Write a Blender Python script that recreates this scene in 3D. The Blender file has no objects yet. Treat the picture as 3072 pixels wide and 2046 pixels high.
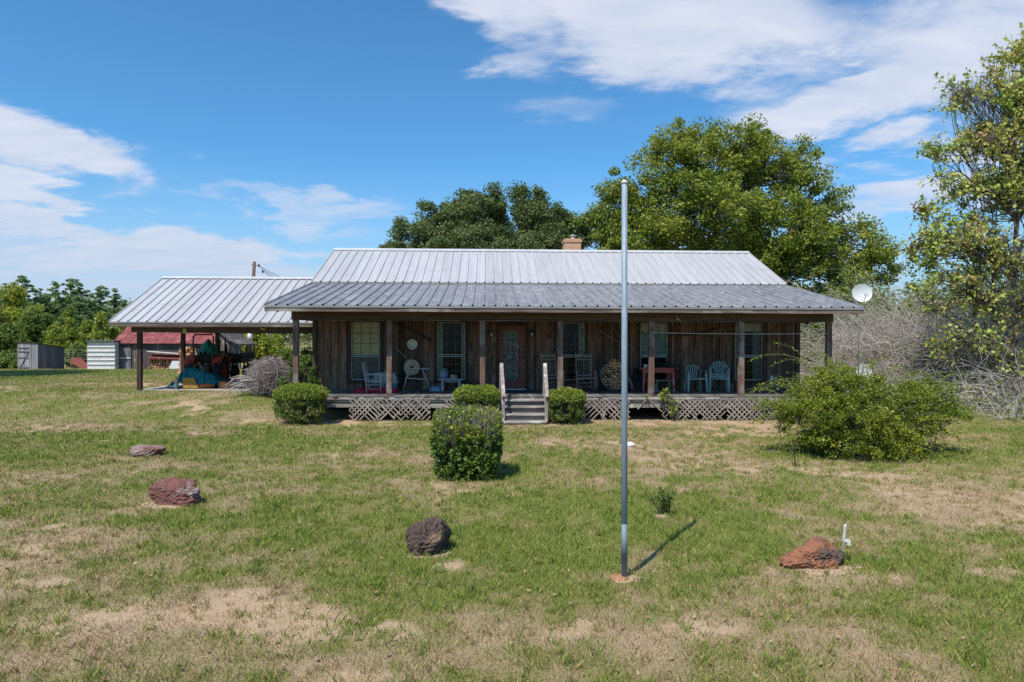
import bpy, math, random
import numpy as np
from math import radians as R, sin, cos, tan, atan, pi, sqrt
from mathutils import Vector, Matrix, noise as mnoise

scene = bpy.context.scene
COL = scene.collection
random.seed(7)
RNG = np.random.default_rng(11)

# ------------------------------------------------------------------ camera
CAM_H = 2.35
YAW = R(2.1)          # the camera looks slightly to the right of the facade's normal
FPX = 2048.0          # focal length in photo pixels (24 mm on 36 mm)
HOR = 1010.0          # horizon row in the photo
ROLL = 0.0030
cam_d = bpy.data.cameras.new('camera')
cam_d.lens = 24.0
cam_d.sensor_width = 36.0
cam_d.clip_start = 0.1
cam_d.clip_end = 4000.0
cam = bpy.data.objects.new('camera', cam_d)
COL.objects.link(cam)
cam.matrix_world = (Matrix.Translation((0, 0, CAM_H)) @ Matrix.Rotation(-YAW, 4, 'Z')
                    @ Matrix.Rotation(pi / 2 - atan(13 / FPX), 4, 'X') @ Matrix.Rotation(ROLL, 4, 'Z'))
scene.camera = cam
scene.render.resolution_x = 1024
scene.render.resolution_y = 682
scene.view_settings.view_transform = 'Standard'
scene.view_settings.look = 'None'
scene.view_settings.exposure = 0.22
scene.view_settings.gamma = 1.0
scene.render.engine = 'CYCLES'
try:
    scene.cycles.max_bounces = 6
    scene.cycles.transparent_max_bounces = 12
    scene.cycles.transmission_bounces = 4
    scene.cycles.use_denoising = False
    scene.cycles.use_adaptive_sampling = True
    scene.cycles.adaptive_min_samples = 96
    scene.cycles.adaptive_threshold = 0.004
    scene.cycles.caustics_reflective = False
    scene.cycles.caustics_refractive = False
except Exception:
    pass

# ------------------------------------------------------------------ sun and sky
SUN_EL = R(57)
SUN_AZ = math.atan2(-0.548, -0.837)          # horizontal direction towards the sun
sun_d = bpy.data.lights.new('sun', 'SUN')
sun_d.energy = 4.8
sun_d.angle = R(0.5)
sun_d.color = (1.0, 0.94, 0.82)
sun = bpy.data.objects.new('sun', sun_d)
COL.objects.link(sun)
tr = Vector((0.548 * cos(SUN_EL), 0.837 * cos(SUN_EL), -sin(SUN_EL)))
sun.rotation_euler = tr.to_track_quat('-Z', 'Y').to_euler()
sun.location = (-10, -15, 30)

world = bpy.data.worlds.new('World')
scene.world = world
world.use_nodes = True
wn = world.node_tree.nodes
wl = world.node_tree.links
wn.clear()

def _sky():
    out = wn.new('ShaderNodeOutputWorld')
    bg = wn.new('ShaderNodeBackground')
    bg.inputs['Strength'].default_value = 0.145
    sky = wn.new('ShaderNodeTexSky')
    sky.sky_type = 'NISHITA'
    sky.sun_disc = False
    sky.sun_elevation = SUN_EL
    sky.sun_rotation = SUN_AZ % (2 * pi)
    sky.altitude = 100
    sky.air_density = 1.0
    sky.dust_density = 0.6
    sky.ozone_density = 2.2
    def M(op, a, b=None, clamp=False):
        n = wn.new('ShaderNodeMath'); n.operation = op; n.use_clamp = clamp
        for i, x in enumerate((a, b)):
            if x is None: continue
            if isinstance(x, (int, float)): n.inputs[i].default_value = x
            else: wl.new(x, n.inputs[i])
        return n.outputs[0]
    tint = wn.new('ShaderNodeMix'); tint.data_type = 'RGBA'; tint.blend_type = 'MULTIPLY'
    tint.inputs[0].default_value = 1.0
    wl.new(sky.outputs[0], tint.inputs[6])
    tint.inputs[7].default_value = (0.40, 0.79, 1.00, 1)
    tc = wn.new('ShaderNodeTexCoord')
    sep = wn.new('ShaderNodeSeparateXYZ'); wl.new(tc.outputs['Generated'], sep.inputs[0])
    az = M('ARCTAN2', sep.outputs[0], sep.outputs[1])
    el = M('ARCSINE', sep.outputs[2])
    cmb = wn.new('ShaderNodeCombineXYZ'); wl.new(az, cmb.inputs[0]); wl.new(el, cmb.inputs[1])
    # cloud deck coordinates (perspective of a flat layer)
    zz = M('ADD', M('MAXIMUM', sep.outputs[2], 0.0), 0.16)
    cp = wn.new('ShaderNodeCombineXYZ')
    wl.new(M('DIVIDE', sep.outputs[0], zz), cp.inputs[0]); wl.new(M('DIVIDE', sep.outputs[1], zz), cp.inputs[1])
    def noise(vec, scale, detail, rough, dist=0.0, mp=None):
        if mp:
            m = wn.new('ShaderNodeMapping'); wl.new(vec, m.inputs[0])
            m.inputs['Rotation'].default_value = (0, 0, mp[0]); m.inputs['Scale'].default_value = (mp[1], mp[2], 1)
            m.inputs['Location'].default_value = (mp[3], 0, 0)
            vec = m.outputs[0]
        n = wn.new('ShaderNodeTexNoise'); n.inputs['Scale'].default_value = scale
        n.inputs['Detail'].default_value = detail; n.inputs['Roughness'].default_value = rough
        n.inputs['Distortion'].default_value = dist
        wl.new(vec, n.inputs['Vector'])
        return n
    # warp the mask coordinates so that no edge is an ellipse
    wrp = noise(cp.outputs[0], 1.6, 7, 0.62, 0.3)
    sub = wn.new('ShaderNodeVectorMath'); sub.operation = 'SUBTRACT'
    wl.new(wrp.outputs['Color'], sub.inputs[0]); sub.inputs[1].default_value = (.5, .5, .5)
    scl = wn.new('ShaderNodeVectorMath'); scl.operation = 'SCALE'; wl.new(sub.outputs[0], scl.inputs[0]); scl.inputs['Scale'].default_value = 0.30
    add = wn.new('ShaderNodeVectorMath'); add.operation = 'ADD'; wl.new(cmb.outputs[0], add.inputs[0]); wl.new(scl.outputs[0], add.inputs[1])
    mask = None
    ell = [(2000, 30, 800, 200, -9, 1.35), (1450, 40, 400, 130, -16, 1.05), (2620, 230, 640, 170, 2, 1.4), (2900, 90, 560, 280, 0, 1.05), (2720, 500, 520, 120, 3, 1.1),
           (150, 385, 500, 165, -12, 1.4), (60, 620, 340, 120, -24, 1.45), (300, 710, 330, 80, -14, 1.05), (480, 800, 900, 150, -4, 1.3),
           (860, 590, 520, 90, -12, .72), (940, 550, 130, 50, 0, .8), (1700, 320, 280, 110, 10, .62), (2250, 430, 300, 40, 0, .6),
           (150, 900, 2600, 170, 0, 0.85), (4200, 200, 1200, 400, 0, 1), (-1500, 300, 900, 300, 0, 1)]
    for (u, v, ru, rv, rot, s) in ell:
        a0 = atan((u - 1536) / FPX) + YAW
        e0 = atan((HOR - v) / FPX * cos(a0 - YAW))
        k = cos(a0 - YAW) ** 2
        m = wn.new('ShaderNodeMapping'); m.vector_type = 'TEXTURE'; wl.new(add.outputs[0], m.inputs[0])
        m.inputs['Location'].default_value = (a0, e0, 0); m.inputs['Rotation'].default_value = (0, 0, R(rot))
        m.inputs['Scale'].default_value = (ru / FPX * max(k, .6), rv / FPX, 1)
        ln = wn.new('ShaderNodeVectorMath'); ln.operation = 'LENGTH'; wl.new(m.outputs[0], ln.inputs[0])
        mr = wn.new('ShaderNodeMapRange'); mr.interpolation_type = 'SMOOTHERSTEP'
        wl.new(ln.outputs['Value'], mr.inputs[0])
        mr.inputs[1].default_value = 1.22; mr.inputs[2].default_value = 0.1
        mr.inputs[3].default_value = 0.0; mr.inputs[4].default_value = s
        mask = mr.outputs[0] if mask is None else M('MAXIMUM', mask, mr.outputs[0])
    n1 = noise(cp.outputs[0], 1.1, 12, 0.63, 0.55, (R(38), 0.5, 2.3, 3.1))
    n2 = noise(cp.outputs[0], 5.0, 10, 0.62, 0.2, (R(30), 0.6, 1.3, 7.7))
    nn = M('ADD', M('MULTIPLY', n1.outputs[0], 0.7), M('MULTIPLY', n2.outputs[0], 0.3))
    cov = M('ADD', M('MULTIPLY', mask, 1.0), M('MULTIPLY', M('SUBTRACT', nn, 0.5), 1.9))
    mr = wn.new('ShaderNodeMapRange'); mr.interpolation_type = 'SMOOTHSTEP'; wl.new(cov, mr.inputs[0])
    mr.inputs[1].default_value = 0.22; mr.inputs[2].default_value = 1.22; mr.inputs[3].default_value = 0; mr.inputs[4].default_value = 0.92
    # cloud shade: brighter thick parts, mauve-grey thin parts
    ramp = wn.new('ShaderNodeMix'); ramp.data_type = 'RGBA'
    wl.new(M('SUBTRACT', M('MULTIPLY', n2.outputs[0], 2.4), 0.65, True), ramp.inputs[0])
    ramp.inputs[6].default_value = (3.5, 3.95, 4.9, 1); ramp.inputs[7].default_value = (4.7, 4.9, 5.5, 1)
    mx = wn.new('ShaderNodeMix'); mx.data_type = 'RGBA'
    wl.new(mr.outputs[0], mx.inputs[0]); wl.new(tint.outputs[2], mx.inputs[6]); wl.new(ramp.outputs[2], mx.inputs[7])
    # pale band of thick air low over the horizon
    hz = wn.new('ShaderNodeMapRange'); hz.interpolation_type = 'SMOOTHSTEP'; wl.new(el, hz.inputs[0])
    hz.inputs[1].default_value = 0.26; hz.inputs[2].default_value = -0.04; hz.inputs[3].default_value = 0; hz.inputs[4].default_value = 0.85
    mh = wn.new('ShaderNodeMix'); mh.data_type = 'RGBA'; wl.new(hz.outputs[0], mh.inputs[0]); wl.new(mx.outputs[2], mh.inputs[6])
    mh.inputs[7].default_value = (3.0, 3.7, 4.8, 1)
    wl.new(mh.outputs[2], bg.inputs['Color'])
    wl.new(bg.outputs[0], out.inputs[0])
_sky()

# ------------------------------------------------------------------ pixel -> place helpers (they give real positions on known planes)
def vh(u): return HOR + ROLL * (u - 1536)
def X_at(u, Y): return Y * tan(YAW + atan((u - 1536) / FPX))
def at(u, v, Y):
    X = X_at(u, Y); d = X * sin(YAW) + Y * cos(YAW)
    return Vector((X, Y, CAM_H - (v - vh(u)) / FPX * d))
def gnd(u, v, z=0.0):
    d = (CAM_H - z) * FPX / (v - vh(u)); l = (u - 1536) / FPX * d
    return Vector((l * cos(YAW) + d * sin(YAW), -l * sin(YAW) + d * cos(YAW), z))

def sst(a, b, x):
    t = np.clip((x - a) / (b - a), 0, 1); return t * t * (3 - 2 * t)
def _h(ix, iy, s):
    n = (ix.astype(np.int64) * 374761393 + iy.astype(np.int64) * 668265263 + s * 974711) & 0x7fffffff
    n = (n ^ (n >> 13)) * 1274126177 & 0x7fffffff
    n = (n ^ (n >> 16))
    return (n & 0xffff) / 65535.0
def vnoise(x, y, s=0):
    x = np.asarray(x, float); y = np.asarray(y, float)
    ix = np.floor(x); iy = np.floor(y); fx = x - ix; fy = y - iy
    fx = fx * fx * (3 - 2 * fx); fy = fy * fy * (3 - 2 * fy)
    a = _h(ix, iy, s); b = _h(ix + 1, iy, s); c = _h(ix, iy + 1, s); d = _h(ix + 1, iy + 1, s)
    return (a + (b - a) * fx) * (1 - fy) + (c + (d - c) * fx) * fy
def fbm(x, y, s=0, o=4):
    t = 0; a = .5; n = 0
    for i in range(o):
        t = t + a * vnoise(x * 2 ** i + 17.3 * i, y * 2 ** i + 5.1 * i, s + i); n += a; a *= .55
    return t / n

def ground_z(X, Y):
    X = np.asarray(X, float); Y = np.asarray(Y, float)
    left = sst(3.0, 8.0, -X)
    z = 0.50 * left * sst(18.5, 23.0, Y)
    z = z - 0.35 * sst(37.5, 43.0, Y) * left
    z = z + 0.25 * sst(45, 90, Y) * left + 0.3 * sst(30, 70, Y) * (1 - left)
    z = z + (fbm(X * .7, Y * .7, 5, 3) - .5) * .05 * (1 - sst(18, 21, Y) * (1 - sst(25, 30, Y)))
    return z
def gz(X, Y): return float(ground_z(X, Y))

# ------------------------------------------------------------------ object helpers
def lin(r, g, b):
    f = lambda c: (c / 255 / 12.92) if c / 255 <= .04045 else ((c / 255 + .055) / 1.055) ** 2.4
    return (f(r), f(g), f(b))

def wloc(o):
    v = Vector((0, 0, 0))
    while o is not None:
        v = v + o.location; o = o.parent
    return v
def thing(name, label, cat, loc=(0, 0, 0), group=None):
    o = bpy.data.objects.new(name, None); o.empty_display_size = .2
    COL.objects.link(o); o.location = loc
    o['label'] = label; o['category'] = cat
    if group: o['group'] = group
    return o
def tag(o, label, cat, group=None):
    o['label'] = label; o['category'] = cat
    if group: o['group'] = group
    return o
def fast_mesh(name, V, F):
    """V (n,3); F (m,k) all with k corners"""
    V = np.asarray(V, np.float32); F = np.asarray(F, np.int32)
    me = bpy.data.meshes.new(name)
    me.vertices.add(len(V)); me.vertices.foreach_set('co', V.ravel())
    m, k = F.shape
    me.loops.add(m * k); me.loops.foreach_set('vertex_index', F.ravel())
    me.polygons.add(m)
    me.polygons.foreach_set('loop_start', np.arange(0, m * k, k, dtype=np.int32))
    me.polygons.foreach_set('loop_total', np.full(m, k, dtype=np.int32))
    me.update(calc_edges=True); me.validate()
    return me
def link(name, me, mat, parent=None, loc=None):
    o = bpy.data.objects.new(name, me); COL.objects.link(o)
    if mat: me.materials.append(mat)
    if parent is not None: o.parent = parent
    if loc is not None: o.location = loc
    return o
def np_obj(name, V, F, mat, parent=None, origin=None):
    """V in world coordinates; origin for top-level objects"""
    V = np.asarray(V, float)
    if parent is not None: off = wloc(parent); loc = None
    else:
        off = Vector(origin) if origin is not None else Vector((0, 0, 0)); loc = off
    return link(name, fast_mesh(name, V - np.array(off), F), mat, parent, loc)

class MB:
    def __init__(s): s.v = []; s.f = []; s.sm = []
    def add(s, vs, fs, smooth=False):
        n = len(s.v); s.v += [tuple(p) for p in vs]
        s.f += [tuple(i + n for i in f) for f in fs]; s.sm += [smooth] * len(fs)
        return s
    def box(s, a, b, M=None):
        x0, y0, z0 = a; x1, y1, z1 = b
        vs = [(x0, y0, z0), (x1, y0, z0), (x1, y1, z0), (x0, y1, z0), (x0, y0, z1), (x1, y0, z1), (x1, y1, z1), (x0, y1, z1)]
        if M is not None: vs = [M @ Vector(p) for p in vs]
        return s.add(vs, [(0, 3, 2, 1), (4, 5, 6, 7), (0, 1, 5, 4), (1, 2, 6, 5), (2, 3, 7, 6), (3, 0, 4, 7)])
    def cbox(s, c, size, M=None):
        a = [c[i] - size[i] / 2 for i in range(3)]; b = [c[i] + size[i] / 2 for i in range(3)]
        return s.box(a, b, M)
    def beam(s, p, q, w, h, up=(0, 0, 1), w2=None, h2=None):
        p = Vector(p); q = Vector(q); d = (q - p).normalized(); up = Vector(up)
        sx = d.cross(up)
        if sx.length < 1e-4: sx = d.cross(Vector((1, 0, 0)))
        sx.normalize(); uz = sx.cross(d).normalized()
        w2 = w if w2 is None else w2; h2 = h if h2 is None else h2
        vs = []
        for (c, ww, hh) in ((p, w, h), (q, w2, h2)):
            for (a, b) in ((-1, -1), (1, -1), (1, 1), (-1, 1)):
                vs.append(c + sx * a * ww / 2 + uz * b * hh / 2)
        return s.add(vs, [(0, 1, 2, 3), (7, 6, 5, 4), (0, 4, 5, 1), (1, 5, 6, 2), (2, 6, 7, 3), (3, 7, 4, 0)])
    def tube(s, pts, rad, n=8, cap=True, smooth=True):
        pts = [Vector(p) for p in pts]
        if not isinstance(rad, (list, tuple)): rad = [rad] * len(pts)
        vs = []; fs = []; pr = None
        for i, p in enumerate(pts):
            d = (pts[min(i + 1, len(pts) - 1)] - pts[max(i - 1, 0)])
            d = d.normalized() if d.length > 1e-9 else Vector((0, 0, 1))
            if pr is None:
                a = Vector((0, 0, 1)) if abs(d.z) < .9 else Vector((1, 0, 0))
                x = d.cross(a).normalized()
            else:
                x = (pr - d * pr.dot(d))
                x = x.normalized() if x.length > 1e-6 else d.orthogonal().normalized()
            pr = x; y = d.cross(x)
            for k in range(n):
                t = 2 * pi * k / n; vs.append(p + (x * cos(t) + y * sin(t)) * rad[i])
        for i in range(len(pts) - 1):
            for k in range(n):
                a = i * n + k; b = i * n + (k + 1) % n; fs.append((a, b, b + n, a + n))
        s.add(vs, fs, smooth)
        if cap:
            m = len(s.v) - len(vs)
            s.f.append(tuple(m + k for k in reversed(range(n)))); s.sm.append(False)
            s.f.append(tuple(m + (len(pts) - 1) * n + k for k in range(n))); s.sm.append(False)
        return s
    def lathe(s, prof, n=24, c=(0, 0, 0), M=None, smooth=True, cap=True):
        vs = []; fs = []
        for (r, z) in prof:
            for k in range(n):
                t = 2 * pi * k / n; vs.append(Vector((r * cos(t), r * sin(t), z)))
        for i in range(len(prof) - 1):
            for k in range(n):
                a = i * n + k; b = i * n + (k + 1) % n; fs.append((a, b, b + n, a + n))
        if cap:
            fs.append(tuple(reversed(range(n)))); fs.append(tuple((len(prof) - 1) * n + k for k in range(n)))
        if M is not None: vs = [M @ p for p in vs]
        c = Vector(c)
        return s.add([p + c for p in vs], fs, smooth)
    def prism(s, poly, d, M=None):
        """poly: list of 3-D points, extruded by vector d"""
        n = len(poly); d = Vector(d)
        vs = [Vector(p) for p in poly] + [Vector(p) + d for p in poly]
        if M is not None: vs = [M @ p for p in vs]
        fs = [tuple(reversed(range(n))), tuple(range(n, 2 * n))] + [(i, (i + 1) % n, (i + 1) % n + n, i + n) for i in range(n)]
        return s.add(vs, fs)
    def build(s, name, mat, parent=None, loc=None):
        if parent is not None: off = wloc(parent)
        else: off = Vector(loc) if loc is not None else Vector((0, 0, 0))
        me = bpy.data.meshes.new(name)
        me.from_pydata([(p[0] - off[0], p[1] - off[1], p[2] - off[2]) for p in s.v], [], s.f)
        me.polygons.foreach_set('use_smooth', s.sm)
        me.update()
        return link(name, me, mat, parent, off if parent is None else None)

def copy_tree(o, parent=None):
    c = o.copy(); COL.objects.link(c); c.parent = parent
    for ch in list(o.children): copy_tree(ch, c)
    return c

# ------------------------------------------------------------------ materials
def new_mat(name):
    m = bpy.data.materials.new(name); m.use_nodes = True
    nt = m.node_tree; b = nt.nodes['Principled BSDF']
    return m, nt, b
def pmat(name, c1, c2=None, scale=4.0, stretch=(1, 1, 1), rough=.75, metal=0., bump=.0, bscale=None, isl=0., spec=.35,
         detail=6, lo=.35, hi=.65, c3=None, s3=1.3, lo3=.55, hi3=.7, objrand=0., panel=0.):
    m, nt, b = new_mat(name); N = nt.nodes; L = nt.links
    b.inputs['Roughness'].default_value = rough; b.inputs['Metallic'].default_value = metal
    b.inputs['Specular IOR Level'].default_value = spec
    tc = N.new('ShaderNodeTexCoord'); mp = N.new('ShaderNodeMapping'); mp.inputs['Scale'].default_value = stretch
    vec = tc.outputs['Object']
    geo = N.new('ShaderNodeNewGeometry')
    if isl or objrand:
        src = geo.outputs['Random Per Island']
        if objrand:
            oi = N.new('ShaderNodeObjectInfo'); src = oi.outputs['Random']
        va = N.new('ShaderNodeVectorMath'); va.operation = 'SCALE'; va.inputs[0].default_value = (13.1, 7.7, 9.3)
        L.new(src, va.inputs['Scale'])
        vb = N.new('ShaderNodeVectorMath'); vb.operation = 'ADD'; L.new(vec, vb.inputs[0]); L.new(va.outputs[0], vb.inputs[1])
        vec = vb.outputs[0]
    L.new(vec, mp.inputs[0])
    nz = N.new('ShaderNodeTexNoise'); nz.inputs['Scale'].default_value = scale; nz.inputs['Detail'].default_value = detail
    nz.inputs['Roughness'].default_value = .6
    L.new(mp.outputs[0], nz.inputs['Vector'])
    if c2 is None: c2 = tuple(x * .8 for x in c1)
    mr = N.new('ShaderNodeMapRange'); L.new(nz.outputs[0], mr.inputs[0]); mr.inputs[1].default_value = lo; mr.inputs[2].default_value = hi
    mx = N.new('ShaderNodeMix'); mx.data_type = 'RGBA'; L.new(mr.outputs[0], mx.inputs[0])
    mx.inputs[6].default_value = (*c1, 1); mx.inputs[7].default_value = (*c2, 1)
    outc = mx.outputs[2]
    if c3 is not None:
        n3 = N.new('ShaderNodeTexNoise'); n3.inputs['Scale'].default_value = s3; n3.inputs['Detail'].default_value = 5
        L.new(vec, n3.inputs['Vector'])
        m3 = N.new('ShaderNodeMapRange'); L.new(n3.outputs[0], m3.inputs[0]); m3.inputs[1].default_value = lo3; m3.inputs[2].default_value = hi3
        x3 = N.new('ShaderNodeMix'); x3.data_type = 'RGBA'; L.new(m3.outputs[0], x3.inputs[0]); L.new(outc, x3.inputs[6])
        x3.inputs[7].default_value = (*c3, 1); outc = x3.outputs[2]
    if panel:
        sx = N.new('ShaderNodeSeparateXYZ'); L.new(tc.outputs['Object'], sx.inputs[0])
        fl = N.new('ShaderNodeMath'); fl.operation = 'MULTIPLY_ADD'; L.new(sx.outputs[0], fl.inputs[0]); fl.inputs[1].default_value = 1 / .914; fl.inputs[2].default_value = 20.4
        f2 = N.new('ShaderNodeMath'); f2.operation = 'FLOOR'; L.new(fl.outputs[0], f2.inputs[0])
        wn_ = N.new('ShaderNodeTexWhiteNoise'); wn_.noise_dimensions = '1D'; L.new(f2.outputs[0], wn_.inputs['W'])
        mp_ = N.new('ShaderNodeMapRange'); L.new(wn_.outputs['Value'], mp_.inputs[0]); mp_.inputs[3].default_value = 1 - panel; mp_.inputs[4].default_value = 1 + panel * .6
        hp = N.new('ShaderNodeHueSaturation'); L.new(mp_.outputs[0], hp.inputs['Value']); L.new(outc, hp.inputs['Color']); outc = hp.outputs[0]
    k = isl or objrand
    if k:
        src = geo.outputs['Random Per Island']
        if objrand: src = oi.outputs['Random']
        ms = N.new('ShaderNodeMapRange'); L.new(src, ms.inputs[0])
        ms.inputs[3].default_value = 1 - k; ms.inputs[4].default_value = 1 + k
        hs = N.new('ShaderNodeHueSaturation'); L.new(ms.outputs[0], hs.inputs['Value']); L.new(outc, hs.inputs['Color']); outc = hs.outputs[0]
    L.new(outc, b.inputs['Base Color'])
    if bump:
        bn = N.new('ShaderNodeTexNoise'); bn.inputs['Scale'].default_value = bscale or scale * 3; bn.inputs['Detail'].default_value = 4
        L.new(mp.outputs[0], bn.inputs['Vector'])
        bp = N.new('ShaderNodeBump'); bp.inputs['Strength'].default_value = bump; bp.inputs['Distance'].default_value = .02
        L.new(bn.outputs[0], bp.inputs['Height']); L.new(bp.outputs[0], b.inputs['Normal'])
    return m
def leafmat(name, cols, rough=.55, trans=.3, scale=1.2, spec=.3, nw=.45):
    """cols: 2-4 linear colours; each leaf picks one, patches of the crown lean one way"""
    m, nt, b = new_mat(name); N = nt.nodes; L = nt.links
    geo = N.new('ShaderNodeNewGeometry'); tc = N.new('ShaderNodeTexCoord')
    nz = N.new('ShaderNodeTexNoise'); nz.inputs['Scale'].default_value = scale; nz.inputs['Detail'].default_value = 3
    L.new(tc.outputs['Object'], nz.inputs['Vector'])
    mr = N.new('ShaderNodeMapRange'); L.new(nz.outputs[0], mr.inputs[0]); mr.inputs[1].default_value = .3; mr.inputs[2].default_value = .7
    a = N.new('ShaderNodeMath'); a.operation = 'MULTIPLY'; L.new(mr.outputs[0], a.inputs[0]); a.inputs[1].default_value = nw
    c = N.new('ShaderNodeMath'); c.operation = 'MULTIPLY_ADD'; L.new(geo.outputs['Random Per Island'], c.inputs[0]); c.inputs[1].default_value = 1 - nw
    L.new(a.outputs[0], c.inputs[2])
    rp = N.new('ShaderNodeValToRGB'); L.new(c.outputs[0], rp.inputs[0])
    e = rp.color_ramp.elements
    n = len(cols)
    e[0].position = .12; e[0].color = (*cols[0], 1); e[1].position = .88; e[1].color = (*cols[-1], 1)
    for i in range(1, n - 1):
        x = e.new(.12 + .76 * i / (n - 1)); x.color = (*cols[i], 1)
    b.inputs['Roughness'].default_value = rough; b.inputs['Specular IOR Level'].default_value = spec
    L.new(rp.outputs[0], b.inputs['Base Color'])
    if trans:
        t = N.new('ShaderNodeBsdfTranslucent'); L.new(rp.outputs[0], t.inputs[0])
        ms = N.new('ShaderNodeMixShader'); ms.inputs[0].default_value = trans
        L.new(b.outputs[0], ms.inputs[1]); L.new(t.outputs[0], ms.inputs[2])
        L.new(ms.outputs[0], N['Material Output'].inputs[0])
    return m
def glassmat(name, tint=(.02, .03, .03), alpha=.35):
    m, nt, b = new_mat(name); N = nt.nodes; L = nt.links
    b = N.new('ShaderNodeBsdfGlossy'); b.inputs['Roughness'].default_value = .02; b.inputs[0].default_value = (.10, .10, .10, 1)
    t = N.new('ShaderNodeBsdfTransparent'); t.inputs[0].default_value = (.86, .9, .88, 1)
    ms = N.new('ShaderNodeMixShader'); ms.inputs[0].default_value = .12
    L.new(t.outputs[0], ms.inputs[1]); L.new(b.outputs[0], ms.inputs[2]); L.new(ms.outputs[0], N['Material Output'].inputs[0])
    return m

VS = (14, 14, .9)     # grain along z
XS = (.9, 14, 14)     # grain along x
YS = (14, .9, 14)     # grain along y
M_wall = pmat('wall_board_wood', (.20, .118, .075), (.055, .032, .022), 1.6, VS, .8, bump=.45, isl=.62, lo=.36, hi=.64, c3=(.26, .18, .125), s3=1.4, lo3=.52, hi3=.75)
M_trim = pmat('trim_wood', (.085, .050, .034), (.038, .023, .017), 1.6, VS, .8, bump=.3, isl=.25)
M_post = pmat('post_wood', (.19, .115, .085), (.075, .044, .035), 1.5, VS, .85, bump=.4, isl=.2, c3=(.24, .21, .19), s3=2.2, lo3=.5, hi3=.68)
M_beam = pmat('beam_wood', (.115, .068, .045), (.055, .032, .022), 1.3, XS, .8, bump=.3, isl=.2)
M_fascia = pmat('fascia_wood', (.20, .15, .12), (.07, .05, .045), 1.2, XS, .8, bump=.3, isl=.25, c3=(.3, .27, .24), s3=1.1)
M_deck = pmat('deck_wood', (.20, .185, .17), (.09, .082, .078), 1.5, YS, .85, bump=.4, isl=.3)
M_grey = pmat('weathered_grey_wood', (.34, .31, .28), (.15, .13, .12), 1.3, XS, .88, bump=.4, isl=.25, c3=(.47, .45, .41), s3=1.8)
M_greyz = pmat('weathered_rail_wood', (.34, .29, .27), (.17, .13, .12), 1.3, VS, .88, bump=.4, isl=.2, c3=(.5, .46, .43), s3=3)
M_lattice = pmat('lattice_wood', (.33, .28, .235), (.18, .145, .12), 2.5, (3, 3, 3), .88, isl=.25)
M_roofhi = pmat('galvanised_roof', (.58, .57, .58), (.49, .475, .485), 1.3, (7, .4, .4), .45, .3, bump=.06, c3=(.46, .42, .40), s3=2.3, lo3=.58, hi3=.85, spec=.4, panel=.06)
M_rooflo = pmat('weathered_porch_roof', (.32, .315, .33), (.19, .19, .205), 2.2, (9, .35, .35), .5, .25, bump=.1, c3=(.45, .44, .44), s3=3, lo3=.5, hi3=.8, spec=.4, panel=.08)
M_ridge = pmat('ridge_cap_metal', (.66, .65, .66), (.56, .55, .56), 2, (1, 1, 1), .4, .3)
M_drip = pmat('drip_edge_metal', (.36, .35, .33), (.25, .24, .23), 2, (1, 6, 6), .5, .4)
M_muntin = pmat('window_muntin', (.13, .15, .145), (.10, .115, .11), 6, rough=.5)
M_frame = pmat('window_frame_metal', (.34, .36, .34), (.26, .28, .26), 6, rough=.45, metal=.3)
M_glass = glassmat('window_glass')
M_dark = pmat('shade_black', (.006, .008, .008), (.012, .014, .013), 3, rough=.95)  # near-black colour stands in for shade inside the rooms and under the deck
M_plastic_w = pmat('white_plastic', (.7, .7, .68), (.6, .6, .57), 4, rough=.5)
M_black = pmat('black_rubber', (.015, .015, .016), (.03, .028, .027), 6, rough=.8, bump=.2)
M_steel = pmat('galvanised_pipe', (.25, .31, .37), (.19, .24, .295), 5, (4, 4, .6), .55, .12, bump=.05, c3=(.30, .36, .42), s3=7, lo3=.55, hi3=.8)
M_iron = pmat('old_iron', (.05, .042, .04), (.09, .06, .045), 5, rough=.75, metal=.4)
M_concrete = pmat('concrete', (.40, .37, .33), (.30, .28, .25), 5, rough=.9, bump=.2)
# ------------------------------------------------------------------ ground sheet and grass
def px_patch(u, v, ru, rv):
    """an elliptical dry patch seen at pixel (u, v) of size ru x rv pixels -> ground ellipse"""
    z = 0.0
    p = gnd(u, v, z); q = gnd(u + ru, v, z); a = gnd(u, v - rv * .999 if v - rv > vh(u) + 60 else vh(u) + 60, z); b = gnd(u, v + rv, z)
    return (p.x, p.y, abs(q.x - p.x), max((a.y - b.y) / 2, .25))
BARE = [px_patch(*t) for t in [
    (120, 1640, 180, 60), (60, 1760, 120, 50), (200, 1900, 260, 70), (560, 1840, 220, 40), (760, 1880, 280, 60), (1150, 1960, 260, 70), (1250, 2010, 300, 50),
    (130, 1290, 120, 14), (20, 1210, 60, 14), (560, 1240, 70, 10), (300, 1330, 60, 12), (660, 1295, 60, 9), (980, 1360, 110, 18),
    (2900, 1480, 330, 90), (2560, 1420, 160, 45), (2450, 1725, 110, 26), (2850, 1700, 90, 20), (1040, 1265, 420, 14), (1900, 1262, 330, 16), (2180, 1265, 240, 18),
    (1980, 1345, 240, 40), (2150, 1400, 120, 30), (1400, 1470, 170, 34), (1870, 1735, 60, 12), (930, 1345, 90, 14), (360, 1190, 180, 10), (800, 1185, 160, 10),
    (1730, 1330, 160, 20), (2200, 1290, 200, 12), (2650, 1750, 200, 30), (2000, 1900, 240, 40), (500, 1530, 90, 12), (1285, 1675, 80, 12)]]
DRY = [px_patch(*t) for t in [
    (500, 1900, 900, 150), (1500, 1900, 700, 120), (2600, 1960, 600, 90), (2000, 1380, 420, 80), (1350, 1380, 320, 50), (300, 1420, 330, 60),
    (2800, 1550, 420, 130), (150, 1600, 330, 90), (700, 1290, 420, 30), (700, 1460, 300, 40), (2500, 1250, 600, 30), (1950, 1550, 150, 30)]]
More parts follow.
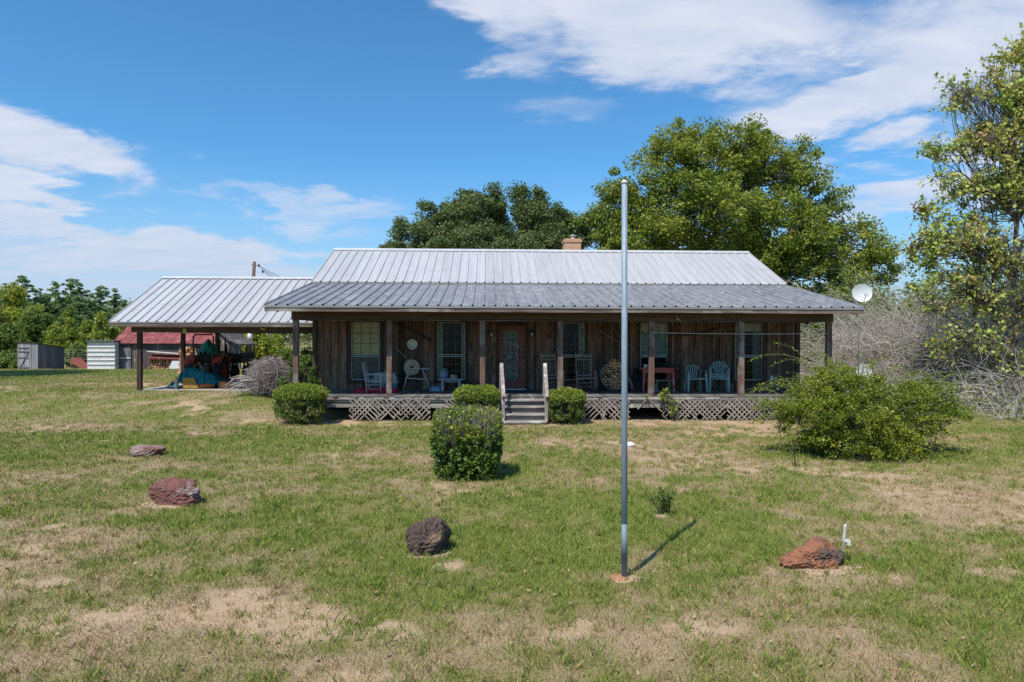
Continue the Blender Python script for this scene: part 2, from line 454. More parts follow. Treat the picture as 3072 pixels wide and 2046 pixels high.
LUSH = [px_patch(*t) for t in [
    (800, 1330, 330, 45), (450, 1330, 260, 40), (1500, 1620, 330, 90), (1750, 1500, 300, 90), (2200, 1600, 330, 70), (1230, 1650, 140, 70), (1650, 1400, 180, 60),
    (2250, 1480, 260, 60), (1000, 1560, 330, 50), (2900, 1260, 240, 30), (2900, 1620, 260, 40), (200, 1148, 500, 9)]]
def cover(X, Y):
    """returns (green 0..1, cover 0..1) of the turf"""
    wx_ = (fbm(X * .8 + 40, Y * .8, 91, 4) - .5) * 2.6 * (.25 + Y * .06); wy_ = (fbm(X * .8, Y * .8 + 40, 92, 4) - .5) * 2.6 * (.25 + Y * .06)
    def acc(lst, k):
        t = np.zeros_like(X)
        for (cx, cy, rx, ry) in lst:
            q = ((X + wx_ - cx) / rx) ** 2 + ((Y + wy_ - cy) / ry) ** 2
            t = np.maximum(t, np.exp(-q * k))
        return t
    n1 = fbm(X * .45 + 3, Y * .45, 21, 4); n2 = fbm(X * 1.7, Y * 1.7 + 9, 33, 4); n3 = fbm(X * 4.5, Y * 4.5, 47, 3); n4 = fbm(X * 2.6 + 50, Y * 2.6, 55, 5)
    g = .61 + (n1 - .5) * .75 + (n2 - .5) * .85 + .26 * acc(LUSH, .9) - .24 * acc(DRY, .8) - .22 * acc(BARE, .8)
    g = g + (n3 - .5) * .95 + (n4 - .5) * .6
    c = 1.0 - 2.3 * acc(BARE, 1.3) * np.clip(3.6 * n4 - 1.6, 0, 1) * (.45 + 1.1 * n3) - .6 * acc(DRY, .8) * np.clip(n3 * 1.6 - .5, 0, 1) + (n3 - .5) * .3 + (n2 - .5) * .35
    return np.clip(g, 0, 1), np.clip(c, 0, 1)

def make_ground():
    def axis(segs):
        out = []
        for (a, b, st) in segs: out += list(np.arange(a, b, st))
        return np.array(out + [segs[-1][1]])
    xs = axis([(-900, -300, 100), (-300, -80, 20), (-80, -30, 4), (-30, -16, .8), (-16, 16, .16), (16, 30, .8), (30, 80, 4), (80, 300, 20), (300, 900, 100)])
    ys = axis([(-60, 0, 10), (0, 3, .8), (3, 26, .16), (26, 60, .9), (60, 200, 12), (200, 1500, 100)])
    X, Y = np.meshgrid(xs, ys)
    Z = ground_z(X, Y)
    g, c = cover(X, Y)
    far = sst(26, 40, Y)
    g = g * (1 - far) + .55 * far; c = c * (1 - far) + .9 * far
    V = np.stack([X, Y, Z], -1).reshape(-1, 3)
    nx = len(xs); ny = len(ys)
    i = np.arange(nx * ny).reshape(ny, nx)
    F = np.stack([i[:-1, :-1], i[:-1, 1:], i[1:, 1:], i[1:, :-1]], -1).reshape(-1, 4)
    me = fast_mesh('ground', V, F)
    me.polygons.foreach_set('use_smooth', np.ones(len(F), bool))
    at_ = me.color_attributes.new('turf', 'FLOAT_COLOR', 'POINT')
    C = np.zeros((nx * ny, 4), np.float32); C[:, 0] = g.ravel(); C[:, 1] = c.ravel(); C[:, 3] = 1
    at_.data.foreach_set('color', C.ravel())
    m, nt, b = new_mat('lawn_soil'); N = nt.nodes; L = nt.links
    a = N.new('ShaderNodeAttribute'); a.attribute_name = 'turf'
    sp = N.new('ShaderNodeSeparateColor'); L.new(a.outputs['Color'], sp.inputs[0])
    tc = N.new('ShaderNodeTexCoord')
    def nz(s, d=6, r=.65):
        n = N.new('ShaderNodeTexNoise'); n.inputs['Scale'].default_value = s; n.inputs['Detail'].default_value = d; n.inputs['Roughness'].default_value = r
        L.new(tc.outputs['Object'], n.inputs['Vector']); return n.outputs[0]
    def mix(f, x, y):
        k = N.new('ShaderNodeMix'); k.data_type = 'RGBA'
        if isinstance(f, float): k.inputs[0].default_value = f
        else: L.new(f, k.inputs[0])
        for i_, q in ((6, x), (7, y)):
            if isinstance(q, tuple): k.inputs[i_].default_value = (*q, 1)
            else: L.new(q, k.inputs[i_])
        return k.outputs[2]
    def rng(x, lo, hi):
        k = N.new('ShaderNodeMapRange'); L.new(x, k.inputs[0]); k.inputs[1].default_value = lo; k.inputs[2].default_value = hi; return k.outputs[0]
    soil = mix(rng(nz(14, 8, .8), .38, .62), (.46, .33, .22), (.33, .23, .15))
    soil = mix(rng(nz(60, 3), .55, .75), soil, (.55, .42, .32))
    thatch = mix(rng(nz(40, 5, .8), .35, .65), (.42, .32, .21), (.24, .18, .115))
    green = mix(rng(nz(45, 5, .8), .35, .65), (.21, .21, .06), (.11, .125, .035))
    turf = mix(rng(sp.outputs[0], .15, .75), thatch, green)
    col = mix(rng(sp.outputs[1], .25, .75), soil, turf)
    L.new(col, b.inputs['Base Color']); b.inputs['Roughness'].default_value = .95; b.inputs['Specular IOR Level'].default_value = .1
    bp = N.new('ShaderNodeBump'); bp.inputs['Strength'].default_value = .6; bp.inputs['Distance'].default_value = .03
    L.new(nz(30, 6, .75), bp.inputs['Height']); L.new(bp.outputs[0], b.inputs['Normal'])
    o = link('ground', me, m); o['kind'] = 'structure'
make_ground()

def make_grass():
    rng = np.random.default_rng(5)
    n = 820000
    u = rng.random(n)
    # depth distribution p(D) ~ D^-0.35 between 3.6 and 40
    D0, D1, k = 3.7, 40.0, .62
    D = (D0 ** k + u * (D1 ** k - D0 ** k)) ** (1 / k)
    l = (rng.random(n) * 2 - 1) * (D * .78 + .6)
    X = l * cos(YAW) + D * sin(YAW); Y = -l * sin(YAW) + D * cos(YAW)
    g, c = cover(X, Y)
    tuft = fbm(X * 9, Y * 9, 71, 2)
    keep = rng.random(n) < np.clip(c * 1.1, 0, 1) ** 1.5 * (.5 + 1.1 * tuft) + .12
    keep &= ~((X > -5.5) & (X < 10.0) & (Y > 19.05) & (Y < 33))
    keep &= ~((X > -11.9) & (X < -5.2) & (Y > 23.3) & (Y < 31))
    keep &= ~((X > 10) & (Y > 27))
    X, Y, D, g, c, tuft = X[keep], Y[keep], D[keep], g[keep], c[keep], tuft[keep]
    # denser, longer tufts
    nt_ = 5200; Dt = 3.8 + 14 * rng.random(nt_) ** 1.1; lt = (rng.random(nt_) * 2 - 1) * Dt * .8
    Xt = lt * cos(YAW) + Dt * sin(YAW); Yt = -lt * sin(YAW) + Dt * cos(YAW); gt, ct = cover(Xt, Yt)
    kt = 26; off = rng.normal(size=(nt_ * kt, 2)) * np.repeat(.018 + .05 * rng.random(nt_), kt)[:, None]
    nb_ = len(X)
    X = np.concatenate([X, np.repeat(Xt, kt) + off[:, 0]]); Y = np.concatenate([Y, np.repeat(Yt, kt) + off[:, 1]]); D = np.concatenate([D, np.repeat(Dt, kt)])
    g = np.concatenate([g, np.repeat(np.clip(gt + .12 + .3 * rng.random(nt_), 0, 1), kt)]); tuft = np.concatenate([tuft, np.repeat(.7 + .8 * rng.random(nt_), kt)])
    okt = ~((X > -5.5) & (X < 10.0) & (Y > 18.9)); X, Y, D, g, tuft = X[okt], Y[okt], D[okt], g[okt], tuft[okt]
    n = len(X); Z = ground_z(X, Y)
    h = (.016 + .034 * rng.random(n) ** 1.6) * (.65 + .7 * g) * (.7 + .6 * tuft)
    h = h * (1 + .25 * sst(8, 25, D))
    w = .0042 * (D / 5) ** .85 * (.7 + .6 * rng.random(n))
    a = rng.random(n) * 2 * pi; lean = (.1 + .8 * rng.random(n)) * h
    b = rng.random(n) * 2 * pi
    px, py = np.cos(a) * w / 2, np.sin(a) * w / 2
    V = np.zeros((n, 4, 3), np.float32)
    V[:, 0] = np.stack([X - px, Y - py, Z - .004], -1); V[:, 1] = np.stack([X + px, Y + py, Z - .004], -1)
    V[:, 2] = np.stack([X + px * .7 + np.cos(b) * lean * .45, Y + py * .7 + np.sin(b) * lean * .45, Z + h * .62], -1)
    V[:, 3] = np.stack([X + np.cos(b) * lean, Y + np.sin(b) * lean, Z + h], -1)
    F = np.arange(n * 4).reshape(n, 4)[:, [0, 1, 2, 3]]
    me = fast_mesh('lawn_grass', V.reshape(-1, 3), F)
    G1 = np.array([.27, .34, .06]); G2 = np.array([.15, .22, .04]); DR = np.array([.60, .42, .24]); OL = np.array([.38, .33, .11]); BR = np.array([.29, .18, .11])
    t = np.clip(g + (rng.random(n) - .5) * .95, 0, 1)[:, None]
    r = rng.random(n)[:, None]
    green = G1 * r + G2 * (1 - r)
    dry = DR * (.55 + .45 * r) * (r > .3) + BR * (r <= .3)
    colr = np.where(t > .62, green, np.where(t > .42, OL * (.7 + .6 * r), dry))
    C = np.ones((n, 4, 4), np.float32); C[:, :, :3] = colr[:, None, :]
    me2 = me.color_attributes.new('blade', 'FLOAT_COLOR', 'POINT'); me2.data.foreach_set('color', C.ravel())
    m, nt, bs = new_mat('grass_blades'); N = nt.nodes; L = nt.links
    at_ = N.new('ShaderNodeAttribute'); at_.attribute_name = 'blade'
    L.new(at_.outputs['Color'], bs.inputs['Base Color']); bs.inputs['Roughness'].default_value = .6; bs.inputs['Specular IOR Level'].default_value = .25
    tl = N.new('ShaderNodeBsdfTranslucent'); L.new(at_.outputs['Color'], tl.inputs[0])
    ms = N.new('ShaderNodeMixShader'); ms.inputs[0].default_value = .25; L.new(bs.outputs[0], ms.inputs[1]); L.new(tl.outputs[0], ms.inputs[2])
    L.new(ms.outputs[0], N['Material Output'].inputs[0])
    o = link('lawn_grass', me, m); o['kind'] = 'stuff'; o['label'] = 'patchy green and dry grass of the front lawn'; o['category'] = 'grass'
make_grass()
# ------------------------------------------------------------------ the house
DZ = 0.70                       # deck level
HX0, HX1 = -5.30, 9.80
WY, BY = 21.20, 31.6            # front and back wall planes
RX0, RX1 = -5.91, 10.34
EY, EZ = 18.35, 3.165           # porch eave
BRY, BRZ = 23.30, 4.13          # where the two slopes meet
RY, RZ = 26.75, 5.72            # ridge
PY = 19.10                      # post line
DFY = 19.03                     # deck front edge

def rib_sheet(mb, x0, x1, p0, p1, pitch=.3048, h=.034, minor=True, seg=1, jit=0.0):
    prof = []
    x = x0; n = int(round((x1 - x0) / pitch)); pitch = (x1 - x0) / n
    for i in range(n):
        a = x0 + i * pitch
        prof += [(a, 0)] if i == 0 else []
        if i == 0: prof += [(a + .001, h), (a + .02, h), (a + .04, 0)]
        if minor:
            for m in (.36, .68):
                prof += [(a + pitch * m - .02, 0), (a + pitch * m - .008, .007), (a + pitch * m + .008, .007), (a + pitch * m + .02, 0)]
        e = a + pitch
        if i < n - 1: prof += [(e - .036, 0), (e - .014, h), (e + .014, h), (e + .036, 0)]
        else: prof += [(e - .04, 0), (e - .02, h), (e - .001, h), (e, 0)]
    (y0, z0), (y1, z1) = p0, p1
    L = sqrt((y1 - y0) ** 2 + (z1 - z0) ** 2); ny, nz = -(z1 - z0) / L, (y1 - y0) / L
    if nz < 0: ny, nz = -ny, -nz
    vs = []; k = len(prof)
    rows = seg + 1
    for r in range(rows):
        t = r / seg; y = y0 + (y1 - y0) * t; z = z0 + (z1 - z0) * t
        for (px, ph) in prof: vs.append((px, y + ny * ph, z + nz * ph))
    fs = []
    for r in range(seg):
        for i in range(k - 1): a = r * k + i; fs.append((a, a + 1, a + 1 + k, a + k))
    mb.add(vs, fs)
    # thin underside
    o = len(mb.v)
    mb.add([(x0, y0 - ny * .012, z0 - nz * .012), (x1, y0 - ny * .012, z0 - nz * .012), (x1, y1 - ny * .012, z1 - nz * .012), (x0, y1 - ny * .012, z1 - nz * .012)], [(0, 3, 2, 1)])
    return n

def board_wall(mb, a, b, z0, z1, out, avoid=(), bw=.27, seed=1, topfn=None):
    """board and batten along the line a->b (xy), facing 'out'; avoid = [(s0,s1,z0,z1)] openings along the line"""
    rr = random.Random(seed)
    a = Vector((a[0], a[1], 0)); b = Vector((b[0], b[1], 0)); L = (b - a).length; d = (b - a) / L; o = Vector((out[0], out[1], 0))
    cuts = [0.0]
    while cuts[-1] < L - bw * 1.3: cuts.append(cuts[-1] + bw * rr.uniform(.8, 1.15))
    cuts.append(L)
    def slab(s0, s1, za, zb, t0, t1):
        if s1 - s0 < .004 or zb - za < .01: return
        P = lambda s, t, z: a + d * s + o * t + Vector((0, 0, z))
        vs = [P(s0, t0, za), P(s1, t0, za), P(s1, t1, za), P(s0, t1, za), P(s0, t0, zb), P(s1, t0, zb), P(s1, t1, zb), P(s0, t1, zb)]
        mb.add(vs, [(0, 3, 2, 1), (4, 5, 6, 7), (0, 1, 5, 4), (1, 2, 6, 5), (2, 3, 7, 6), (3, 0, 4, 7)])
    def spans(s0, s1):
        segs = [(s0, s1, z0, z1 if topfn is None else topfn((s0 + s1) / 2))]
        for (u0, u1, w0, w1) in avoid:
            nx = []
            for (p, q, r, t) in segs:
                if q <= u0 or p >= u1: nx.append((p, q, r, t)); continue
                if p < u0: nx.append((p, u0, r, t))
                if q > u1: nx.append((u1, q, r, t))
                m0, m1 = max(p, u0), min(q, u1)
                nx.append((m0, m1, r, w0)); nx.append((m0, m1, w1, t))
            segs = nx
        return segs
    for i in range(len(cuts) - 1):
        th = rr.uniform(-.004, .004)
        for (p, q, r, t) in spans(cuts[i] + .003, cuts[i + 1] - .003): slab(p, q, r, t, -.03, .0 + th)
    for c in cuts[1:-1]:
        w = rr.uniform(.024, .032)
        for (p, q, r, t) in spans(c - w, c + w): slab(p, q, r, t, .008, .026 + rr.uniform(-.003, .003))

house = thing('farmhouse', 'low brown board-and-batten farmhouse with silver metal roof and long front porch', 'house', (2.2, 22.0, 0))

# windows: pixel columns of the metal frame
WINS = [(1054, 1139), (1312, 1395), (1671, 1753), (1920.5, 2002), (2204.7, 2286)]
WZ0, WZM, WZ1 = 1.00, 1.775, 2.79
wx = [(X_at(a, WY), X_at(b, WY)) for a, b in WINS]
dx0, dx1 = X_at(1497, WY), X_at(1577, WY)
tx = .10
openings = [(a - .02 - HX0, b + .02 - HX0, WZ0 - .02, WZ1 + .02) for a, b in wx] + [(dx0 - .02 - HX0, dx1 + .02 - HX0, DZ, 2.71)]
mb = MB()
board_wall(mb, (HX0, WY), (HX1, WY), .35, 3.1, (0, -1), openings, seed=4)
mb.build('front_wall', M_wall, house)
roofz = lambda y: (EZ + (BRZ - EZ) * (y - EY) / (BRY - EY)) if y < BRY else (BRZ + .03 + (RZ - BRZ) * (y - BRY) / (RY - BRY) if y < RY else RZ - (y - RY) * .46)
for side, x in (('l', HX0), ('r', HX1)):
    mb = MB()
    board_wall(mb, (x, WY + .06), (x, BY), .1, 3, (-1 if x < 0 else 1, 0), seed=8, topfn=lambda s: roofz(WY + .06 + s) - .10)
    mb.build('side_wall', M_wall, house)
mb = MB(); board_wall(mb, (HX0, BY), (HX1, BY), .1, 3.35, (0, 1), seed=9); mb.build('back_wall', M_wall, house)
for x in (HX0 - .05, HX1 - .07): mb = MB(); mb.box((x, WY - .06, .35), (x + .12, WY + .055, 3.1)); mb.build('corner_board', M_trim, house)
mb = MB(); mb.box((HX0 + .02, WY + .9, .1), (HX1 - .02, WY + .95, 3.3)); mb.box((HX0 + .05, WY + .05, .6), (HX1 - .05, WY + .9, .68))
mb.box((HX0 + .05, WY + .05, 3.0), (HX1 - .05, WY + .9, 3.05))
mb.build('dark_room_box', M_dark, house)  # room box behind the windows, near-black in place of dim rooms
# skirt under the wall, coloured near-black for the shade below the deck
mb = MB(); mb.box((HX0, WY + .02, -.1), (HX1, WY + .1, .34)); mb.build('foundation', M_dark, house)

M_blind_tan = pmat('tan_blind', (.82, .70, .34), (.66, .55, .25), 6, (1, 1, 6), .9)
M_blind_tan2 = pmat('grey_screen', (.17, .18, .16), (.12, .13, .115), 8, rough=.8)
M_blind_teal = pmat('teal_shade', (.20, .33, .29), (.14, .24, .21), 4, rough=.8)
M_curtain = pmat('pale_green_curtain', (.42, .50, .34), (.26, .32, .22), 9, (5, 5, .4), .9)
M_curtain_g = pmat('grey_curtain', (.22, .26, .25), (.12, .15, .14), 9, (5, 5, .4), .9)
M_valance = pmat('cream_valance', (.55, .52, .34), (.42, .40, .26), 5, rough=.9)

def drape(x0, x1, z0, z1, y, amp=.025, folds=5):
    n = folds * 6; vs = []; fs = []
    for r, z in enumerate((z0, z1)):
        for i in range(n + 1):
            t = i / n; vs.append((x0 + (x1 - x0) * t, y + amp * sin(t * folds * 2 * pi) * (1 if r == 0 else .7), z))
    for i in range(n): fs.append((i, i + 1, n + 2 + i, n + 1 + i))
    m = MB(); m.add(vs, fs, True)
    m.add([(p[0], p[1] + .008, p[2]) for p in vs], [tuple(reversed(f)) for f in fs], True)
    return m
def make_window(i, a, b):
    # casing boards are the window's own mesh
    m = MB(); y0 = WY - .055; y1 = WY - .005; w = tx
    m.box((a - w, y0, WZ0 - .02), (a - .004, y1, WZ1 + .09)); m.box((b + .004, y0, WZ0 - .02), (b + w, y1, WZ1 + .09))
    m.box((a - .004, y0 + .003, WZ1 + .005), (b + .004, y1, WZ1 + .09))
    win = m.build('window', M_trim, house)
    m = MB(); m.box((a - w - .03, WY - .10, WZ0 - .07), (b + w + .03, WY - .005, WZ0 - .023)); m.build('sill', M_trim, win)
    m = MB(); t = .028
    ya, yb = WY - .03, WY - .004
    for (z0, z1, yy) in ((WZM, WZ1, 0), (WZ0, WZM - .03, .018)):
        m.box((a, ya + yy, z0), (a + t, yb + yy, z1)); m.box((b - t, ya + yy, z0), (b, yb + yy, z1))
        m.box((a + t, ya + yy, z1 - t), (b - t, yb + yy, z1)); m.box((a + t, ya + yy, z0), (b - t, yb + yy, z0 + t))
    m.build('frame', M_frame if i else M_frame, win)
    m = MB(); g = .005
    for (z0, z1, yy) in ((WZM + t, WZ1 - t, 0), (WZ0 + t, WZM - .03 - t, .018)):
        for k in (1, 2):
            x = a + (b - a) * k / 3; m.box((x - g, ya + .008 + yy, z0), (x + g, yb - .008 + yy, z1))
        for k in (1, 2):
            z = z0 + (z1 - z0) * k / 3
            for j in range(3):
                xa = a + (b - a) * j / 3 + g if j else a + t; xb = a + (b - a) * (j + 1) / 3 - g if j < 2 else b - t
                m.box((xa, ya + .010 + yy, z - g), (xb, yb - .010 + yy, z + g))
    m.build('muntin', M_trim if i == 0 else M_muntin, win)
    m = MB()
    for (yy, z0, z1) in ((WY - .012, WZM + t, WZ1 - t), (WY + .006, WZ0 + t, WZM - .03 - t)): m.add([(a + t, yy, z0), (b - t, yy, z0), (b - t, yy, z1), (a + t, yy, z1)], [(0, 1, 2, 3)])
    m.build('pane', M_glass, win)
    if i == 0:
        m = MB(); n = 26
        for k in range(n):
            z = WZM + .01 + (WZ1 - WZM - .02) * k / n; m.box((a + .02, WY + .03, z), (b - .02, WY + .045, z + .034), Matrix.Translation((0, 0, 0)))
        m.build('blind', M_blind_tan, win)
        m = MB(); m.box((a + .02, WY + .03, WZ0), (b - .02, WY + .04, WZM)); m.build('screen', M_blind_tan2, win)
    elif i == 1:
        drape(a + .0, a + .17, WZ0, WZ1, WY + .08, folds=3).build('curtain', M_curtain, win)
        drape(b - .12, b, WZ0, WZ1, WY + .08, folds=2).build('curtain', M_curtain, win)
    elif i == 2:
        drape(b - .17, b, WZM - .1, WZ1, WY + .08, folds=3).build('curtain', M_curtain, win)
        drape(a, a + .13, WZM - .1, WZ1, WY + .08, folds=3).build('curtain', M_curtain, win)
    elif i == 3:
        m = MB(); m.box((a + .02, WY + .03, WZ1 - .27), (b - .02, WY + .045, WZ1)); m.build('roller_blind', M_valance, win)
        m = MB(); m.box((a + .02, WY + .05, WZM - .06), (b - .02, WY + .06, WZ1 - .275)); m.build('shade', M_blind_teal, win)
    else:
        m = MB(); m.box((a + .02, WY + .03, WZ1 - .25), (b - .02, WY + .045, WZ1)); m.build('roller_blind', M_valance, win)
        drape(b - .26, b - .02, WZ0, WZ1 - .2, WY + .10, folds=4).build('curtain', M_curtain_g, win)
        drape(a + .02, a + .2, WZ0, WZ1 - .2, WY + .10, folds=3).build('curtain', M_curtain_g, win)
for i, (a, b) in enumerate(wx): make_window(i, a, b)

# door
M_red = pmat('rust_red_paint', (.27, .07, .045), (.19, .052, .035), 5, VS, .55, c3=(.12, .035, .028), s3=3)
M_lace = pmat('lace_curtain', (.42, .48, .47), (.06, .075, .075), 26, (1, 1, .8), .9, lo=.42, hi=.58, c3=(.5, .53, .5), s3=6)
M_brass = pmat('door_knob_metal', (.6, .5, .35), (.5, .42, .3), 5, rough=.3, metal=.9)
dz1 = 2.69
m = MB(); w = .095
m.box((dx0 - w, WY - .05, DZ), (dx0 - .004, WY - .004, dz1 + .09)); m.box((dx1 + .004, WY - .05, DZ), (dx1 + w, WY - .004, dz1 + .09))
m.box((dx0 - .004, WY - .047, dz1 + .005), (dx1 + .004, WY - .004, dz1 + .09))
m.build('door_casing', M_trim, house)
gx0, gx1 = X_at(1508, WY), X_at(1558, WY); gz0, gz1 = .98, 2.55
m = MB(); ya, yb = WY - .01, WY + .035
m.box((dx0, ya, DZ + .03), (gx0, yb, dz1)); m.box((gx1, ya, DZ + .03), (dx1, yb, dz1))
m.box((gx0, ya, DZ + .03), (gx1, yb, gz0)); m.box((gx0, ya, gz1), (gx1, yb, dz1))
door = m.build('front_door', M_red, house)
door['label'] = 'rust red front door with a tall glass light behind a lace curtain'
m = MB(); g = .008
for k in (1, 2):
    x = gx0 + (gx1 - gx0) * k / 3; m.box((x - g, ya - .006, gz0), (x + g, ya + .012, gz1))
for k in range(1, 5):
    z = gz0 + (gz1 - gz0) * k / 5
    for j in range(3):
        xa = gx0 + (gx1 - gx0) * j / 3 + (g if j else 0); xb = gx0 + (gx1 - gx0) * (j + 1) / 3 - (g if j < 2 else 0)
        m.box((xa, ya - .004, z - g), (xb, ya + .010, z + g))
m.build('muntin', M_red, door)
m = MB(); m.add([(gx0 + .002, WY + .01, gz0 + .002), (gx1 - .002, WY + .01, gz0 + .002), (gx1 - .002, WY + .01, gz1 - .002), (gx0 + .002, WY + .01, gz1 - .002)], [(0, 1, 2, 3)]); m.build('pane', M_glass, door)
drape(gx0 + .01, gx1 - .01, gz0, gz1, WY + .065, amp=.012, folds=8).build('lace_curtain', M_lace, door)
kx = X_at(1570.5, WY)
m = MB(); m.lathe([(.026, 0), (.026, .008), (.012, .012), (.012, .03), (.026, .04), (.03, .055), (.022, .068)], 14, (0, 0, 0), Matrix.Translation((kx, WY - .01, 1.60)) @ Matrix.Rotation(pi / 2, 4, 'X'))
m.build('door_knob', M_brass, door)
m = MB(); m.lathe([(.026, 0), (.026, .012), (.02, .018)], 14, (0, 0, 0), Matrix.Translation((kx, WY - .01, 1.73)) @ Matrix.Rotation(pi / 2, 4, 'X')); m.build('deadbolt', M_iron, door)
m = MB(); m.box((dx0 - .01, WY - .14, DZ + .004), (dx1 + .01, WY + .02, DZ + .035)); m.build('threshold', M_ridge, house)

# wall lanterns, outlet
M_lampglass = pmat('lantern_glass', (.75, .72, .6), (.5, .48, .4), 9, rough=.2)
for u in (1474.5, 1595):
    x = X_at(u, WY); z = 2.42
    m = MB()
    m.box((x - .035, WY - .045, z - .09), (x + .035, WY - .03, z + .12))
    for sx in (-.04, .04):
        for sy in (-.15, -.075): m.box((x + sx - .005, WY + sy - .005, z - .07), (x + sx + .005, WY + sy + .005, z + .07))
    m.lathe([(.065, 0), (.06, .012), (.03, .035), (.008, .05)], 4, (x, WY - .112, z + .07)); m.lathe([(.055, 0), (.055, .012)], 4, (x, WY - .112, z - .085))
    m.box((x - .012, WY - .1, z + .06), (x + .012, WY - .03, z + .085))
    lamp = m.build('wall_lantern', M_iron, house)
    m = MB(); m.lathe([(.03, -.065), (.034, .0), (.03, .062)], 10, (x, WY - .112, z)); m.build('lantern_glass', M_lampglass, lamp)
x = X_at(2313.5, WY)
m = MB(); m.box((x - .04, WY - .07, 1.02), (x + .04, WY - .03, 1.15)); m.build('outlet_cover', M_plastic_w, house)

# roofs
m = MB(); rib_sheet(m, RX0, RX1, (EY, EZ), (BRY + .06, BRZ + .012), seg=1, h=.046); m.build('porch_roof', M_rooflo, house)
m = MB(); rib_sheet(m, RX0, RX1, (BRY - .10, BRZ + .045), (RY, RZ), seg=1, h=.044); up = m.build('main_roof', M_roofhi, house)
m = MB(); rib_sheet(m, RX0, RX1, (31.6, RZ - 4.85 * .46), (RY, RZ), seg=1, h=.030); m.build('rear_roof', M_roofhi, house)
m = MB()
s = (RZ - BRZ) / (RY - BRY)
m.add([(RX0 - .02, RY - .20, RZ + .045 - .2 * s), (RX1 + .02, RY - .20, RZ + .045 - .2 * s), (RX1 + .02, RY, RZ + .055), (RX0 - .02, RY, RZ + .055),
       (RX0 - .02, RY + .20, RZ + .045 - .2 * s), (RX1 + .02, RY + .20, RZ + .045 - .2 * s)], [(0, 1, 2, 3), (3, 2, 5, 4)])
m.add([(RX0 - .02, RY - .20, RZ + .043 - .2 * s), (RX1 + .02, RY - .20, RZ + .043 - .2 * s), (RX1 + .02, RY - .20, RZ + .033 - .2 * s), (RX0 - .02, RY - .20, RZ + .033 - .2 * s)], [(0, 3, 2, 1)])
m.build('ridge_cap', M_ridge, house)
# flashing along the foot of the upper roof
m = MB(); m.box((RX0, BRY - .115, BRZ - .012), (RX1, BRY - .09, BRZ + .03)); m.build('flashing', M_drip, house)
# sheathing/rafters space underneath
m = MB()
m.prism([(RX0 + .05, EY + .06, EZ - .03), (RX0 + .05, BRY, BRZ - .03), (RX0 + .05, BRY, BRZ - .07), (RX0 + .05, EY + .06, EZ - .07)], (RX1 - RX0 - .1, 0, 0))
for k in range(17):
    x = RX0 + .3 + k * (RX1 - RX0 - .6) / 16
    m.prism([(x, EY + .06, EZ - .072), (x, WY - .06, EZ - .072 + .196 * (WY - .06 - EY)), (x, WY - .06, EZ - .21 + .196 * (WY - .06 - EY)), (x, EY + .06, EZ - .18)], (.045, 0, 0))
m.build('rafters', M_trim, house)
# fascia boards with drip edge
m = MB()
cuts = [RX0, -1.2, 3.4, 7.9, RX1]
for a, b in zip(cuts, cuts[1:]): m.box((a + .002, EY + .015, EZ - .155 + random.uniform(-.004, .004)), (b - .002, EY + .055, EZ - .012))
m.build('fascia', M_fascia, house)
m = MB(); m.box((RX0 - .01, EY - .004, EZ - .05), (RX1 + .01, EY + .012, EZ - .003)); m.build('drip_edge', M_drip, house)
for x in (RX0, RX1 - .035):
    m = MB()
    m.prism([(x, EY + .058, EZ - .03), (x, BRY, BRZ - .03), (x, RY, RZ - .02), (x, 31.5, RZ - 4.75 * .46 - .03), (x, 31.5, RZ - 4.75 * .46 - .18), (x, RY, RZ - .19), (x, BRY, BRZ - .19), (x, EY + .058, EZ - .17)], (.035, 0, 0))
    m.build('rake_board', M_fascia, house)
# beam and posts
bx0, bx1 = X_at(879, PY), X_at(2496, PY)
m = MB()
bc = [bx0, -1.3, 2.45, 6.1, bx1]
for a, b in zip(bc, bc[1:]): m.box((a + .002, PY - .08, 2.80 + random.uniform(-.003, .003)), (b - .002, PY - .035, 3.035))
m.box((bx0, PY - .034, 2.802), (bx1, PY + .075, 3.03))
for x in (bx0 + .02, bx1 - .14): m.box((x, PY + .08, 2.802), (x + .12, WY - .07, 3.03))
m.build('porch_beam', M_beam, house)
m = MB(); m.box((bx0, PY - .1, 2.785), (bx1, PY - .03, 2.797)); m.box((bx0 - .02, PY - .10, 2.80), (bx0 + .06, PY + .1, 3.06)); m.build('beam_trim', M_fascia, house)
POSTX = [X_at(u, PY) for u in (888, 1169, 1447, 1681, 1954, 2223, 2485.5)]
for k, x in enumerate(POSTX):
    m = MB(); w = .072
    rr = random.Random(k)
    m.beam((x + rr.uniform(-.01, .01), PY, .60 if k not in (0, 6) else .1), (x, PY, 2.79), 2 * w, 2 * w, (0, 1, 0))
    m.build('porch_post', M_post, house)
# deck boards: planks running towards the camera, ragged front ends
m = MB(); x = bx0 + .02; rr = random.Random(3)
while x < bx1 + .1:
    w = rr.uniform(.132, .145); f = DFY + rr.uniform(-.035, .012); z = DZ + rr.uniform(-.004, .004)
    m.box((x + .004, f, z - .042), (x + w - .004, WY - .03, z)); x += w
m.build('deck_boards', M_deck, house)
m = MB(); x = bx0
rr = random.Random(5)
while x < bx1 + .08:
    L = rr.uniform(2.2, 3.6); e = min(x + L, bx1 + .1)
    z = DZ - .047 + rr.uniform(-.008, .004)
    m.box((x + .004, DFY - .012 + rr.uniform(-.01, .01), z - .055), (e - .004, DFY + .05, z)); x = e
m.build('deck_nosing', M_grey, house)
m = MB(); x = bx0
while x < bx1 + .08:
    L = rr.uniform(2.6, 4.2); e = min(x + L, bx1 + .1)
    m.box((x + .003, DFY + .05, .50 + rr.uniform(-.01, .01)), (e - .003, DFY + .09, .60)); m.box((x + .003, DFY + .02, .37 + rr.uniform(-.012, .012)), (e - .003, DFY + .045, .475)); x = e
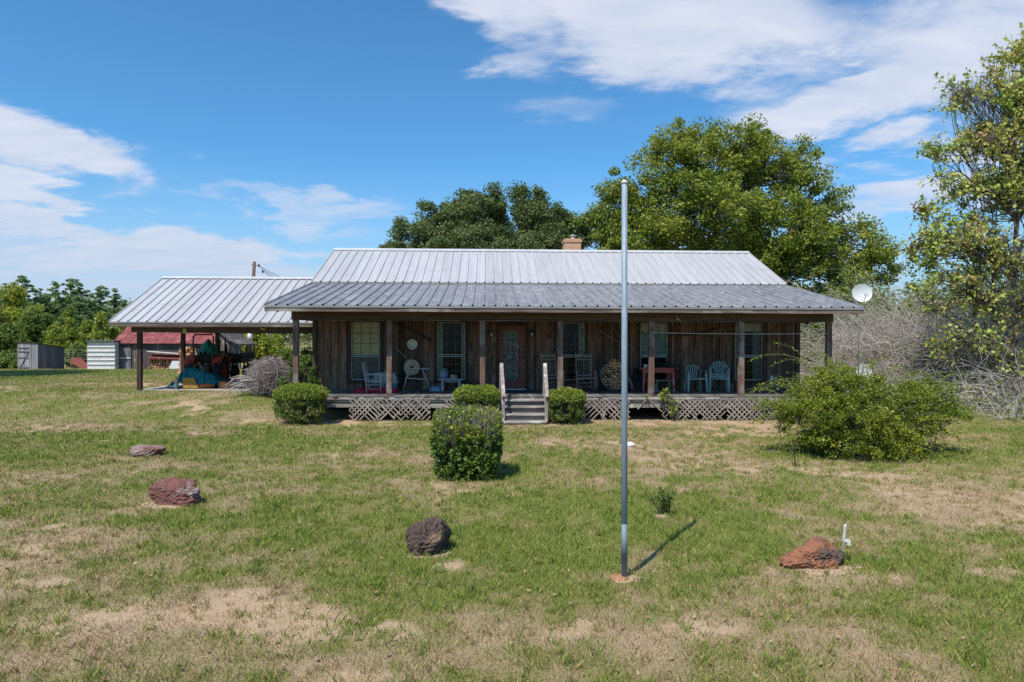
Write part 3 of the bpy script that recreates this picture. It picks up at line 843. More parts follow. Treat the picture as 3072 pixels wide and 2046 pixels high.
for k in range(8):
    xx = bx0 + .2 + k * (bx1 - bx0 - .4) / 7
    m.box((xx - .045, DFY + .12, -.1), (xx + .045, DFY + .21, .65))
m.build('rim_joist', M_grey, house)
# lattice panels in the openings
def lattice(x0, x1, z0, z1, miss=0.0, seed=1, sp=.142, y=DFY - .005):
    rr = random.Random(seed); m = MB(); w = .036
    for di, yy in ((1, y), (-1, y - .0085)):
        c = (x0 - (z1 - z0)) if di == 1 else x0
        end = x1 if di == 1 else x1 + (z1 - z0)
        while c < end:
            if rr.random() > miss:
                # line: x = c + di*(z - z0)
                t0, t1 = 0, (z1 - z0)
                if di == 1: t0 = max(t0, x0 - c); t1 = min(t1, x1 - c)
                else: t0 = max(t0, c - x1); t1 = min(t1, c - x0)
                if miss and rr.random() < .4: t0 += rr.uniform(0, .15)
                if t1 - t0 > .04:
                    j = rr.uniform(-.012, .012) * (1 + 2 * miss)
                    p = (c + di * t0 + j, yy, z0 + t0); q = (c + di * t1, yy, z0 + t1)
                    m.beam(p, q, .0075, w, (0, 0, 1)) if False else m.beam(p, q, w, .0075, (0, 1, 0))
            c += sp * sqrt(1) * 1.0
    return m.build('lattice_panel', M_lattice, house)
lx = lambda u: X_at(u, DFY)
lattice(lx(1048), lx(1292), .03, .60, .06, 2)
lattice(lx(1330), lx(1372), .05, .60, .35, 3)
lattice(lx(1640), lx(1890), .02, .60, .12, 4)
lattice(lx(1895), lx(2000), .25, .60, .75, 9)
lattice(lx(1988), lx(2178), .02, .60, .02, 5)
lattice(lx(2182), lx(2400), .02, .60, .02, 6)
# brick pier seen behind the lattice
M_brick, nt, bb = new_mat('chimney_brick')
bt = nt.nodes.new('ShaderNodeTexBrick'); tcc = nt.nodes.new('ShaderNodeTexCoord'); mpp = nt.nodes.new('ShaderNodeMapping')
mpp.inputs['Rotation'].default_value = (pi / 2, 0, 0)
sepb = nt.nodes.new('ShaderNodeSeparateXYZ'); nt.links.new(tcc.outputs['Object'], sepb.inputs[0])
ad = nt.nodes.new('ShaderNodeMath'); nt.links.new(sepb.outputs[0], ad.inputs[0]); nt.links.new(sepb.outputs[1], ad.inputs[1])
cb = nt.nodes.new('ShaderNodeCombineXYZ'); nt.links.new(ad.outputs[0], cb.inputs[0]); nt.links.new(sepb.outputs[2], cb.inputs[1])
nt.links.new(cb.outputs[0], bt.inputs['Vector'])
bt.inputs['Scale'].default_value = 1.0; bt.inputs['Brick Width'].default_value = .21; bt.inputs['Row Height'].default_value = .075; bt.inputs['Mortar Size'].default_value = .008
bt.inputs['Color1'].default_value = (.52, .27, .14, 1); bt.inputs['Color2'].default_value = (.42, .19, .10, 1); bt.inputs['Mortar'].default_value = (.42, .36, .28, 1)
nt.links.new(bt.outputs[0], bb.inputs['Base Color']); bb.inputs['Roughness'].default_value = .9
cx0, cx1 = X_at(1692, 27.1), X_at(1742, 27.1)
m = MB(); m.box((cx0, 27.1, 5.0), (cx1, 27.75, 6.12)); m.box((cx0 - .03, 27.07, 6.121), (cx1 + .03, 27.78, 6.23)); m.box((cx0 + .02, 27.13, 6.231), (cx1 - .02, 27.72, 6.27))
chim = m.build('chimney', M_brick, house)
m = MB(); cxm = (cx0 + cx1) / 2 + .05
m.lathe([(.09, 0), (.09, .08), (.075, .08), (.075, .12)], 16, (cxm, 27.42, 6.272)); m.lathe([(.14, 0), (.14, .012), (.02, .05)], 16, (cxm, 27.42, 6.41))
for k in range(3):
    m.tube([(cxm + .08 * cos(k * 2.1), 27.42 + .08 * sin(k * 2.1), 6.38), (cxm + .1 * cos(k * 2.1), 27.42 + .1 * sin(k * 2.1), 6.415)], .008, 4)
m.build('chimney_cap', M_ridge, chim)
# front steps with sloping rails
sx0, sx1 = X_at(1511, 18.6), X_at(1636, 18.6)
m = MB()
for k, (z, yf) in enumerate(((.615, 18.78), (.455, 18.55), (.275, 18.32), (.095, 18.10))):
    m.box((sx0 - (.0 if k else .0), yf, z - .045), (sx1 + .0, yf + .27, z + random.uniform(-.004, .004)))
steps = m.build('front_steps', M_grey, house)
m = MB()
for z0, z1, yf in ((.46, .568, 18.84), (.28, .405, 18.61), (.10, .225, 18.38), (-.05, .045, 18.13)):
    m.box((sx0 + .02, yf, z0), (sx1 - .02, yf + .025, z1))
m.build('riser', pmat('riser_wood', (.20, .165, .16), (.10, .08, .08), 1.4, XS, .9, bump=.3, isl=.3), steps)
for sgn, uu_f, uu_b in ((-1, 1510, 1503), (1, 1640, 1634)):
    xf = X_at(uu_f, 18.25); xb = X_at(uu_b, 19.0)
    m = MB()
    m.beam((xf + .0 * sgn, 18.26, -.05), (xf, 18.30, .80), .09, .04, (0, 1, 0)); m.build('newel_post', M_greyz, steps)
    m = MB(); m.beam((xb, 19.10, .55), (xb, 19.0, 1.56), .085, .04, (0, 1, 0)); m.build('newel_post', M_greyz, steps)
    m = MB(); m.beam((xf + .012, 18.20, .74), (xb + .012, 19.04, 1.60), .095, .038, (0, 0, 1)); m.build('handrail', M_greyz, steps)
    m = MB(); m.beam((xf, 18.22, .02), (xb, 18.95, .60), .038, .2, (0, 0, 1)); m.build('stringer', M_greyz, steps)

# ------------------------------------------------------------------ the carport
CX0, CX1 = -12.36, HX0 - .06
CEY, CEZ, CRY, CRZ = 22.8, 2.80, 26.6, 4.57
carport = thing('carport', 'open carport with silver ribbed metal roof on dark square posts beside the house', 'carport', (-8.8, 26.6, .45))
m = MB(); rib_sheet(m, CX0, CX1, (CEY, CEZ), (CRY, CRZ), seg=1, h=.044); rib_sheet(m, CX0, CX1, (30.4, CEZ), (CRY, CRZ), seg=1, h=.03); m.build('roof', M_roofhi, carport)
s = (CRZ - CEZ) / (CRY - CEY)
m = MB()
m.add([(CX0 - .02, CRY - .17, CRZ + .045 - .17 * s), (CX1, CRY - .17, CRZ + .045 - .17 * s), (CX1, CRY, CRZ + .06), (CX0 - .02, CRY, CRZ + .06), (CX0 - .02, CRY + .17, CRZ + .045 - .17 * s), (CX1, CRY + .17, CRZ + .045 - .17 * s)],
      [(0, 1, 2, 3), (3, 2, 5, 4)])
m.build('ridge_cap', M_ridge, carport)
m = MB()
m.box((CX0, CEY + .01, CEZ - .15), (CX1, CEY + .05, CEZ - .012)); m.box((CX0, 30.35, CEZ - .15), (CX1, 30.39, CEZ - .012))
m.box((CX0, CEY + .05, CEZ - .16), (CX1, 23.2, CEZ - .14))
for x in (CX0, CX1 - .04):
    m.prism([(x, CEY + .052, CEZ - .03), (x, CRY, CRZ - .02), (x, 30.348, CEZ - .03), (x, 30.348, CEZ - .16), (x, CRY, CRZ - .17), (x, CEY + .052, CEZ - .16)], (.035, 0, 0))
m.build('fascia', M_fascia, carport)
m = MB(); m.box((CX0 - .01, CEY - .004, CEZ - .04), (CX1, CEY + .008, CEZ - .003)); m.build('drip_edge', M_drip, carport)
CPX = X_at(420, 23.3)
m = MB()
m.box((CPX - .25, 23.22, 2.46), (CX1, 23.36, 2.635)); m.box((CPX - .25, 29.8, 2.46), (CX1, 29.92, 2.635)); m.box((CPX - .06, 23.37, 2.465), (CPX + .06, 29.79, 2.63))
for k in range(9):
    x = CPX + .2 + k * (CX1 - CPX - .4) / 8
    m.prism([(x, 22.9, CEZ - .035), (x, CRY, CRZ - .06), (x, CRY, CRZ - .2), (x, 22.9, CEZ - .138)], (.04, 0, 0)); m.prism([(x, 30.3, CEZ - .035), (x, CRY, CRZ - .06), (x, CRY, CRZ - .2), (x, 30.3, CEZ - .138)], (.04, 0, 0))
m.build('beam', M_beam, carport)
M_cpost = pmat('carport_post_wood', (.062, .035, .028), (.03, .018, .015), 1.5, VS, .8, bump=.3)
for (x, y) in ((CPX, 23.29), (CPX, 26.55), (CPX, 29.86), (X_at(1000, 29.9), 29.86)):
    m = MB(); m.box((x - .068, y - .068, .3), (x + .068, y + .068, 2.458)); m.build('post', M_cpost, carport)
m = MB(); m.box((CPX - .15, 23.2, .1), (CX1 + .02, 30.2, .515)); m.build('concrete_slab', M_concrete, carport)
# ------------------------------------------------------------------ vegetation tools
def unit(a): return a / np.maximum(np.linalg.norm(a, axis=-1, keepdims=True), 1e-9)
def leaf_quads(P, size, rng, up=.35, aspect=.55, droop=0., dirs=None, var=.35):
    """P (n,3) leaf centres -> V (4n,3), F (n,4): one pointed leaf each"""
    n = len(P)
    nrm = unit(rng.normal(size=(n, 3)) + np.array([0, 0, up * 2.2]))
    t = rng.normal(size=(n, 3)) + np.array([0, 0, -droop])
    if dirs is not None: t = t * .55 + dirs
    t = unit(t - nrm * (t * nrm).sum(-1, keepdims=True))
    b = np.cross(nrm, t)
    L = (size * (1 + var * (rng.random(n) * 2 - 1)))[:, None] / 2
    W = L * aspect
    V = np.stack([P - t * L, P + b * W + t * L * .1, P + t * L, P - b * W + t * L * .1], 1)
    V[:, 0] += nrm * L * .12; V[:, 2] += nrm * L * .12
    return V.reshape(-1, 3), np.arange(4 * n).reshape(n, 4)
def cat(parts):
    Vs = []; Fs = []; o = 0
    for V, F in parts: Vs.append(V); Fs.append(F + o); o += len(V)
    return np.concatenate(Vs), np.concatenate(Fs)
def np_tubes(paths, radii, k=4):
    """paths (m, s, 3) all with s points, radii (m, s)"""
    paths = np.asarray(paths, float); radii = np.asarray(radii, float)
    m, s, _ = paths.shape
    d = np.gradient(paths, axis=1); d = unit(d)
    ref = np.where(np.abs(d[:, :1, 2:3]) < .9, np.array([0, 0, 1.]), np.array([1., 0, 0]))
    x = unit(np.cross(d, np.broadcast_to(ref, d.shape))); y = np.cross(d, x)
    a = np.arange(k) * 2 * pi / k
    V = paths[:, :, None, :] + radii[:, :, None, None] * (x[:, :, None, :] * np.cos(a)[None, None, :, None] + y[:, :, None, :] * np.sin(a)[None, None, :, None])
    idx = np.arange(m * s * k).reshape(m, s, k)
    A = idx[:, :-1, :]; B = np.roll(idx, -1, 2)[:, :-1, :]; C = np.roll(idx, -1, 2)[:, 1:, :]; D = idx[:, 1:, :]
    F = np.stack([A, B, C, D], -1).reshape(-1, 4)
    return V.reshape(-1, 3), F
def curve(p, q, rng, n=6, sag=0., wob=.08):
    p = np.asarray(p, float); q = np.asarray(q, float); L = np.linalg.norm(q - p)
    t = np.linspace(0, 1, n)[:, None]
    w = rng.normal(size=3) * wob * L
    return p + (q - p) * t + (w + np.array([0, 0, sag * L])) * (4 * t * (1 - t))
def limb_skeleton(base, top, clumps, rng, r0, lean=(0, 0), fork=.32, nl=8):
    """trunk, limbs to groups of clumps, twigs to each clump"""
    paths = []; rad = []; n = 7
    base = np.array(base, float); top = np.array(top, float)
    tr = curve(base, top, rng, n, wob=.03); paths.append(tr); rad.append(np.linspace(r0, r0 * .3, n))
    C = np.asarray(clumps); k = min(nl, len(C))
    cent = C[rng.choice(len(C), k, replace=False)].copy()
    for _ in range(4):
        a = np.argmin(((C[:, None] - cent[None]) ** 2).sum(-1), 1)
        for j in range(k):
            if (a == j).any(): cent[j] = C[a == j].mean(0)
    for j in range(k):
        t = fork + (1 - fork) * np.clip((cent[j][2] - base[2]) / max(top[2] - base[2], .1) - .25, 0, .85)
        s = base + (top - base) * t
        i = t * (n - 1); i0 = int(min(i, n - 2)); s = tr[i0] + (tr[i0 + 1] - tr[i0]) * (i - i0)
        e = s + (cent[j] - s) * .85
        lb = curve(s, e, rng, n, sag=.10, wob=.06); paths.append(lb); rl = r0 * (.45 - .2 * t); rad.append(np.linspace(rl, rl * .35, n))
        for c in C[a == j]:
            q = rng.integers(2, n); paths.append(curve(lb[q], c, rng, n, sag=.05, wob=.08)); rad.append(np.linspace(rl * .3, .012, n))
    return np.array(paths), np.array(rad)
def lobe_clumps(lobes, n, rng, shell=.55):
    w = np.array([l[3] * l[4] * l[5] for l in lobes]) ** .75; w /= w.sum()
    ids = rng.choice(len(lobes), n, p=w)
    d = unit(rng.normal(size=(n, 3))); r = (shell + (1 - shell) * rng.random(n)) ** 1.0
    L = np.array(lobes)[ids]
    return L[:, :3] + d * r[:, None] * L[:, 3:6]
def crown(clumps, per, rad, size, rng, flat=.75, **k):
    C = np.repeat(clumps, per, 0)
    rr = np.repeat(rad * (.6 + .8 * rng.random(len(clumps))), per)
    g = unit(rng.normal(size=C.shape)) * (rng.random(len(C)) ** .5)[:, None]
    P = C + g * rr[:, None] * np.array([1, 1, flat])
    return leaf_quads(P, size, rng, **k)

M_bark = pmat('grey_bark', (.16, .135, .115), (.08, .065, .055), 3, (3, 3, .8), .9, bump=.5)
M_barkd = pmat('dark_bark', (.075, .06, .05), (.035, .028, .024), 3, (3, 3, .8), .9, bump=.5)
M_twig = pmat('bare_grey_twigs', (.58, .52, .485), (.34, .30, .275), 5, rough=.85, isl=.35)
M_oak = leafmat('olive_oak_leaves', [(0.086, 0.133, 0.020), (0.178, 0.235, 0.032), (0.272, 0.317, 0.041), (0.356, 0.349, 0.057)], scale=.45)
M_dkleaf = leafmat('dark_green_leaves', [(0.060, 0.097, 0.029), (0.108, 0.156, 0.050), (0.161, 0.214, 0.068), (0.216, 0.233, 0.089)], scale=.5)
M_pine = leafmat('pine_needles', [(0.089, 0.160, 0.061), (0.160, 0.252, 0.091), (0.256, 0.345, 0.113)], scale=.25, trans=.15)
M_yel = leafmat('yellow_green_leaves', [(0.164, 0.230, 0.032), (0.312, 0.362, 0.047), (0.461, 0.444, 0.063)], scale=.5)
M_mid = leafmat('mid_green_leaves', [(0.104, 0.164, 0.034), (0.170, 0.246, 0.050), (0.246, 0.300, 0.059)], scale=.5)
M_vine = leafmat('sparse_tree_leaves', [(0.221, 0.339, 0.059), (0.368, 0.467, 0.088), (0.499, 0.499, 0.118), (0.406, 0.259, 0.138)], scale=.7)
M_hedge = leafmat('box_hedge_leaves', [(0.066, 0.111, 0.023), (0.117, 0.175, 0.032), (0.191, 0.239, 0.045)], scale=2.5, rough=.4, spec=.45)
M_hedge_tip = leafmat('lime_shoot_leaves', [(0.162, 0.225, 0.030), (0.297, 0.350, 0.048)], scale=2.5, rough=.45)
M_priv = leafmat('glossy_shrub_leaves', [(0.047, 0.093, 0.017), (0.085, 0.150, 0.021), (0.155, 0.229, 0.030)], scale=2, rough=.45, spec=.4, trans=.2)
M_big = leafmat('arching_shrub_leaves', [(0.067, 0.118, 0.013), (0.142, 0.195, 0.017), (0.234, 0.281, 0.025), (0.368, 0.359, 0.033)], scale=1.3, rough=.42, spec=.4, trans=.3)
M_redleaf = leafmat('red_autumn_leaves', [(.30, .04, .035), (.22, .06, .04)], scale=1)

def tree(name, label, catg, base, height, lobes, nclump, per, crad, lsize, lm, bm, seed, r0=.3, group=None, shell=.55, nl=8, top=None, aspect=.6, up=.35, flat=.75, extra=None):
    rng = np.random.default_rng(seed)
    base = (base[0], base[1], gz(base[0], base[1]) - .1)
    t = thing(name, label, catg, base, group)
    cl = lobe_clumps(lobes, nclump, rng, shell)
    tp = top if top is not None else (base[0], base[1], base[2] + height * .8)
    P, Rr = limb_skeleton(base, tp, cl, rng, r0, nl=nl)
    V, F = np_tubes(P, Rr, 5)
    np_obj('trunk', V, F, bm, t)
    V, F = crown(cl, per, crad, lsize, rng, flat=flat, aspect=aspect, up=up)
    np_obj('crown', V, F, lm, t)
    return t

def px_lobe(u, v, Y, ru, rv, ry=None):
    p = at(u, v, Y); d = p.x * sin(YAW) + p.y * cos(YAW); s = d / FPX
    return (p.x, p.y, p.z, ru * s, (ry if ry is not None else ru * s * .9), rv * s)

# ---- the big oak behind the house
Y = 37
lob = [px_lobe(u, v, Y + dy, ru, rv) for (u, v, dy, ru, rv) in [
    (2160, 480, 0, 150, 120), (2000, 490, -1, 110, 100), (2300, 500, 1, 140, 100), (2430, 620, 0, 110, 120), (1880, 620, 0, 110, 110), (1800, 680, -1, 70, 90),
    (2100, 640, -2, 220, 130), (2350, 680, -2, 160, 120), (2560, 760, 1, 110, 110), (2640, 800, 2, 60, 80), (1930, 740, -1, 170, 80), (2430, 850, -1, 190, 110), (2540, 930, -1, 130, 90),
    (2240, 780, -1, 190, 90), (2400, 470, 1, 50, 50), (2260, 400, 0, 60, 40), (2060, 400, 0, 80, 35)]]
tree('oak_tree', 'tall broad olive-green tree rising behind the right half of the house roof', 'tree', (X_at(2150, Y), Y), 13, lob, 1000, 170, .56, .15, M_oak, M_bark, 3, r0=.42, nl=16, shell=.42)
# ---- dark evergreen trees behind the chimney
Y = 36
for k, (cu, lb, lab) in enumerate([
    (1430, [(1440, 650, 90, 80), (1370, 690, 90, 80), (1478, 675, 34, 70), (1300, 690, 50, 60), (1230, 720, 50, 50), (1420, 740, 170, 60), (1475, 590, 28, 40), (1390, 605, 34, 34), (1280, 640, 22, 46), (1340, 640, 30, 30), (1210, 690, 22, 30)],
     'dense dark green tree with a knobbly top behind the middle of the roof ridge'),
    (1610, [(1590, 670, 50, 70), (1558, 598, 24, 44), (1650, 690, 60, 50), (1720, 710, 50, 50), (1620, 745, 110, 40), (1612, 605, 20, 40), (1665, 650, 24, 30), (1690, 665, 20, 26)],
     'dark green tree with a pointed top just left of the brick chimney'),
    (1180, [(1180, 760, 50, 30)], 'small dark treetop peeking over the left end of the roof ridge')]):
    lob = [px_lobe(u, v, Y + k * .8, ru, rv) for (u, v, ru, rv) in lb]
    n = [420, 300, 40][k]
    tree('evergreen_tree', lab, 'tree', (X_at(cu, Y), Y + k * .8), [10, 10, 7][k], lob, n, 190, .46, .125, M_dkleaf, M_barkd, 20 + k, r0=.25, nl=9, shell=.6)
# tree and thicket seen past the right end of the porch
tree('leafy_tree', 'green tree filling the gap between the right porch post and the house wall', 'tree', (X_at(2440, 34), 34), 6,
     [px_lobe(2430, 1010, 34, 70, 90), px_lobe(2400, 950, 34, 60, 60), px_lobe(2480, 950, 34, 70, 90), px_lobe(2560, 1000, 35, 80, 100)], 130, 190, .7, .17, M_mid, M_barkd, 31, r0=.15)
for k, (u, w, hh, lab) in enumerate([(2620, 130, 110, 'grey-green scrub tree behind the upper satellite dish'), (2790, 130, 150, 'grey-green scrub tree behind the left part of the bare bushes'),
                                     (2960, 140, 190, 'tall shaded scrub tree behind the bare bushes at the right edge'), (3140, 150, 200, 'shaded scrub tree beyond the right edge of the yard')]):
    tree('scrub_tree', lab, 'tree', (X_at(u, 33), 33 + k * .5), 6, [px_lobe(u, 1030 - hh * .4, 33, w * .8, hh), px_lobe(u + 40, 1100, 33, w, 90)], 110, 120, .7, .15, M_mid, M_bark, 40 + k, r0=.12)

tree('leafy_tree', 'small green tree close behind the right end of the porch', 'tree', (X_at(2435, 28.5), 28.5), 4, [px_lobe(2430, 1000, 28.5, 42, 60), px_lobe(2445, 1060, 28.5, 38, 60), px_lobe(2410, 930, 28.5, 30, 40)], 90, 150, .35, .11, M_mid, M_barkd, 33, r0=.08)
# ---- the left-hand wood: pines far off, saplings nearer
pines = [(64, 828), (110, 868), (166, 846), (212, 840), (236, 848), (268, 880), (303, 860), (342, 870), (374, 898), (20, 850), (140, 880), (190, 880), (-40, 850)]
rng0 = np.random.default_rng(77)
for k, (u, vt) in enumerate(pines):
    Y = 132 + (k % 4) * 7
    p = at(u, vt, Y); g0 = gz(p.x, p.y); h = p.z - g0
    lob = []
    for j in range(12):
        f = .30 + .70 * j / 11; rr = h * (.23 * (1 - (j / 11) ** 2 * .6)) * rng0.uniform(.8, 1.2)
        a = rng0.uniform(0, 6.28); o = rr * .5 * rng0.random()
        lob.append((p.x + o * cos(a), p.y + o * sin(a), g0 + h * f - .3, rr, rr, h * .05))
    tree('pine_tree', ['tall dark pine, leftmost one standing clear above the yellow-green tree'] [0] if k == 0 else
         'tall dark pine in the far row, %s' % ['', 'between the leftmost crown and the next', 'third crown from the left edge', 'high crown above the dark shed', 'rounded crown right of the highest one', 'low crown in the dip of the row',
          'open crown above the white panel shed', 'open crown left of the carport gable', 'last low crown before the carport roof', 'cut by the left edge of the photo', 'behind the second crown', 'behind the highest crowns', 'just beyond the left edge'][k],
         'tree', (p.x, p.y), h, lob, 150, 60, h * .042, h * .03, M_pine, M_barkd, 100 + k, r0=.2, group='far pines beyond the sheds', nl=6, shell=.2, flat=.5, aspect=.5)
sap = [  # u, v top, half width px, Y, kind, label
    (45, 838, 75, 58, 'y', 'large yellow-green tree at the left edge of the photo'),
    (-60, 870, 80, 56, 'm', 'mid green tree cut by the left edge'),
    (20, 960, 60, 52, 'm', 'dark green tree left of and behind the grey wooden shed'),
    (95, 930, 60, 55, 'm', 'bushy green tree directly behind the grey wooden shed'),
    (150, 928, 32, 60, 'm', 'round green sapling above the right end of the grey shed'),
    (205, 915, 34, 66, 'm', 'dark green round tree between the shed and the white panel wall'),
    (166, 962, 30, 50, 'y', 'bright yellow-green sapling beside the grey shed roof'),
    (216, 948, 28, 52, 'y', 'slim yellow-green sapling left of the white panel wall'),
    (258, 950, 32, 55, 'y', 'pale green sapling above the white panel wall'),
    (300, 934, 34, 53, 'y', 'tall yellow-green sapling right of the white panel wall'),
    (345, 972, 24, 54, 'y', 'small yellow-green sapling under the carport eave'),
    (230, 1030, 40, 48, 'm', 'low green bush behind the red hopper'),
    (280, 1040, 60, 49, 'm', 'low green bush between the hopper and the barn'),
    (370, 940, 40, 70, 'm', 'green tree behind the red barn roof'),
    (30, 1065, 50, 45, 'm', 'low scrub bush at the left foot of the wood'),
    (700, 980, 60, 56, 'y', 'yellow-green tree seen through the carport beside the old gable'),
    (770, 965, 55, 58, 'y', 'yellow-green tree seen through the carport behind the utility pole'),
    (825, 1000, 40, 62, 'y', 'sparse yellow-green sapling seen through the carport by the field'),
    (925, 1048, 28, 30, 'y', 'bright yellow-green bush against the left wall of the house')]
for k, (u, vt, hw, Y, kd, lab) in enumerate(sap):
    p = at(u, vt, Y); g0 = gz(p.x, p.y); d = p.x * sin(YAW) + p.y * cos(YAW); s = d / FPX; h = max(p.z - g0, .8); w = hw * s
    lob = [(p.x, p.y, g0 + h * .82, w * .45, w * .45, h * .17), (p.x, p.y, g0 + h * .55, w * .85, w * .8, h * .28), (p.x - w * .3, p.y, g0 + h * .28, w * .8, w * .8, h * .25), (p.x + w * .4, p.y, g0 + h * .3, w * .7, w * .7, h * .25)]
    big = w > 1.3
    tree('sapling' if h < 5 else 'broadleaf_tree', lab, 'tree' if h > 2 else 'bush', (p.x, p.y), h, lob, int(60 + 60 * w), 75, .16 * w + .18, .11 + .035 * w, M_yel if kd == 'y' else M_mid, M_barkd, 200 + k, r0=.05 + .02 * h, nl=5, shell=.25)
# a tree off to the left whose shade falls across the lawn
tree('shade_tree', 'broad tree just outside the left edge, shading the lawn by the grey shed', 'tree', (-26.6, 28.6), 12, [(-26.4, 28.6, 10.0, 3.7, 2.6, 2.2), (-26.6, 28.2, 8.4, 3.6, 2.2, 1.8)], 130, 90, .9, .3, M_mid, M_barkd, 400, r0=.25)
# far tree lines across the field: too many to count
def far_wood(name, label, u0, u1, Y, hmin, hmax, mat_, seed):
    rng = np.random.default_rng(seed); x0, x1 = X_at(u0, Y), X_at(u1, Y)
    n = int((x1 - x0) / 1.6) + 2
    cx = np.linspace(x0, x1, n) + rng.normal(size=n) * .8; C = []
    for x in cx:
        h = rng.uniform(hmin, hmax); y = Y + rng.uniform(-5, 5)
        for j in range(12):
            f = rng.random(); C.append((x + rng.normal() * 2.0 * (1.1 - f), y + rng.normal() * 1.5, gz(x, y) + h * f))
    V, F = crown(np.array(C), 45, 1.3, .6, rng)
    o = np_obj(name, V, F, mat_, None, (x0, Y, 0)); o['kind'] = 'stuff'; o['label'] = label; o['category'] = 'wood'
far_wood('far_wood', 'distant dark line of trees beyond the field behind the carport', 560, 1300, 150, 5, 8.0, M_dkleaf, 501)
far_wood('far_wood', 'distant wood behind the saplings on the left', -900, 420, 175, 8, 11, M_pine, 502)
far_wood('far_wood', 'distant wood behind the bare bushes on the right', 2300, 4200, 70, 5, 7, M_mid, 503)

# ---- box hedges along the porch
def hedge(label, u0, u1, vt, vb, Y, depth, seed, lm=M_hedge, n=26000, ls=.042, sq=3.6, twigs=False):
    rng = np.random.default_rng(seed)
    g = at((u0 + u1) / 2, vb, Y); zb = gz(g.x, Y)
    x0, x1 = X_at(u0, Y), X_at(u1, Y); zt = at((u0 + u1) / 2, vt, Y + depth * .3).z
    c = np.array([(x0 + x1) / 2, Y + depth / 2, (zt + zb) / 2 + .03]); hs = np.array([(x1 - x0) / 2, depth / 2, (zt - zb) / 2 - .0])
    t = thing('box_hedge', label, 'hedge', (c[0], c[1], zb), 'clipped round hedges')
    # superellipsoid shell
    d = rng.normal(size=(n, 3)); q = (np.abs(d) ** sq).sum(-1) ** (1 / sq); d = d / q[:, None]
    bump = 1 + .13 * np.array([mnoise.noise(Vector((x * 2.4, y * 2.4, z * 2.4 + seed))) + .7 * mnoise.noise(Vector((x * 7, y * 7, z * 7 + seed))) for x, y, z in d])
    r = 1 - .30 * rng.random(n) ** 1.7
    P = c + d * (r * bump)[:, None] * hs
    P[:, 2] = np.maximum(P[:, 2], zb + .04 + rng.random(n) * .1)
    pit = np.array([mnoise.noise(Vector((x * 7.5, y * 7.5, z * 7.5 + seed * 2))) for x, y, z in P]); ok_ = (pit > -.12 + .35 * (r > .88) - .15 * rng.random(n)); P = P[ok_]
    V, F = leaf_quads(P, ls, rng, up=.4, aspect=.55)
    tip = d[:, 2] > .30 + .3 * rng.random(n)
    np_obj('foliage', V, F, lm, t)
    # shoots sticking out at the top
    m = int(n * .30); dd = d[tip][:m]; P2 = c + dd * (bump[tip][:m] * (.97 + .10 * rng.random(len(dd)) ** 2))[:, None] * hs
    V, F = leaf_quads(P2, ls * 1.05, rng, up=.1, aspect=.45); np_obj('new_shoots', V, F, M_hedge_tip, t)
    k = 60; a = rng.random(k) * 2 * pi; b0 = np.stack([c[0] + np.cos(a) * .12, c[1] + np.sin(a) * .12, np.full(k, zb)], -1)
    e = c + unit(rng.normal(size=(k, 3)) * np.array([1, 1, .5]) + np.array([0, 0, .25])) * hs * .85
    paths = np.array([curve(b0[i], e[i], rng, 6, .05, .05) for i in range(k)]); V, F = np_tubes(paths, np.tile(np.linspace(.016, .004, 6), (k, 1)), 4)
    np_obj('stems', V, F, M_barkd, t)
    return t
hedge('long low clipped hedge at the left front corner of the porch', 806, 966, 1162, 1255, 17.95, 1.0, 61, n=26000)
hedge('clipped hedge directly left of the front steps', 1362, 1500, 1166, 1258, 17.95, 1.0, 62, n=22000)
hedge('clipped hedge directly right of the front steps', 1648, 1762, 1173, 1268, 17.95, 1.0, 63, n=20000)

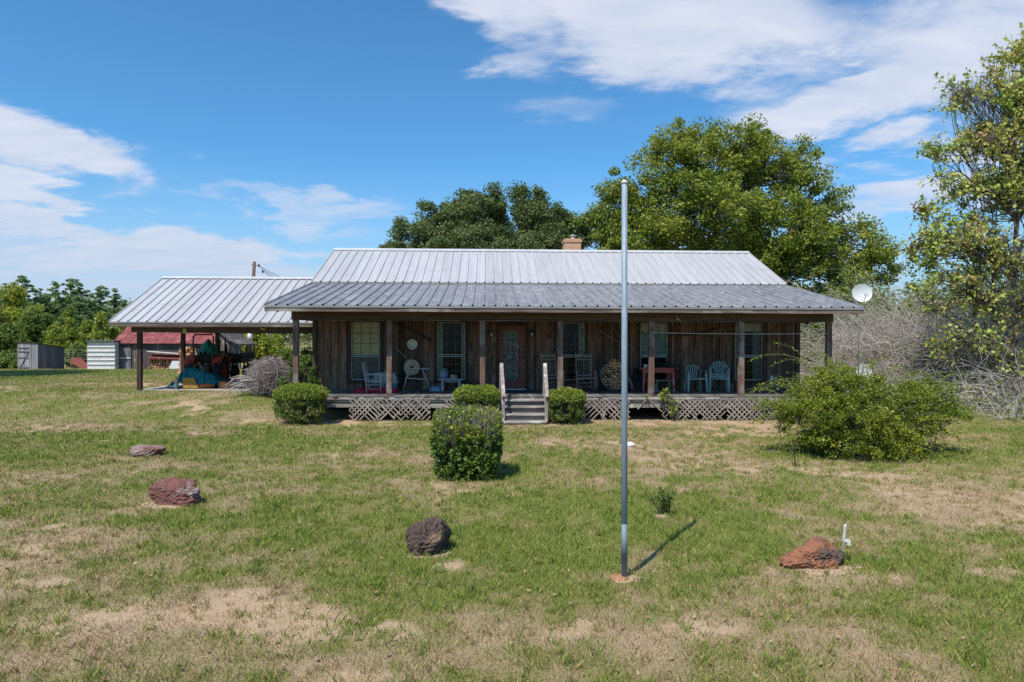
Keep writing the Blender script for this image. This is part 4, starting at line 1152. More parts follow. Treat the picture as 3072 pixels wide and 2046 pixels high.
# ---- the square privet in the lawn
def privet():
    rng = np.random.default_rng(71)
    Y = 10.95; x0, x1 = X_at(1290, Y), X_at(1508, Y); zb, zt = 0.0, 1.13; dp = 1.15
    c = np.array([(x0 + x1) / 2, Y + dp / 2, .58]); hs = np.array([(x1 - x0) / 2, dp / 2, .56])
    t = thing('square_shrub', 'square-clipped glossy green shrub with bare twigs on top in the middle of the lawn', 'shrub', (c[0], c[1], 0))
    n = 21000; sq = 7
    d = rng.normal(size=(n, 3)); q = (np.abs(d) ** sq).sum(-1) ** (1 / sq); d /= q[:, None]
    nz = np.array([mnoise.noise(Vector((x * 3, y * 3, z * 3))) for x, y, z in d])
    r = (1 - .35 * rng.random(n) ** 1.5) * (1 + .07 * nz)
    pit = np.array([mnoise.noise(Vector((x * 6, y * 6, z * 6 + 4))) for x, y, z in d]); keep = (nz > -.16 - .2 * rng.random(n)) & (pit > -.25 + .3 * (r > .85) - .2 * rng.random(n)) & ~((d[:, 2] > .85) & (rng.random(n) < .45)); P = (c + d * r[:, None] * hs)[keep]; dk = d[keep]
    P[:, 0] = c[0] + (P[:, 0] - c[0]) * (1.0 - .10 * np.clip(-dk[:, 2], 0, 1))
    low = dk[:, 2] < .25
    V, F = leaf_quads(P[low], .066, rng, up=.35, aspect=.6); np_obj('foliage', V, F, M_priv, t)
    V, F = leaf_quads(P[~low], .055, rng, up=.35, aspect=.6)
    np_obj('new_shoots', V, F, leafmat('privet_tip_leaves', [(0.100, 0.158, 0.018), (0.200, 0.251, 0.025), (0.315, 0.330, 0.035)], scale=2.5, rough=.4), t)
    k = 480; e = c + np.stack([rng.uniform(-1, 1, k), rng.uniform(-1, 1, k), rng.uniform(.72, 1.10, k)], -1) * hs * .97
    b0 = e * np.array([1, 1, 0]) + np.array([0, 0, 1]) * (e[:, 2:3] - rng.uniform(.25, .7, (k, 1))); b0[:, :2] = c[:2] + (b0[:, :2] - c[:2]) * .8; b0[:, 2] = np.maximum(b0[:, 2], .05)
    paths = np.array([curve(b0[i], e[i], rng, 5, 0, .06) for i in range(k)]); V, F = np_tubes(paths, np.tile(np.linspace(.006, .0025, 5), (k, 1)), 3)
    np_obj('dead_twigs', V, F, pmat('dead_privet_twigs', (.30, .27, .235), (.17, .145, .125), 6, isl=.4), t)
    k = 26; a = rng.random(k) * 2 * pi; b0 = np.stack([c[0] + np.cos(a) * .3, c[1] + np.sin(a) * .25, np.zeros(k)], -1); e = b0 + np.stack([rng.uniform(-.2, .2, k), rng.uniform(-.2, .2, k), np.full(k, .75)], -1)
    paths = np.array([curve(b0[i], e[i], rng, 5) for i in range(k)]); V, F = np_tubes(paths, np.tile(np.linspace(.022, .008, 5), (k, 1)), 5); np_obj('stems', V, F, M_barkd, t)
privet()

# ---- the large arching shrub on the right
def arching():
    rng = np.random.default_rng(81)
    Y = 13.3; b = gnd(2560, 1385); cx = X_at(2530, Y)
    t = thing('arching_shrub', 'large unpruned green shrub with long arching shoots right of the porch', 'shrub', (cx, Y, 0))
    lob = [px_lobe(u, v, Y + dy, ru, rv, ry) for (u, v, dy, ru, rv, ry) in [
        (2560, 1215, 0, 185, 110, 1.1), (2500, 1170, .2, 130, 80, .9), (2660, 1200, .1, 130, 75, .9), (2600, 1320, -.2, 190, 90, .9), (2450, 1250, 0, 130, 85, .8),
        (2760, 1200, .3, 100, 75, .9), (2810, 1240, .3, 85, 60, .7), (2370, 1215, .1, 85, 50, .5), (2700, 1290, -.1, 130, 90, .9), (2480, 1330, 0, 110, 60, .7)]]
    lm = []
    # dense inner mass
    cl = lobe_clumps(lob, 900, rng, .5); cl = cl[cl[:, 2] > .08]; pit = np.array([mnoise.noise(Vector(q * 1.9)) for q in cl]); cl = cl[pit > -.26]
    V, F = crown(cl, 90, .13, .045, rng, flat=.8, aspect=.5); lm.append((V, F))
    # arching shoots
    k = 430; org = lobe_clumps(lob, k, rng, .15)
    out = unit((org - np.array([cx + .1, Y, .55])) * np.array([1, 1, .5]) + rng.normal(size=(k, 3)) * .45)
    L = rng.uniform(.35, .95, k)
    paths = []; rad = []; lp = []; ld = []
    for i in range(k):
        n = 9; p = org[i].copy(); d = unit((out[i] + np.array([0, 0, .75]))[None])[0]; pts = [p.copy()]
        for j in range(n - 1):
            p = p + d * L[i] / (n - 1); d = unit((d + np.array([0, 0, -.20]))[None])[0]; pts.append(p.copy())
        pts = np.array(pts); pts[:, 2] = np.maximum(pts[:, 2], .03); paths.append(pts); rad.append(np.linspace(.0045, .0015, n))
        m = int(L[i] * 55 * rng.uniform(.5, 1.1)); s = rng.random(m) * (n - 1); i0 = np.minimum(s.astype(int), n - 2)
        q = pts[i0] + (pts[i0 + 1] - pts[i0]) * (s - i0)[:, None]; lp.append(q + rng.normal(size=q.shape) * .018); ld.append(np.tile(unit((pts[-1] - pts[0])[None]), (m, 1)))
    V, F = leaf_quads(np.concatenate(lp), .05, rng, up=.3, aspect=.42, dirs=np.concatenate(ld)); lm.append((V, F))
    # a few very long shoots towards the porch on the left and out to the right
    long_ = [((2480, 1120), (2250, 1085), 13.6), ((2440, 1150), (2238, 1190), 13.4), ((2400, 1165), (2260, 1172), 13.2), ((2450, 1130), (2310, 1100), 13.8), ((2350, 1240), (2250, 1270), 12.9), ((2840, 1210), (2960, 1270), 13.6), ((2850, 1290), (2900, 1360), 12.9),
             ((2700, 1150), (2760, 1110), 13.6), ((2430, 1200), (2240, 1225), 12.9), ((2810, 1180), (2900, 1215), 13.4), ((2560, 1110), (2480, 1085), 13.5)]
    lp = []; ld = []
    for (a, b_, yy) in long_:
        p0 = np.array(at(*a, yy)); p1 = np.array(at(*b_, yy - .3)); c = curve(p0, p1, rng, 9, .12, .04); paths.append(c); rad.append(np.linspace(.006, .002, 9))
        m = 34; s = (.25 + .75 * rng.random(m)) * 8; i0 = np.minimum(s.astype(int), 7); lp.append(c[i0] + (c[i0 + 1] - c[i0]) * (s - i0)[:, None] + rng.normal(size=(m, 3)) * .02); ld.append(np.tile(unit((p1 - p0)[None]), (m, 1)))
    V, F = leaf_quads(np.concatenate(lp), .055, rng, aspect=.4, dirs=np.concatenate(ld)); lm.append((V, F))
    V, F = cat(lm); np_obj('foliage', V, F, M_big, t)
    V, F = np_tubes(np.array(paths), np.array(rad), 3); np_obj('arching_shoots', V, F, pmat('green_shoot', (.24, .25, .09), (.15, .16, .06), 5), t)
    k = 40; a = rng.random(k) * 2 * pi; b0 = np.stack([cx + .1 + np.cos(a) * .35, Y + np.sin(a) * .3, np.full(k, -.05)], -1); e = lobe_clumps(lob, k, rng, .1)
    paths = np.array([curve(b0[i], e[i], rng, 6, .1, .05) for i in range(k)]); V, F = np_tubes(paths, np.tile(np.linspace(.025, .006, 6), (k, 1)), 5); np_obj('stems', V, F, M_bark, t)
arching()

# ---- the sparse tree at the right edge
def sparse_tree():
    rng = np.random.default_rng(91)
    Y = 22.0; bx = X_at(3080, Y)
    t = thing('redbud_tree', 'tall half-bare tree with yellow-green leaves and grey branches at the right edge', 'tree', (bx, Y, 0))
    lob = [px_lobe(u, v, Y + dy, ru, rv, ry) for (u, v, dy, ru, rv, ry) in [
        (3090, 150, 0, 90, 95, .9), (2985, 280, .2, 100, 70, 1.0), (2860, 285, 0, 85, 50, .7), (3090, 330, 0, 110, 110, 1.3), (2960, 420, -.2, 110, 80, 1.1), (2830, 460, 0, 85, 35, .6),
        (2900, 560, .1, 120, 70, 1.2), (3060, 540, 0, 140, 120, 1.5), (2790, 630, 0, 75, 45, .6), (2880, 700, -.3, 120, 70, 1.1), (3030, 740, 0, 150, 120, 1.5), (2770, 760, 0, 60, 60, .6),
        (2850, 850, -.2, 120, 70, 1.0), (3010, 900, -.2, 140, 90, 1.3), (2810, 930, 0, 80, 50, .7), (2960, 1010, -.5, 110, 60, .8), (2840, 1020, -.6, 60, 70, .5), (3040, 1080, -.6, 90, 70, .8), (3200, 400, 0, 150, 350, 1.8), (3200, 900, 0, 130, 200, 1.5)]]
    cl = lobe_clumps(lob, 620, rng, .25); cl = cl[cl[:, 2] > .5]
    P1, R1 = limb_skeleton((bx - .2, Y, -.1), (bx - .1, Y, 8.6), cl, rng, .17, nl=18, fork=.12)
    P2, R2 = limb_skeleton((bx - .75, Y + .3, -.1), (bx - 1.3, Y, 6.0), cl[cl[:, 0] < bx - 1.0][:150], rng, .10, nl=7, fork=.15)
    P3, R3 = limb_skeleton((bx + .4, Y - .2, -.1), (bx + .8, Y, 7.5), cl[cl[:, 0] > bx][:120], rng, .12, nl=6, fork=.15)
    # fine bare twigs at every clump, drooping
    k = len(cl) * 7; c0 = np.repeat(cl, 7, 0); e = c0 + unit(rng.normal(size=(k, 3)) + np.array([0, 0, -.25])) * rng.uniform(.25, .75, (k, 1))
    P4 = np.array([curve(c0[i], e[i], rng, 7, .03, .12) for i in range(k)]); R4 = np.tile(np.linspace(.008, .004, 7), (k, 1))
    P = np.concatenate([P1, P2, P3, P4]); Rr = np.maximum(np.concatenate([R1, R2, R3, R4]), .005)
    V, F = np_tubes(P, Rr, 4); np_obj('trunk', V, F, M_bark, t)
    m = len(P4); n = 58000; a = rng.integers(0, m, n); s = rng.random(n) * 6; i0 = np.minimum(s.astype(int), 5)
    Q = P4[a, i0] + (P4[a, i0 + 1] - P4[a, i0]) * (s - i0)[:, None] + rng.normal(size=(n, 3)) * .055
    nz = np.array([mnoise.noise(Vector(q * .8)) for q in Q]); keep = (nz > -.22) & ((Q[:, 2] > 4.2) | (rng.random(n) < .5)); Q = Q[keep]
    V, F = leaf_quads(Q, .095, rng, up=.15, aspect=.9, droop=.6, var=.5); np_obj('leaves', V, F, M_vine, t)
    c = np.array(at(2745, 720, Y)); c2 = np.array(at(2740, 640, Y)); d_ = np.minimum(((Q - c) ** 2).sum(-1), ((Q - c2) ** 2).sum(-1)); i = np.argsort(d_)[:160]
    V, F = leaf_quads(Q[i] + rng.normal(size=(len(i), 3)) * .1, .11, rng, aspect=.7, droop=.5); np_obj('red_leaves', V, F, M_redleaf, t)
sparse_tree()

# ---- bare grey bushes on the right
def bare_bush(label, u, Y, R0, H, seed, k=420, lean=(0, 0), group='bare grey bushes', mat_=None):
    rng = np.random.default_rng(seed); x = X_at(u, Y); z = gz(x, Y)
    paths = []; rad = []
    for i in range(k):
        a = rng.random() * 2 * pi; sp = rng.random() ** .7
        d = unit(np.array([[cos(a) * sp * 1.1 + lean[0], sin(a) * sp * 1.1 + lean[1], 1.0 * (1.15 - .5 * sp)]]))[0]
        L = H * rng.uniform(.75, 1.35); n = 8; p = np.array([x + cos(a) * sp * R0 * .35, Y + sin(a) * sp * R0 * .35, z - .05]); pts = [p]
        for j in range(n - 1):
            d = unit((d + np.array([cos(a) * .10, sin(a) * .10, -.17 * (.4 + sp)]) + rng.normal(size=3) * .05)[None])[0]; p = p + d * L / (n - 1); p[2] = max(p[2], z + .05); pts.append(p.copy())
        pts = np.array(pts); paths.append(pts); r0_ = rng.choice([.006, .009, .013, .024]); rad.append(np.linspace(r0_, .003, n))
        for b in range(7):
            s = rng.integers(2, n - 1); e = pts[s]; dd = unit((pts[s + 1] - pts[s] + rng.normal(size=3) * .09 * L)[None])[0]
            c = [e]; q = e.copy(); l2 = L * rng.uniform(.15, .42)
            for j in range(n - 1):
                dd = unit((dd + np.array([0, 0, -.07]) + rng.normal(size=3) * .08)[None])[0]; q = q + dd * l2 / (n - 1); q[2] = max(q[2], z + .04); c.append(q.copy())
            paths.append(np.array(c)); rad.append(np.linspace(.0055, .003, n))
    V, F = np_tubes(np.array(paths), np.array(rad), 3)
    o = thing('bare_bush', label, 'bush', (x, Y, z), group); np_obj('twigs', V, F, mat_ or M_twig, o)
    T = np.array(paths)[:, 3:, :].reshape(-1, 3); T = T[rng.choice(len(T), 2200)]; nzv = np.array([mnoise.noise(Vector(q * .9)) for q in T]); T = np.repeat(T[nzv > .12], 4, 0); T = T + rng.normal(size=T.shape) * .12; T[:, 2] = np.maximum(T[:, 2], z + .05)
    V, F = leaf_quads(T, .085, rng, aspect=.6, droop=.3); np_obj('stray_leaves', V, F, M_mid, o)
    return o
bare_bush('bare grey bush spilling towards the right porch corner', 2560, 27.5, 2.6, 4.0, 301, 470)
bare_bush('bare grey bush in the middle of the row behind the lower dish', 2730, 27.0, 2.8, 4.4, 302, 520)
bare_bush('bare grey bush left of the half-bare tree', 2890, 25.8, 2.6, 4.4, 303, 480)
bare_bush('bare grey bush at the foot of the half-bare tree', 3050, 24.4, 2.4, 4.4, 304, 450)
bare_bush('dense bare grey bush between the two tallest bare bushes', 2815, 26.6, 2.4, 4.3, 308, 420)
bare_bush('small low bare bush at the front of the row', 2840, 24.6, 1.2, 1.7, 305, 260)
bare_bush('tall thin bare bush under the upper satellite dish', 2660, 30.5, 2.6, 5.4, 306, 360)
bare_bush('bare bush with dark stems at the right edge of the photo', 3075, 21.5, 1.4, 3.0, 307, 240)

# ---- twiggy clipped bush beside the carport, half dead
def dead_hedge():
    rng = np.random.default_rng(93); Y = 22.4; x0, x1 = X_at(742, Y), X_at(930, Y); z = gz((x0 + x1) / 2, Y)
    c = np.array([(x0 + x1) / 2, Y, z + .62]); hs = np.array([(x1 - x0) / 2, .8, .68])
    t = thing('half_dead_bush', 'rounded mauve-grey leafless bush between the carport and the porch', 'bush', (c[0], c[1], z))
    k = 2600; d = rng.normal(size=(k, 3)); d /= ((np.abs(d) ** 2.6).sum(-1) ** (1 / 2.6))[:, None]
    e = c + d * hs * (.66 + .46 * rng.random(k))[:, None]; e[:, 2] = np.maximum(e[:, 2], z + .05)
    b0 = c + d * hs * .35 + rng.normal(size=(k, 3)) * .12; b0[:, 2] = np.maximum(b0[:, 2], z + .03)
    paths = np.array([curve(b0[i], e[i], rng, 5, .0, .12) for i in range(k)]); V, F = np_tubes(paths, np.tile(np.linspace(.008, .004, 5), (k, 1)), 3)
    np_obj('twigs', V, F, pmat('mauve_dead_twigs', (.40, .34, .34), (.22, .18, .18), 5, isl=.4), t)
    k = 40; sp = []
    for i in range(k):
        a = rng.uniform(pi * .75, pi * 1.35); s = np.array([c[0] - hs[0] * .6, Y - .3, z + rng.uniform(.05, .5)]); sp.append(curve(s, s + np.array([-rng.uniform(.4, .95), -rng.uniform(0, .5), rng.uniform(-.15, .2)]), rng, 6, .15, .06)); sp[-1][:, 2] = np.maximum(sp[-1][:, 2], z + .02)
    V, F = np_tubes(np.array(sp), np.tile(np.linspace(.010, .005, 6), (k, 1)), 4); np_obj('branch', V, F, M_twig, t)
    g = thing('leafy_shrub', 'small glossy green shrub growing between the dead bush and the house corner', 'shrub', (X_at(930, 21.2), 21.2, z))
    lob = [px_lobe(900, 1120, 21.6, 34, 45, .35), px_lobe(940, 1135, 21.2, 22, 40, .3), px_lobe(925, 1090, 21.4, 22, 30, .3), px_lobe(880, 1080, 22.0, 22, 22, .3), px_lobe(850, 1150, 21.3, 25, 20, .3), px_lobe(862, 1062, 22.3, 26, 18, .3)]
    cl = lobe_clumps(lob, 170, rng, .2); V, F = crown(cl, 60, .13, .055, rng, aspect=.55); np_obj('foliage', V, F, M_priv, g)
    P_, R_ = limb_skeleton((X_at(915, 21.3), 21.3, z - .05), (X_at(915, 21.3), 21.3, z + .8), cl, rng, .03, nl=5); V, F = np_tubes(P_, np.minimum(R_, .02), 4); np_obj('stems', V, F, M_barkd, g)
dead_hedge()

# ---- small plants
def sprig(name, label, catg, base, k, H, spread, ls, lm, seed, perm=14, sm=M_barkd, tilt=(0, 0), rad0=.006, aspect=.45, startf=.2):
    rng = np.random.default_rng(seed); b = np.array(base, float)
    t = thing(name, label, catg, base); paths = []; lp = []; ld = []
    for i in range(k):
        a = rng.random() * 2 * pi; e = b + np.array([cos(a) * spread * rng.uniform(.2, 1) + tilt[0], sin(a) * spread * rng.uniform(.2, 1) + tilt[1], H * rng.uniform(.6, 1.0)])
        c = curve(b + rng.normal(size=3) * np.array([.03, .03, 0]), e, rng, 6, .05, .06); paths.append(c)
        s = (startf + (1 - startf) * rng.random(perm)) * 5; i0 = np.minimum(s.astype(int), 4); lp.append(c[i0] + (c[i0 + 1] - c[i0]) * (s - i0)[:, None] + rng.normal(size=(perm, 3)) * ls * .4); ld.append(np.tile(unit((e - b)[None]), (perm, 1)))
    V, F = np_tubes(np.array(paths), np.tile(np.linspace(rad0, rad0 * .35, 6), (k, 1)), 4); np_obj('stems', V, F, sm, t)
    V, F = leaf_quads(np.concatenate(lp), ls, rng, dirs=np.concatenate(ld), aspect=aspect); np_obj('leaves', V, F, lm, t)
    return t
g = gnd(2000, 1545); sprig('seedling_shrub', 'small sparse seedling shrub right of the metal pole', 'shrub', (g.x, g.y, 0), 12, .38, .2, .042, M_hedge, 601, 46)
sprig('seedling_shrub', 'leaning dark forked twig with few leaves beside the seedling shrub', 'shrub', (g.x - .05, g.y, 0), 3, .36, .04, .03, M_hedge, 602, 16, tilt=(-.22, 0), rad0=.007)
p = at(2020, 1250, 18.9); sprig('porch_plant', 'broad-leaved yellow-green plant climbing the lattice right of the middle porch post', 'plant', (p.x, 18.85, 0), 9, .80, .16, .095, M_hedge_tip, 603, 12)
p = at(1990, 1190, 19.25); sprig('porch_plant', 'low leafy plant poking up at the deck edge by the middle porch post', 'plant', (X_at(1992, 18.88), 18.88, .30), 9, .62, .24, .10, M_hedge_tip, 604, 9, startf=.6)
p = at(1938, 1190, 19.25); sprig('porch_plant', 'tiny leafy sprig left of the middle porch post', 'plant', (X_at(1938, 18.88), 18.88, .42), 4, .44, .08, .07, M_hedge_tip, 605, 6, startf=.7)
p = gnd(2435, 1380); sprig('leggy_weed', 'leggy pale weed at the left foot of the arching shrub', 'plant', (X_at(2390, 12.2), 12.2, 0), 6, .55, .18, .05, M_hedge_tip, 606, 8, aspect=.35)
# ------------------------------------------------------------------ things on the porch
M_chairgrey = pmat('grey_weathered_chair_wood', (.48, .46, .45), (.30, .28, .28), 3, (4, 4, 1), .85, bump=.2)
M_rocker = pmat('rocking_chair_wood', (.34, .28, .22), (.19, .155, .125), 3, (4, 4, 1), .8, bump=.2)
M_wovn = pmat('woven_seat_red_brown', (.26, .10, .10), (.40, .26, .25), 22, (1, 3, 1), .8)
M_greenpl = pmat('faded_green_plastic', (.25, .37, .345), (.20, .30, .285), 4, rough=.45, c3=(.26, .36, .35), s3=6)
M_redtable = pmat('worn_red_paint', (.42, .075, .06), (.33, .06, .05), 5, rough=.6, c3=(.40, .22, .18), s3=9, lo3=.56, hi3=.72)
M_tablebase = pmat('red_paint_worn_to_grey', (.36, .07, .06), (.42, .36, .36), 12, rough=.7, lo=.5, hi=.62)
M_red_cloth = pmat('crimson_cloth', (.45, .02, .05), (.32, .014, .035), 8, rough=.9)
M_blueplas = pmat('blue_plastic', (.10, .22, .31), (.08, .18, .26), 4, rough=.5)
M_greyplas = pmat('grey_plastic', (.34, .36, .34), (.27, .29, .27), 4, rough=.55)
M_jug = pmat('blue_water_jug', (.14, .22, .28), (.10, .17, .23), 5, rough=.25, spec=.6)
M_whitepaint = pmat('chipped_white_paint', (.58, .58, .56), (.40, .40, .39), 7, rough=.6, c3=(.28, .27, .26), s3=9, lo3=.6, hi3=.7)
M_stone = pmat('grindstone', (.47, .38, .24), (.38, .30, .19), 5, rough=.9, bump=.2)
M_logend = pmat('split_log_wood', (.66, .38, .19), (.38, .20, .10), 7, rough=.9, bump=.3, objrand=.45, c3=(.16, .11, .085), s3=5, lo3=.55, hi3=.65)
M_enamel = pmat('cream_enamel', (.62, .62, .54), (.52, .52, .45), 5, rough=.3)

def P(u, Y): return X_at(u, Y)
ZD = DZ + .004

def rock_mesh_blob(name, label, catg, c, size, mat_, seed, amp=.3, sub=4, flat_bottom=True, freq=1.6, rot=0., group=None, edge=.0, warp=None, facets=13):
    import bmesh
    bm = bmesh.new(); bmesh.ops.create_icosphere(bm, subdivisions=sub, radius=1.0)
    o = Vector((seed * 3.7, seed * 1.3, seed * 2.1)); Mx = Matrix.Rotation(rot, 3, 'Z')
    prr = random.Random(seed * 7 + 1); planes = []
    for _ in range(facets):
        pn = Vector((prr.gauss(0, 1), prr.gauss(0, 1), prr.gauss(0, .8))).normalized(); planes.append((pn, prr.uniform(.74, 1.0)))
    for v in bm.verts:
        n = v.co.normalized()
        q = Vector((abs(n.x) ** 2.6 + abs(n.y) ** 2.6 + abs(n.z) ** 2.6, 0, 0)).x ** (-1 / 2.6)
        k = (1 - edge) + edge * q
        for pn, pd in planes:
            dt_ = n.dot(pn)
            if dt_ > .05: k = min(k, pd / dt_)
        k *= 1 + amp * mnoise.noise(n * freq * .8 + o) + amp * .30 * mnoise.noise(n * freq * 2.2 + o) + amp * .42 * mnoise.noise(n * freq * 5 + o) - amp * .40 * abs(mnoise.noise(n * freq * 9 + o)) + amp * .20 * mnoise.noise(n * freq * 28 + o)
        p = Vector((n.x * k * size[0] / 2, n.y * k * size[1] / 2, n.z * k * size[2] / 2))
        if warp: p = warp(p, size)
        if flat_bottom: p.z = max(p.z, -size[2] * .36)
        v.co = Mx @ p
    me = bpy.data.meshes.new(name); bm.to_mesh(me); bm.free()
    me.polygons.foreach_set('use_smooth', [True] * len(me.polygons))
    ob = link(name, me, mat_, None, c); tag(ob, label, catg, group); return ob
def cloth_heap(name, label, catg, x0, x1, y0, y1, z0, h, mat_, seed, group=None, nx=46, ny=26, rag=.12):
    rr = random.Random(seed); vs = []; fs = []
    for j in range(ny + 1):
        for i in range(nx + 1):
            s, t = i / nx, j / ny
            e = min(s, 1 - s) * 2; e2 = min(t, 1 - t) * 2
            env = min(1, e * 3.0) ** .6 * min(1, e2 * 2.2) ** .6
            n = mnoise.noise(Vector((s * 4.2 + seed, t * 2.4, 0))) ; r = 1 - abs(mnoise.noise(Vector((s * 9 + seed, t * 5 + 3, 1)))) * 2
            z = z0 + .008 + env * h * max(.12, (.62 + .55 * n + .28 * r))
            dx = rag * mnoise.noise(Vector((t * 5, seed, 2))) * (1 - e); dy = rag * mnoise.noise(Vector((s * 5, seed, 5))) * (1 - e2)
            vs.append((x0 + (x1 - x0) * s + dx, y0 + (y1 - y0) * t + dy, z))
    for j in range(ny):
        for i in range(nx): a = j * (nx + 1) + i; fs.append((a, a + 1, a + nx + 2, a + nx + 1))
    nb = len(vs); vs += [(p[0], p[1], z0 + .002) for p in vs]
    bd = [i for i in range(nx + 1)] + [(nx + 1) * j + nx for j in range(1, ny + 1)] + [(nx + 1) * ny + i for i in range(nx - 1, -1, -1)] + [(nx + 1) * j for j in range(ny - 1, 0, -1)]
    for a, b in zip(bd, bd[1:] + bd[:1]): fs.append((b, a, a + nb, b + nb))
    m = MB(); m.add(vs, fs, True); o = m.build(name, mat_, None, ((x0 + x1) / 2, (y0 + y1) / 2, z0)); tag(o, label, catg, group); return o

cloth_heap('blanket', 'crumpled crimson blanket lying on the deck under the left window', 'blanket', P(1057, 20.2), P(1196, 20.2), 19.95, 20.55, ZD, .15, M_red_cloth, 3)

# pet carrier
t = thing('pet_carrier', 'grey and blue plastic pet carrier behind the small ladder-back chair', 'pet carrier', (P(1157, 20.8), 20.85, ZD))
x0, x1 = P(1120, 20.75), P(1193, 20.75)
def taper_box(m, x0, x1, y0, y1, z0, z1, k0, k1):
    cx, cy = (x0 + x1) / 2, (y0 + y1) / 2; hx, hy = (x1 - x0) / 2, (y1 - y0) / 2; vs = []
    for z, k in ((z0, k0), (z1, k1)):
        for a, b in ((-1, -1), (1, -1), (1, 1), (-1, 1)): vs.append((cx + a * hx * k, cy + b * hy * k, z))
    m.add(vs, [(0, 3, 2, 1), (4, 5, 6, 7), (0, 1, 5, 4), (1, 2, 6, 5), (2, 3, 7, 6), (3, 0, 4, 7)])
m = MB(); taper_box(m, x0, x1, 20.6, 21.05, ZD, ZD + .24, .9, .98); m.build('lower_shell', M_blueplas, t)
m = MB(); taper_box(m, x0 - .012, x1 + .012, 20.59, 21.06, ZD + .241, ZD + .27, 1.02, 1.0); taper_box(m, x0, x1, 20.6, 21.05, ZD + .2701, ZD + .55, .98, .80)
for k in range(6):
    xx = x0 + .12 + k * (x1 - x0 - .24) / 5; m.beam((xx, 20.60, ZD + .29), (xx + (x0 + x1 - 2 * xx) * .14, 20.65, ZD + .52), .012, .01)
m.build('upper_shell', M_greyplas, t)
m = MB(); m.tube([(P(1150, 20.8), 20.83, ZD + .55), (P(1152, 20.8), 20.83, ZD + .585), (P(1164, 20.8), 20.83, ZD + .585), (P(1166, 20.8), 20.83, ZD + .55)], .012, 6); m.build('handle', M_greyplas, t)

# small ladder-back armchair seen from the side
def ladder_chair():
    t = thing('ladderback_chair', 'small grey ladder-back armchair turned sideways on the deck under the left window', 'chair', (P(1120, 19.95), 20.0, ZD))
    xb, xf = P(1103, 19.95), P(1145, 19.95); W = .20; z = ZD; Yc = 20.0; top = {}
    for s in (-1, 1):
        y = Yc + s * W; m = MB(); lean = -.10; m.tube([(xb, y, z), (xb - .02, y, z + .38), (xb + lean - .02, y, z + .86), (xb + lean - .022, y, z + .90)], [.018, .018, .016, .006], 8); m.build('rear_post', M_chairgrey, t)
        m = MB(); m.tube([(xf, y, z), (xf, y, z + .54), (xf, y, z + .565)], [.017, .018, .008], 8); m.build('front_leg', M_chairgrey, t)
        m = MB(); m.beam((xb - .045, y, z + .535), (xf + .02, y, z + .548), .045, .018); m.build('armrest', M_chairgrey, t)
    m = MB()
    for hh in (.12, .24): 
        for s in (-1, 1): m.tube([(xb, Yc + s * W, z + hh), (xf, Yc + s * W, z + hh + .01)], .010, 6)
        m.tube([(xf, Yc - W, z + hh + .03), (xf, Yc + W, z + hh + .03)], .010, 6); m.tube([(xb, Yc - W, z + hh), (xb, Yc + W, z + hh)], .010, 6)
    m.tube([(xf, Yc - W, z + .44), (xf, Yc + W, z + .44)], .009, 6)
    m.build('stretcher', M_chairgrey, t)
    m = MB(); m.box((xb - .02, Yc - W, z + .335), (xf + .015, Yc + W, z + .36)); m.build('seat', M_chairgrey, t)
    m = MB()
    for hh in (.50, .64, .78): m.box((xb - .03 - (hh - .38) * .2, Yc - W, z + hh - .03), (xb - .018 - (hh - .38) * .2, Yc + W, z + hh + .03))
    m.build('back_slats', M_chairgrey, t)
ladder_chair()

# treadle grindstone
def grindstone():
    Y = 20.9; gx = P(1236, Y); zc = at(1236, 1102, Y).z; r = .245
    t = thing('grindstone', 'large tan grindstone wheel on a chipped white pipe stand', 'grindstone', (gx, Y, ZD))
    m = MB(); m.lathe([(.03, -.035), (r - .012, -.035), (r, -.022), (r, .022), (r - .012, .035), (.03, .035)], 40, (0, 0, 0), Matrix.Translation((gx, Y, zc)) @ Matrix.Rotation(pi / 2, 4, 'X')); m.build('stone_wheel', M_stone, t)
    m = MB(); m.lathe([(.045, 0), (.045, .03), (.02, .035), (.02, .06)], 12, (0, 0, 0), Matrix.Translation((gx, Y - .036, zc)) @ Matrix.Rotation(pi / 2, 4, 'X')); m.tube([(gx, Y - .09, zc), (gx, Y + .2, zc)], .012, 8)
    m.lathe([(.016, 0), (.016, .008)], 10, (0, 0, 0), Matrix.Translation((P(1243, Y), Y - .036, at(1243, 1094, Y).z)) @ Matrix.Rotation(pi / 2, 4, 'X')); m.build('axle', M_iron, t)
    zt = at(1229, 1106, Y - .1).z
    for yy in (Y - .12, Y + .14):
        m = MB()
        m.tube([(P(1226, yy), yy, zt), (P(1209, yy - .1), yy - .06, ZD)], .015, 8); m.tube([(P(1267, yy), yy, zt), (P(1291, yy - .1), yy - .06, ZD)], .015, 8)
        m.tube([(P(1229, yy), yy, zt + .003), (P(1290, yy), yy, zt - .01)], .017, 8); m.tube([(P(1221, yy), yy - .02, zt - .29), (P(1279, yy), yy - .02, zt - .33)], .012, 8)
        m.tube([(P(1221, yy), yy - .02, zt - .27), (P(1246, yy), yy, zt - .01)], .012, 8)
        m.build('stand_frame', M_whitepaint, t)
    m = MB(); m.tube([(P(1270, Y), Y - .1, zt), (P(1277, Y), Y - .12, zt + .16)], .006, 6); m.build('water_hook', M_iron, t)
grindstone()

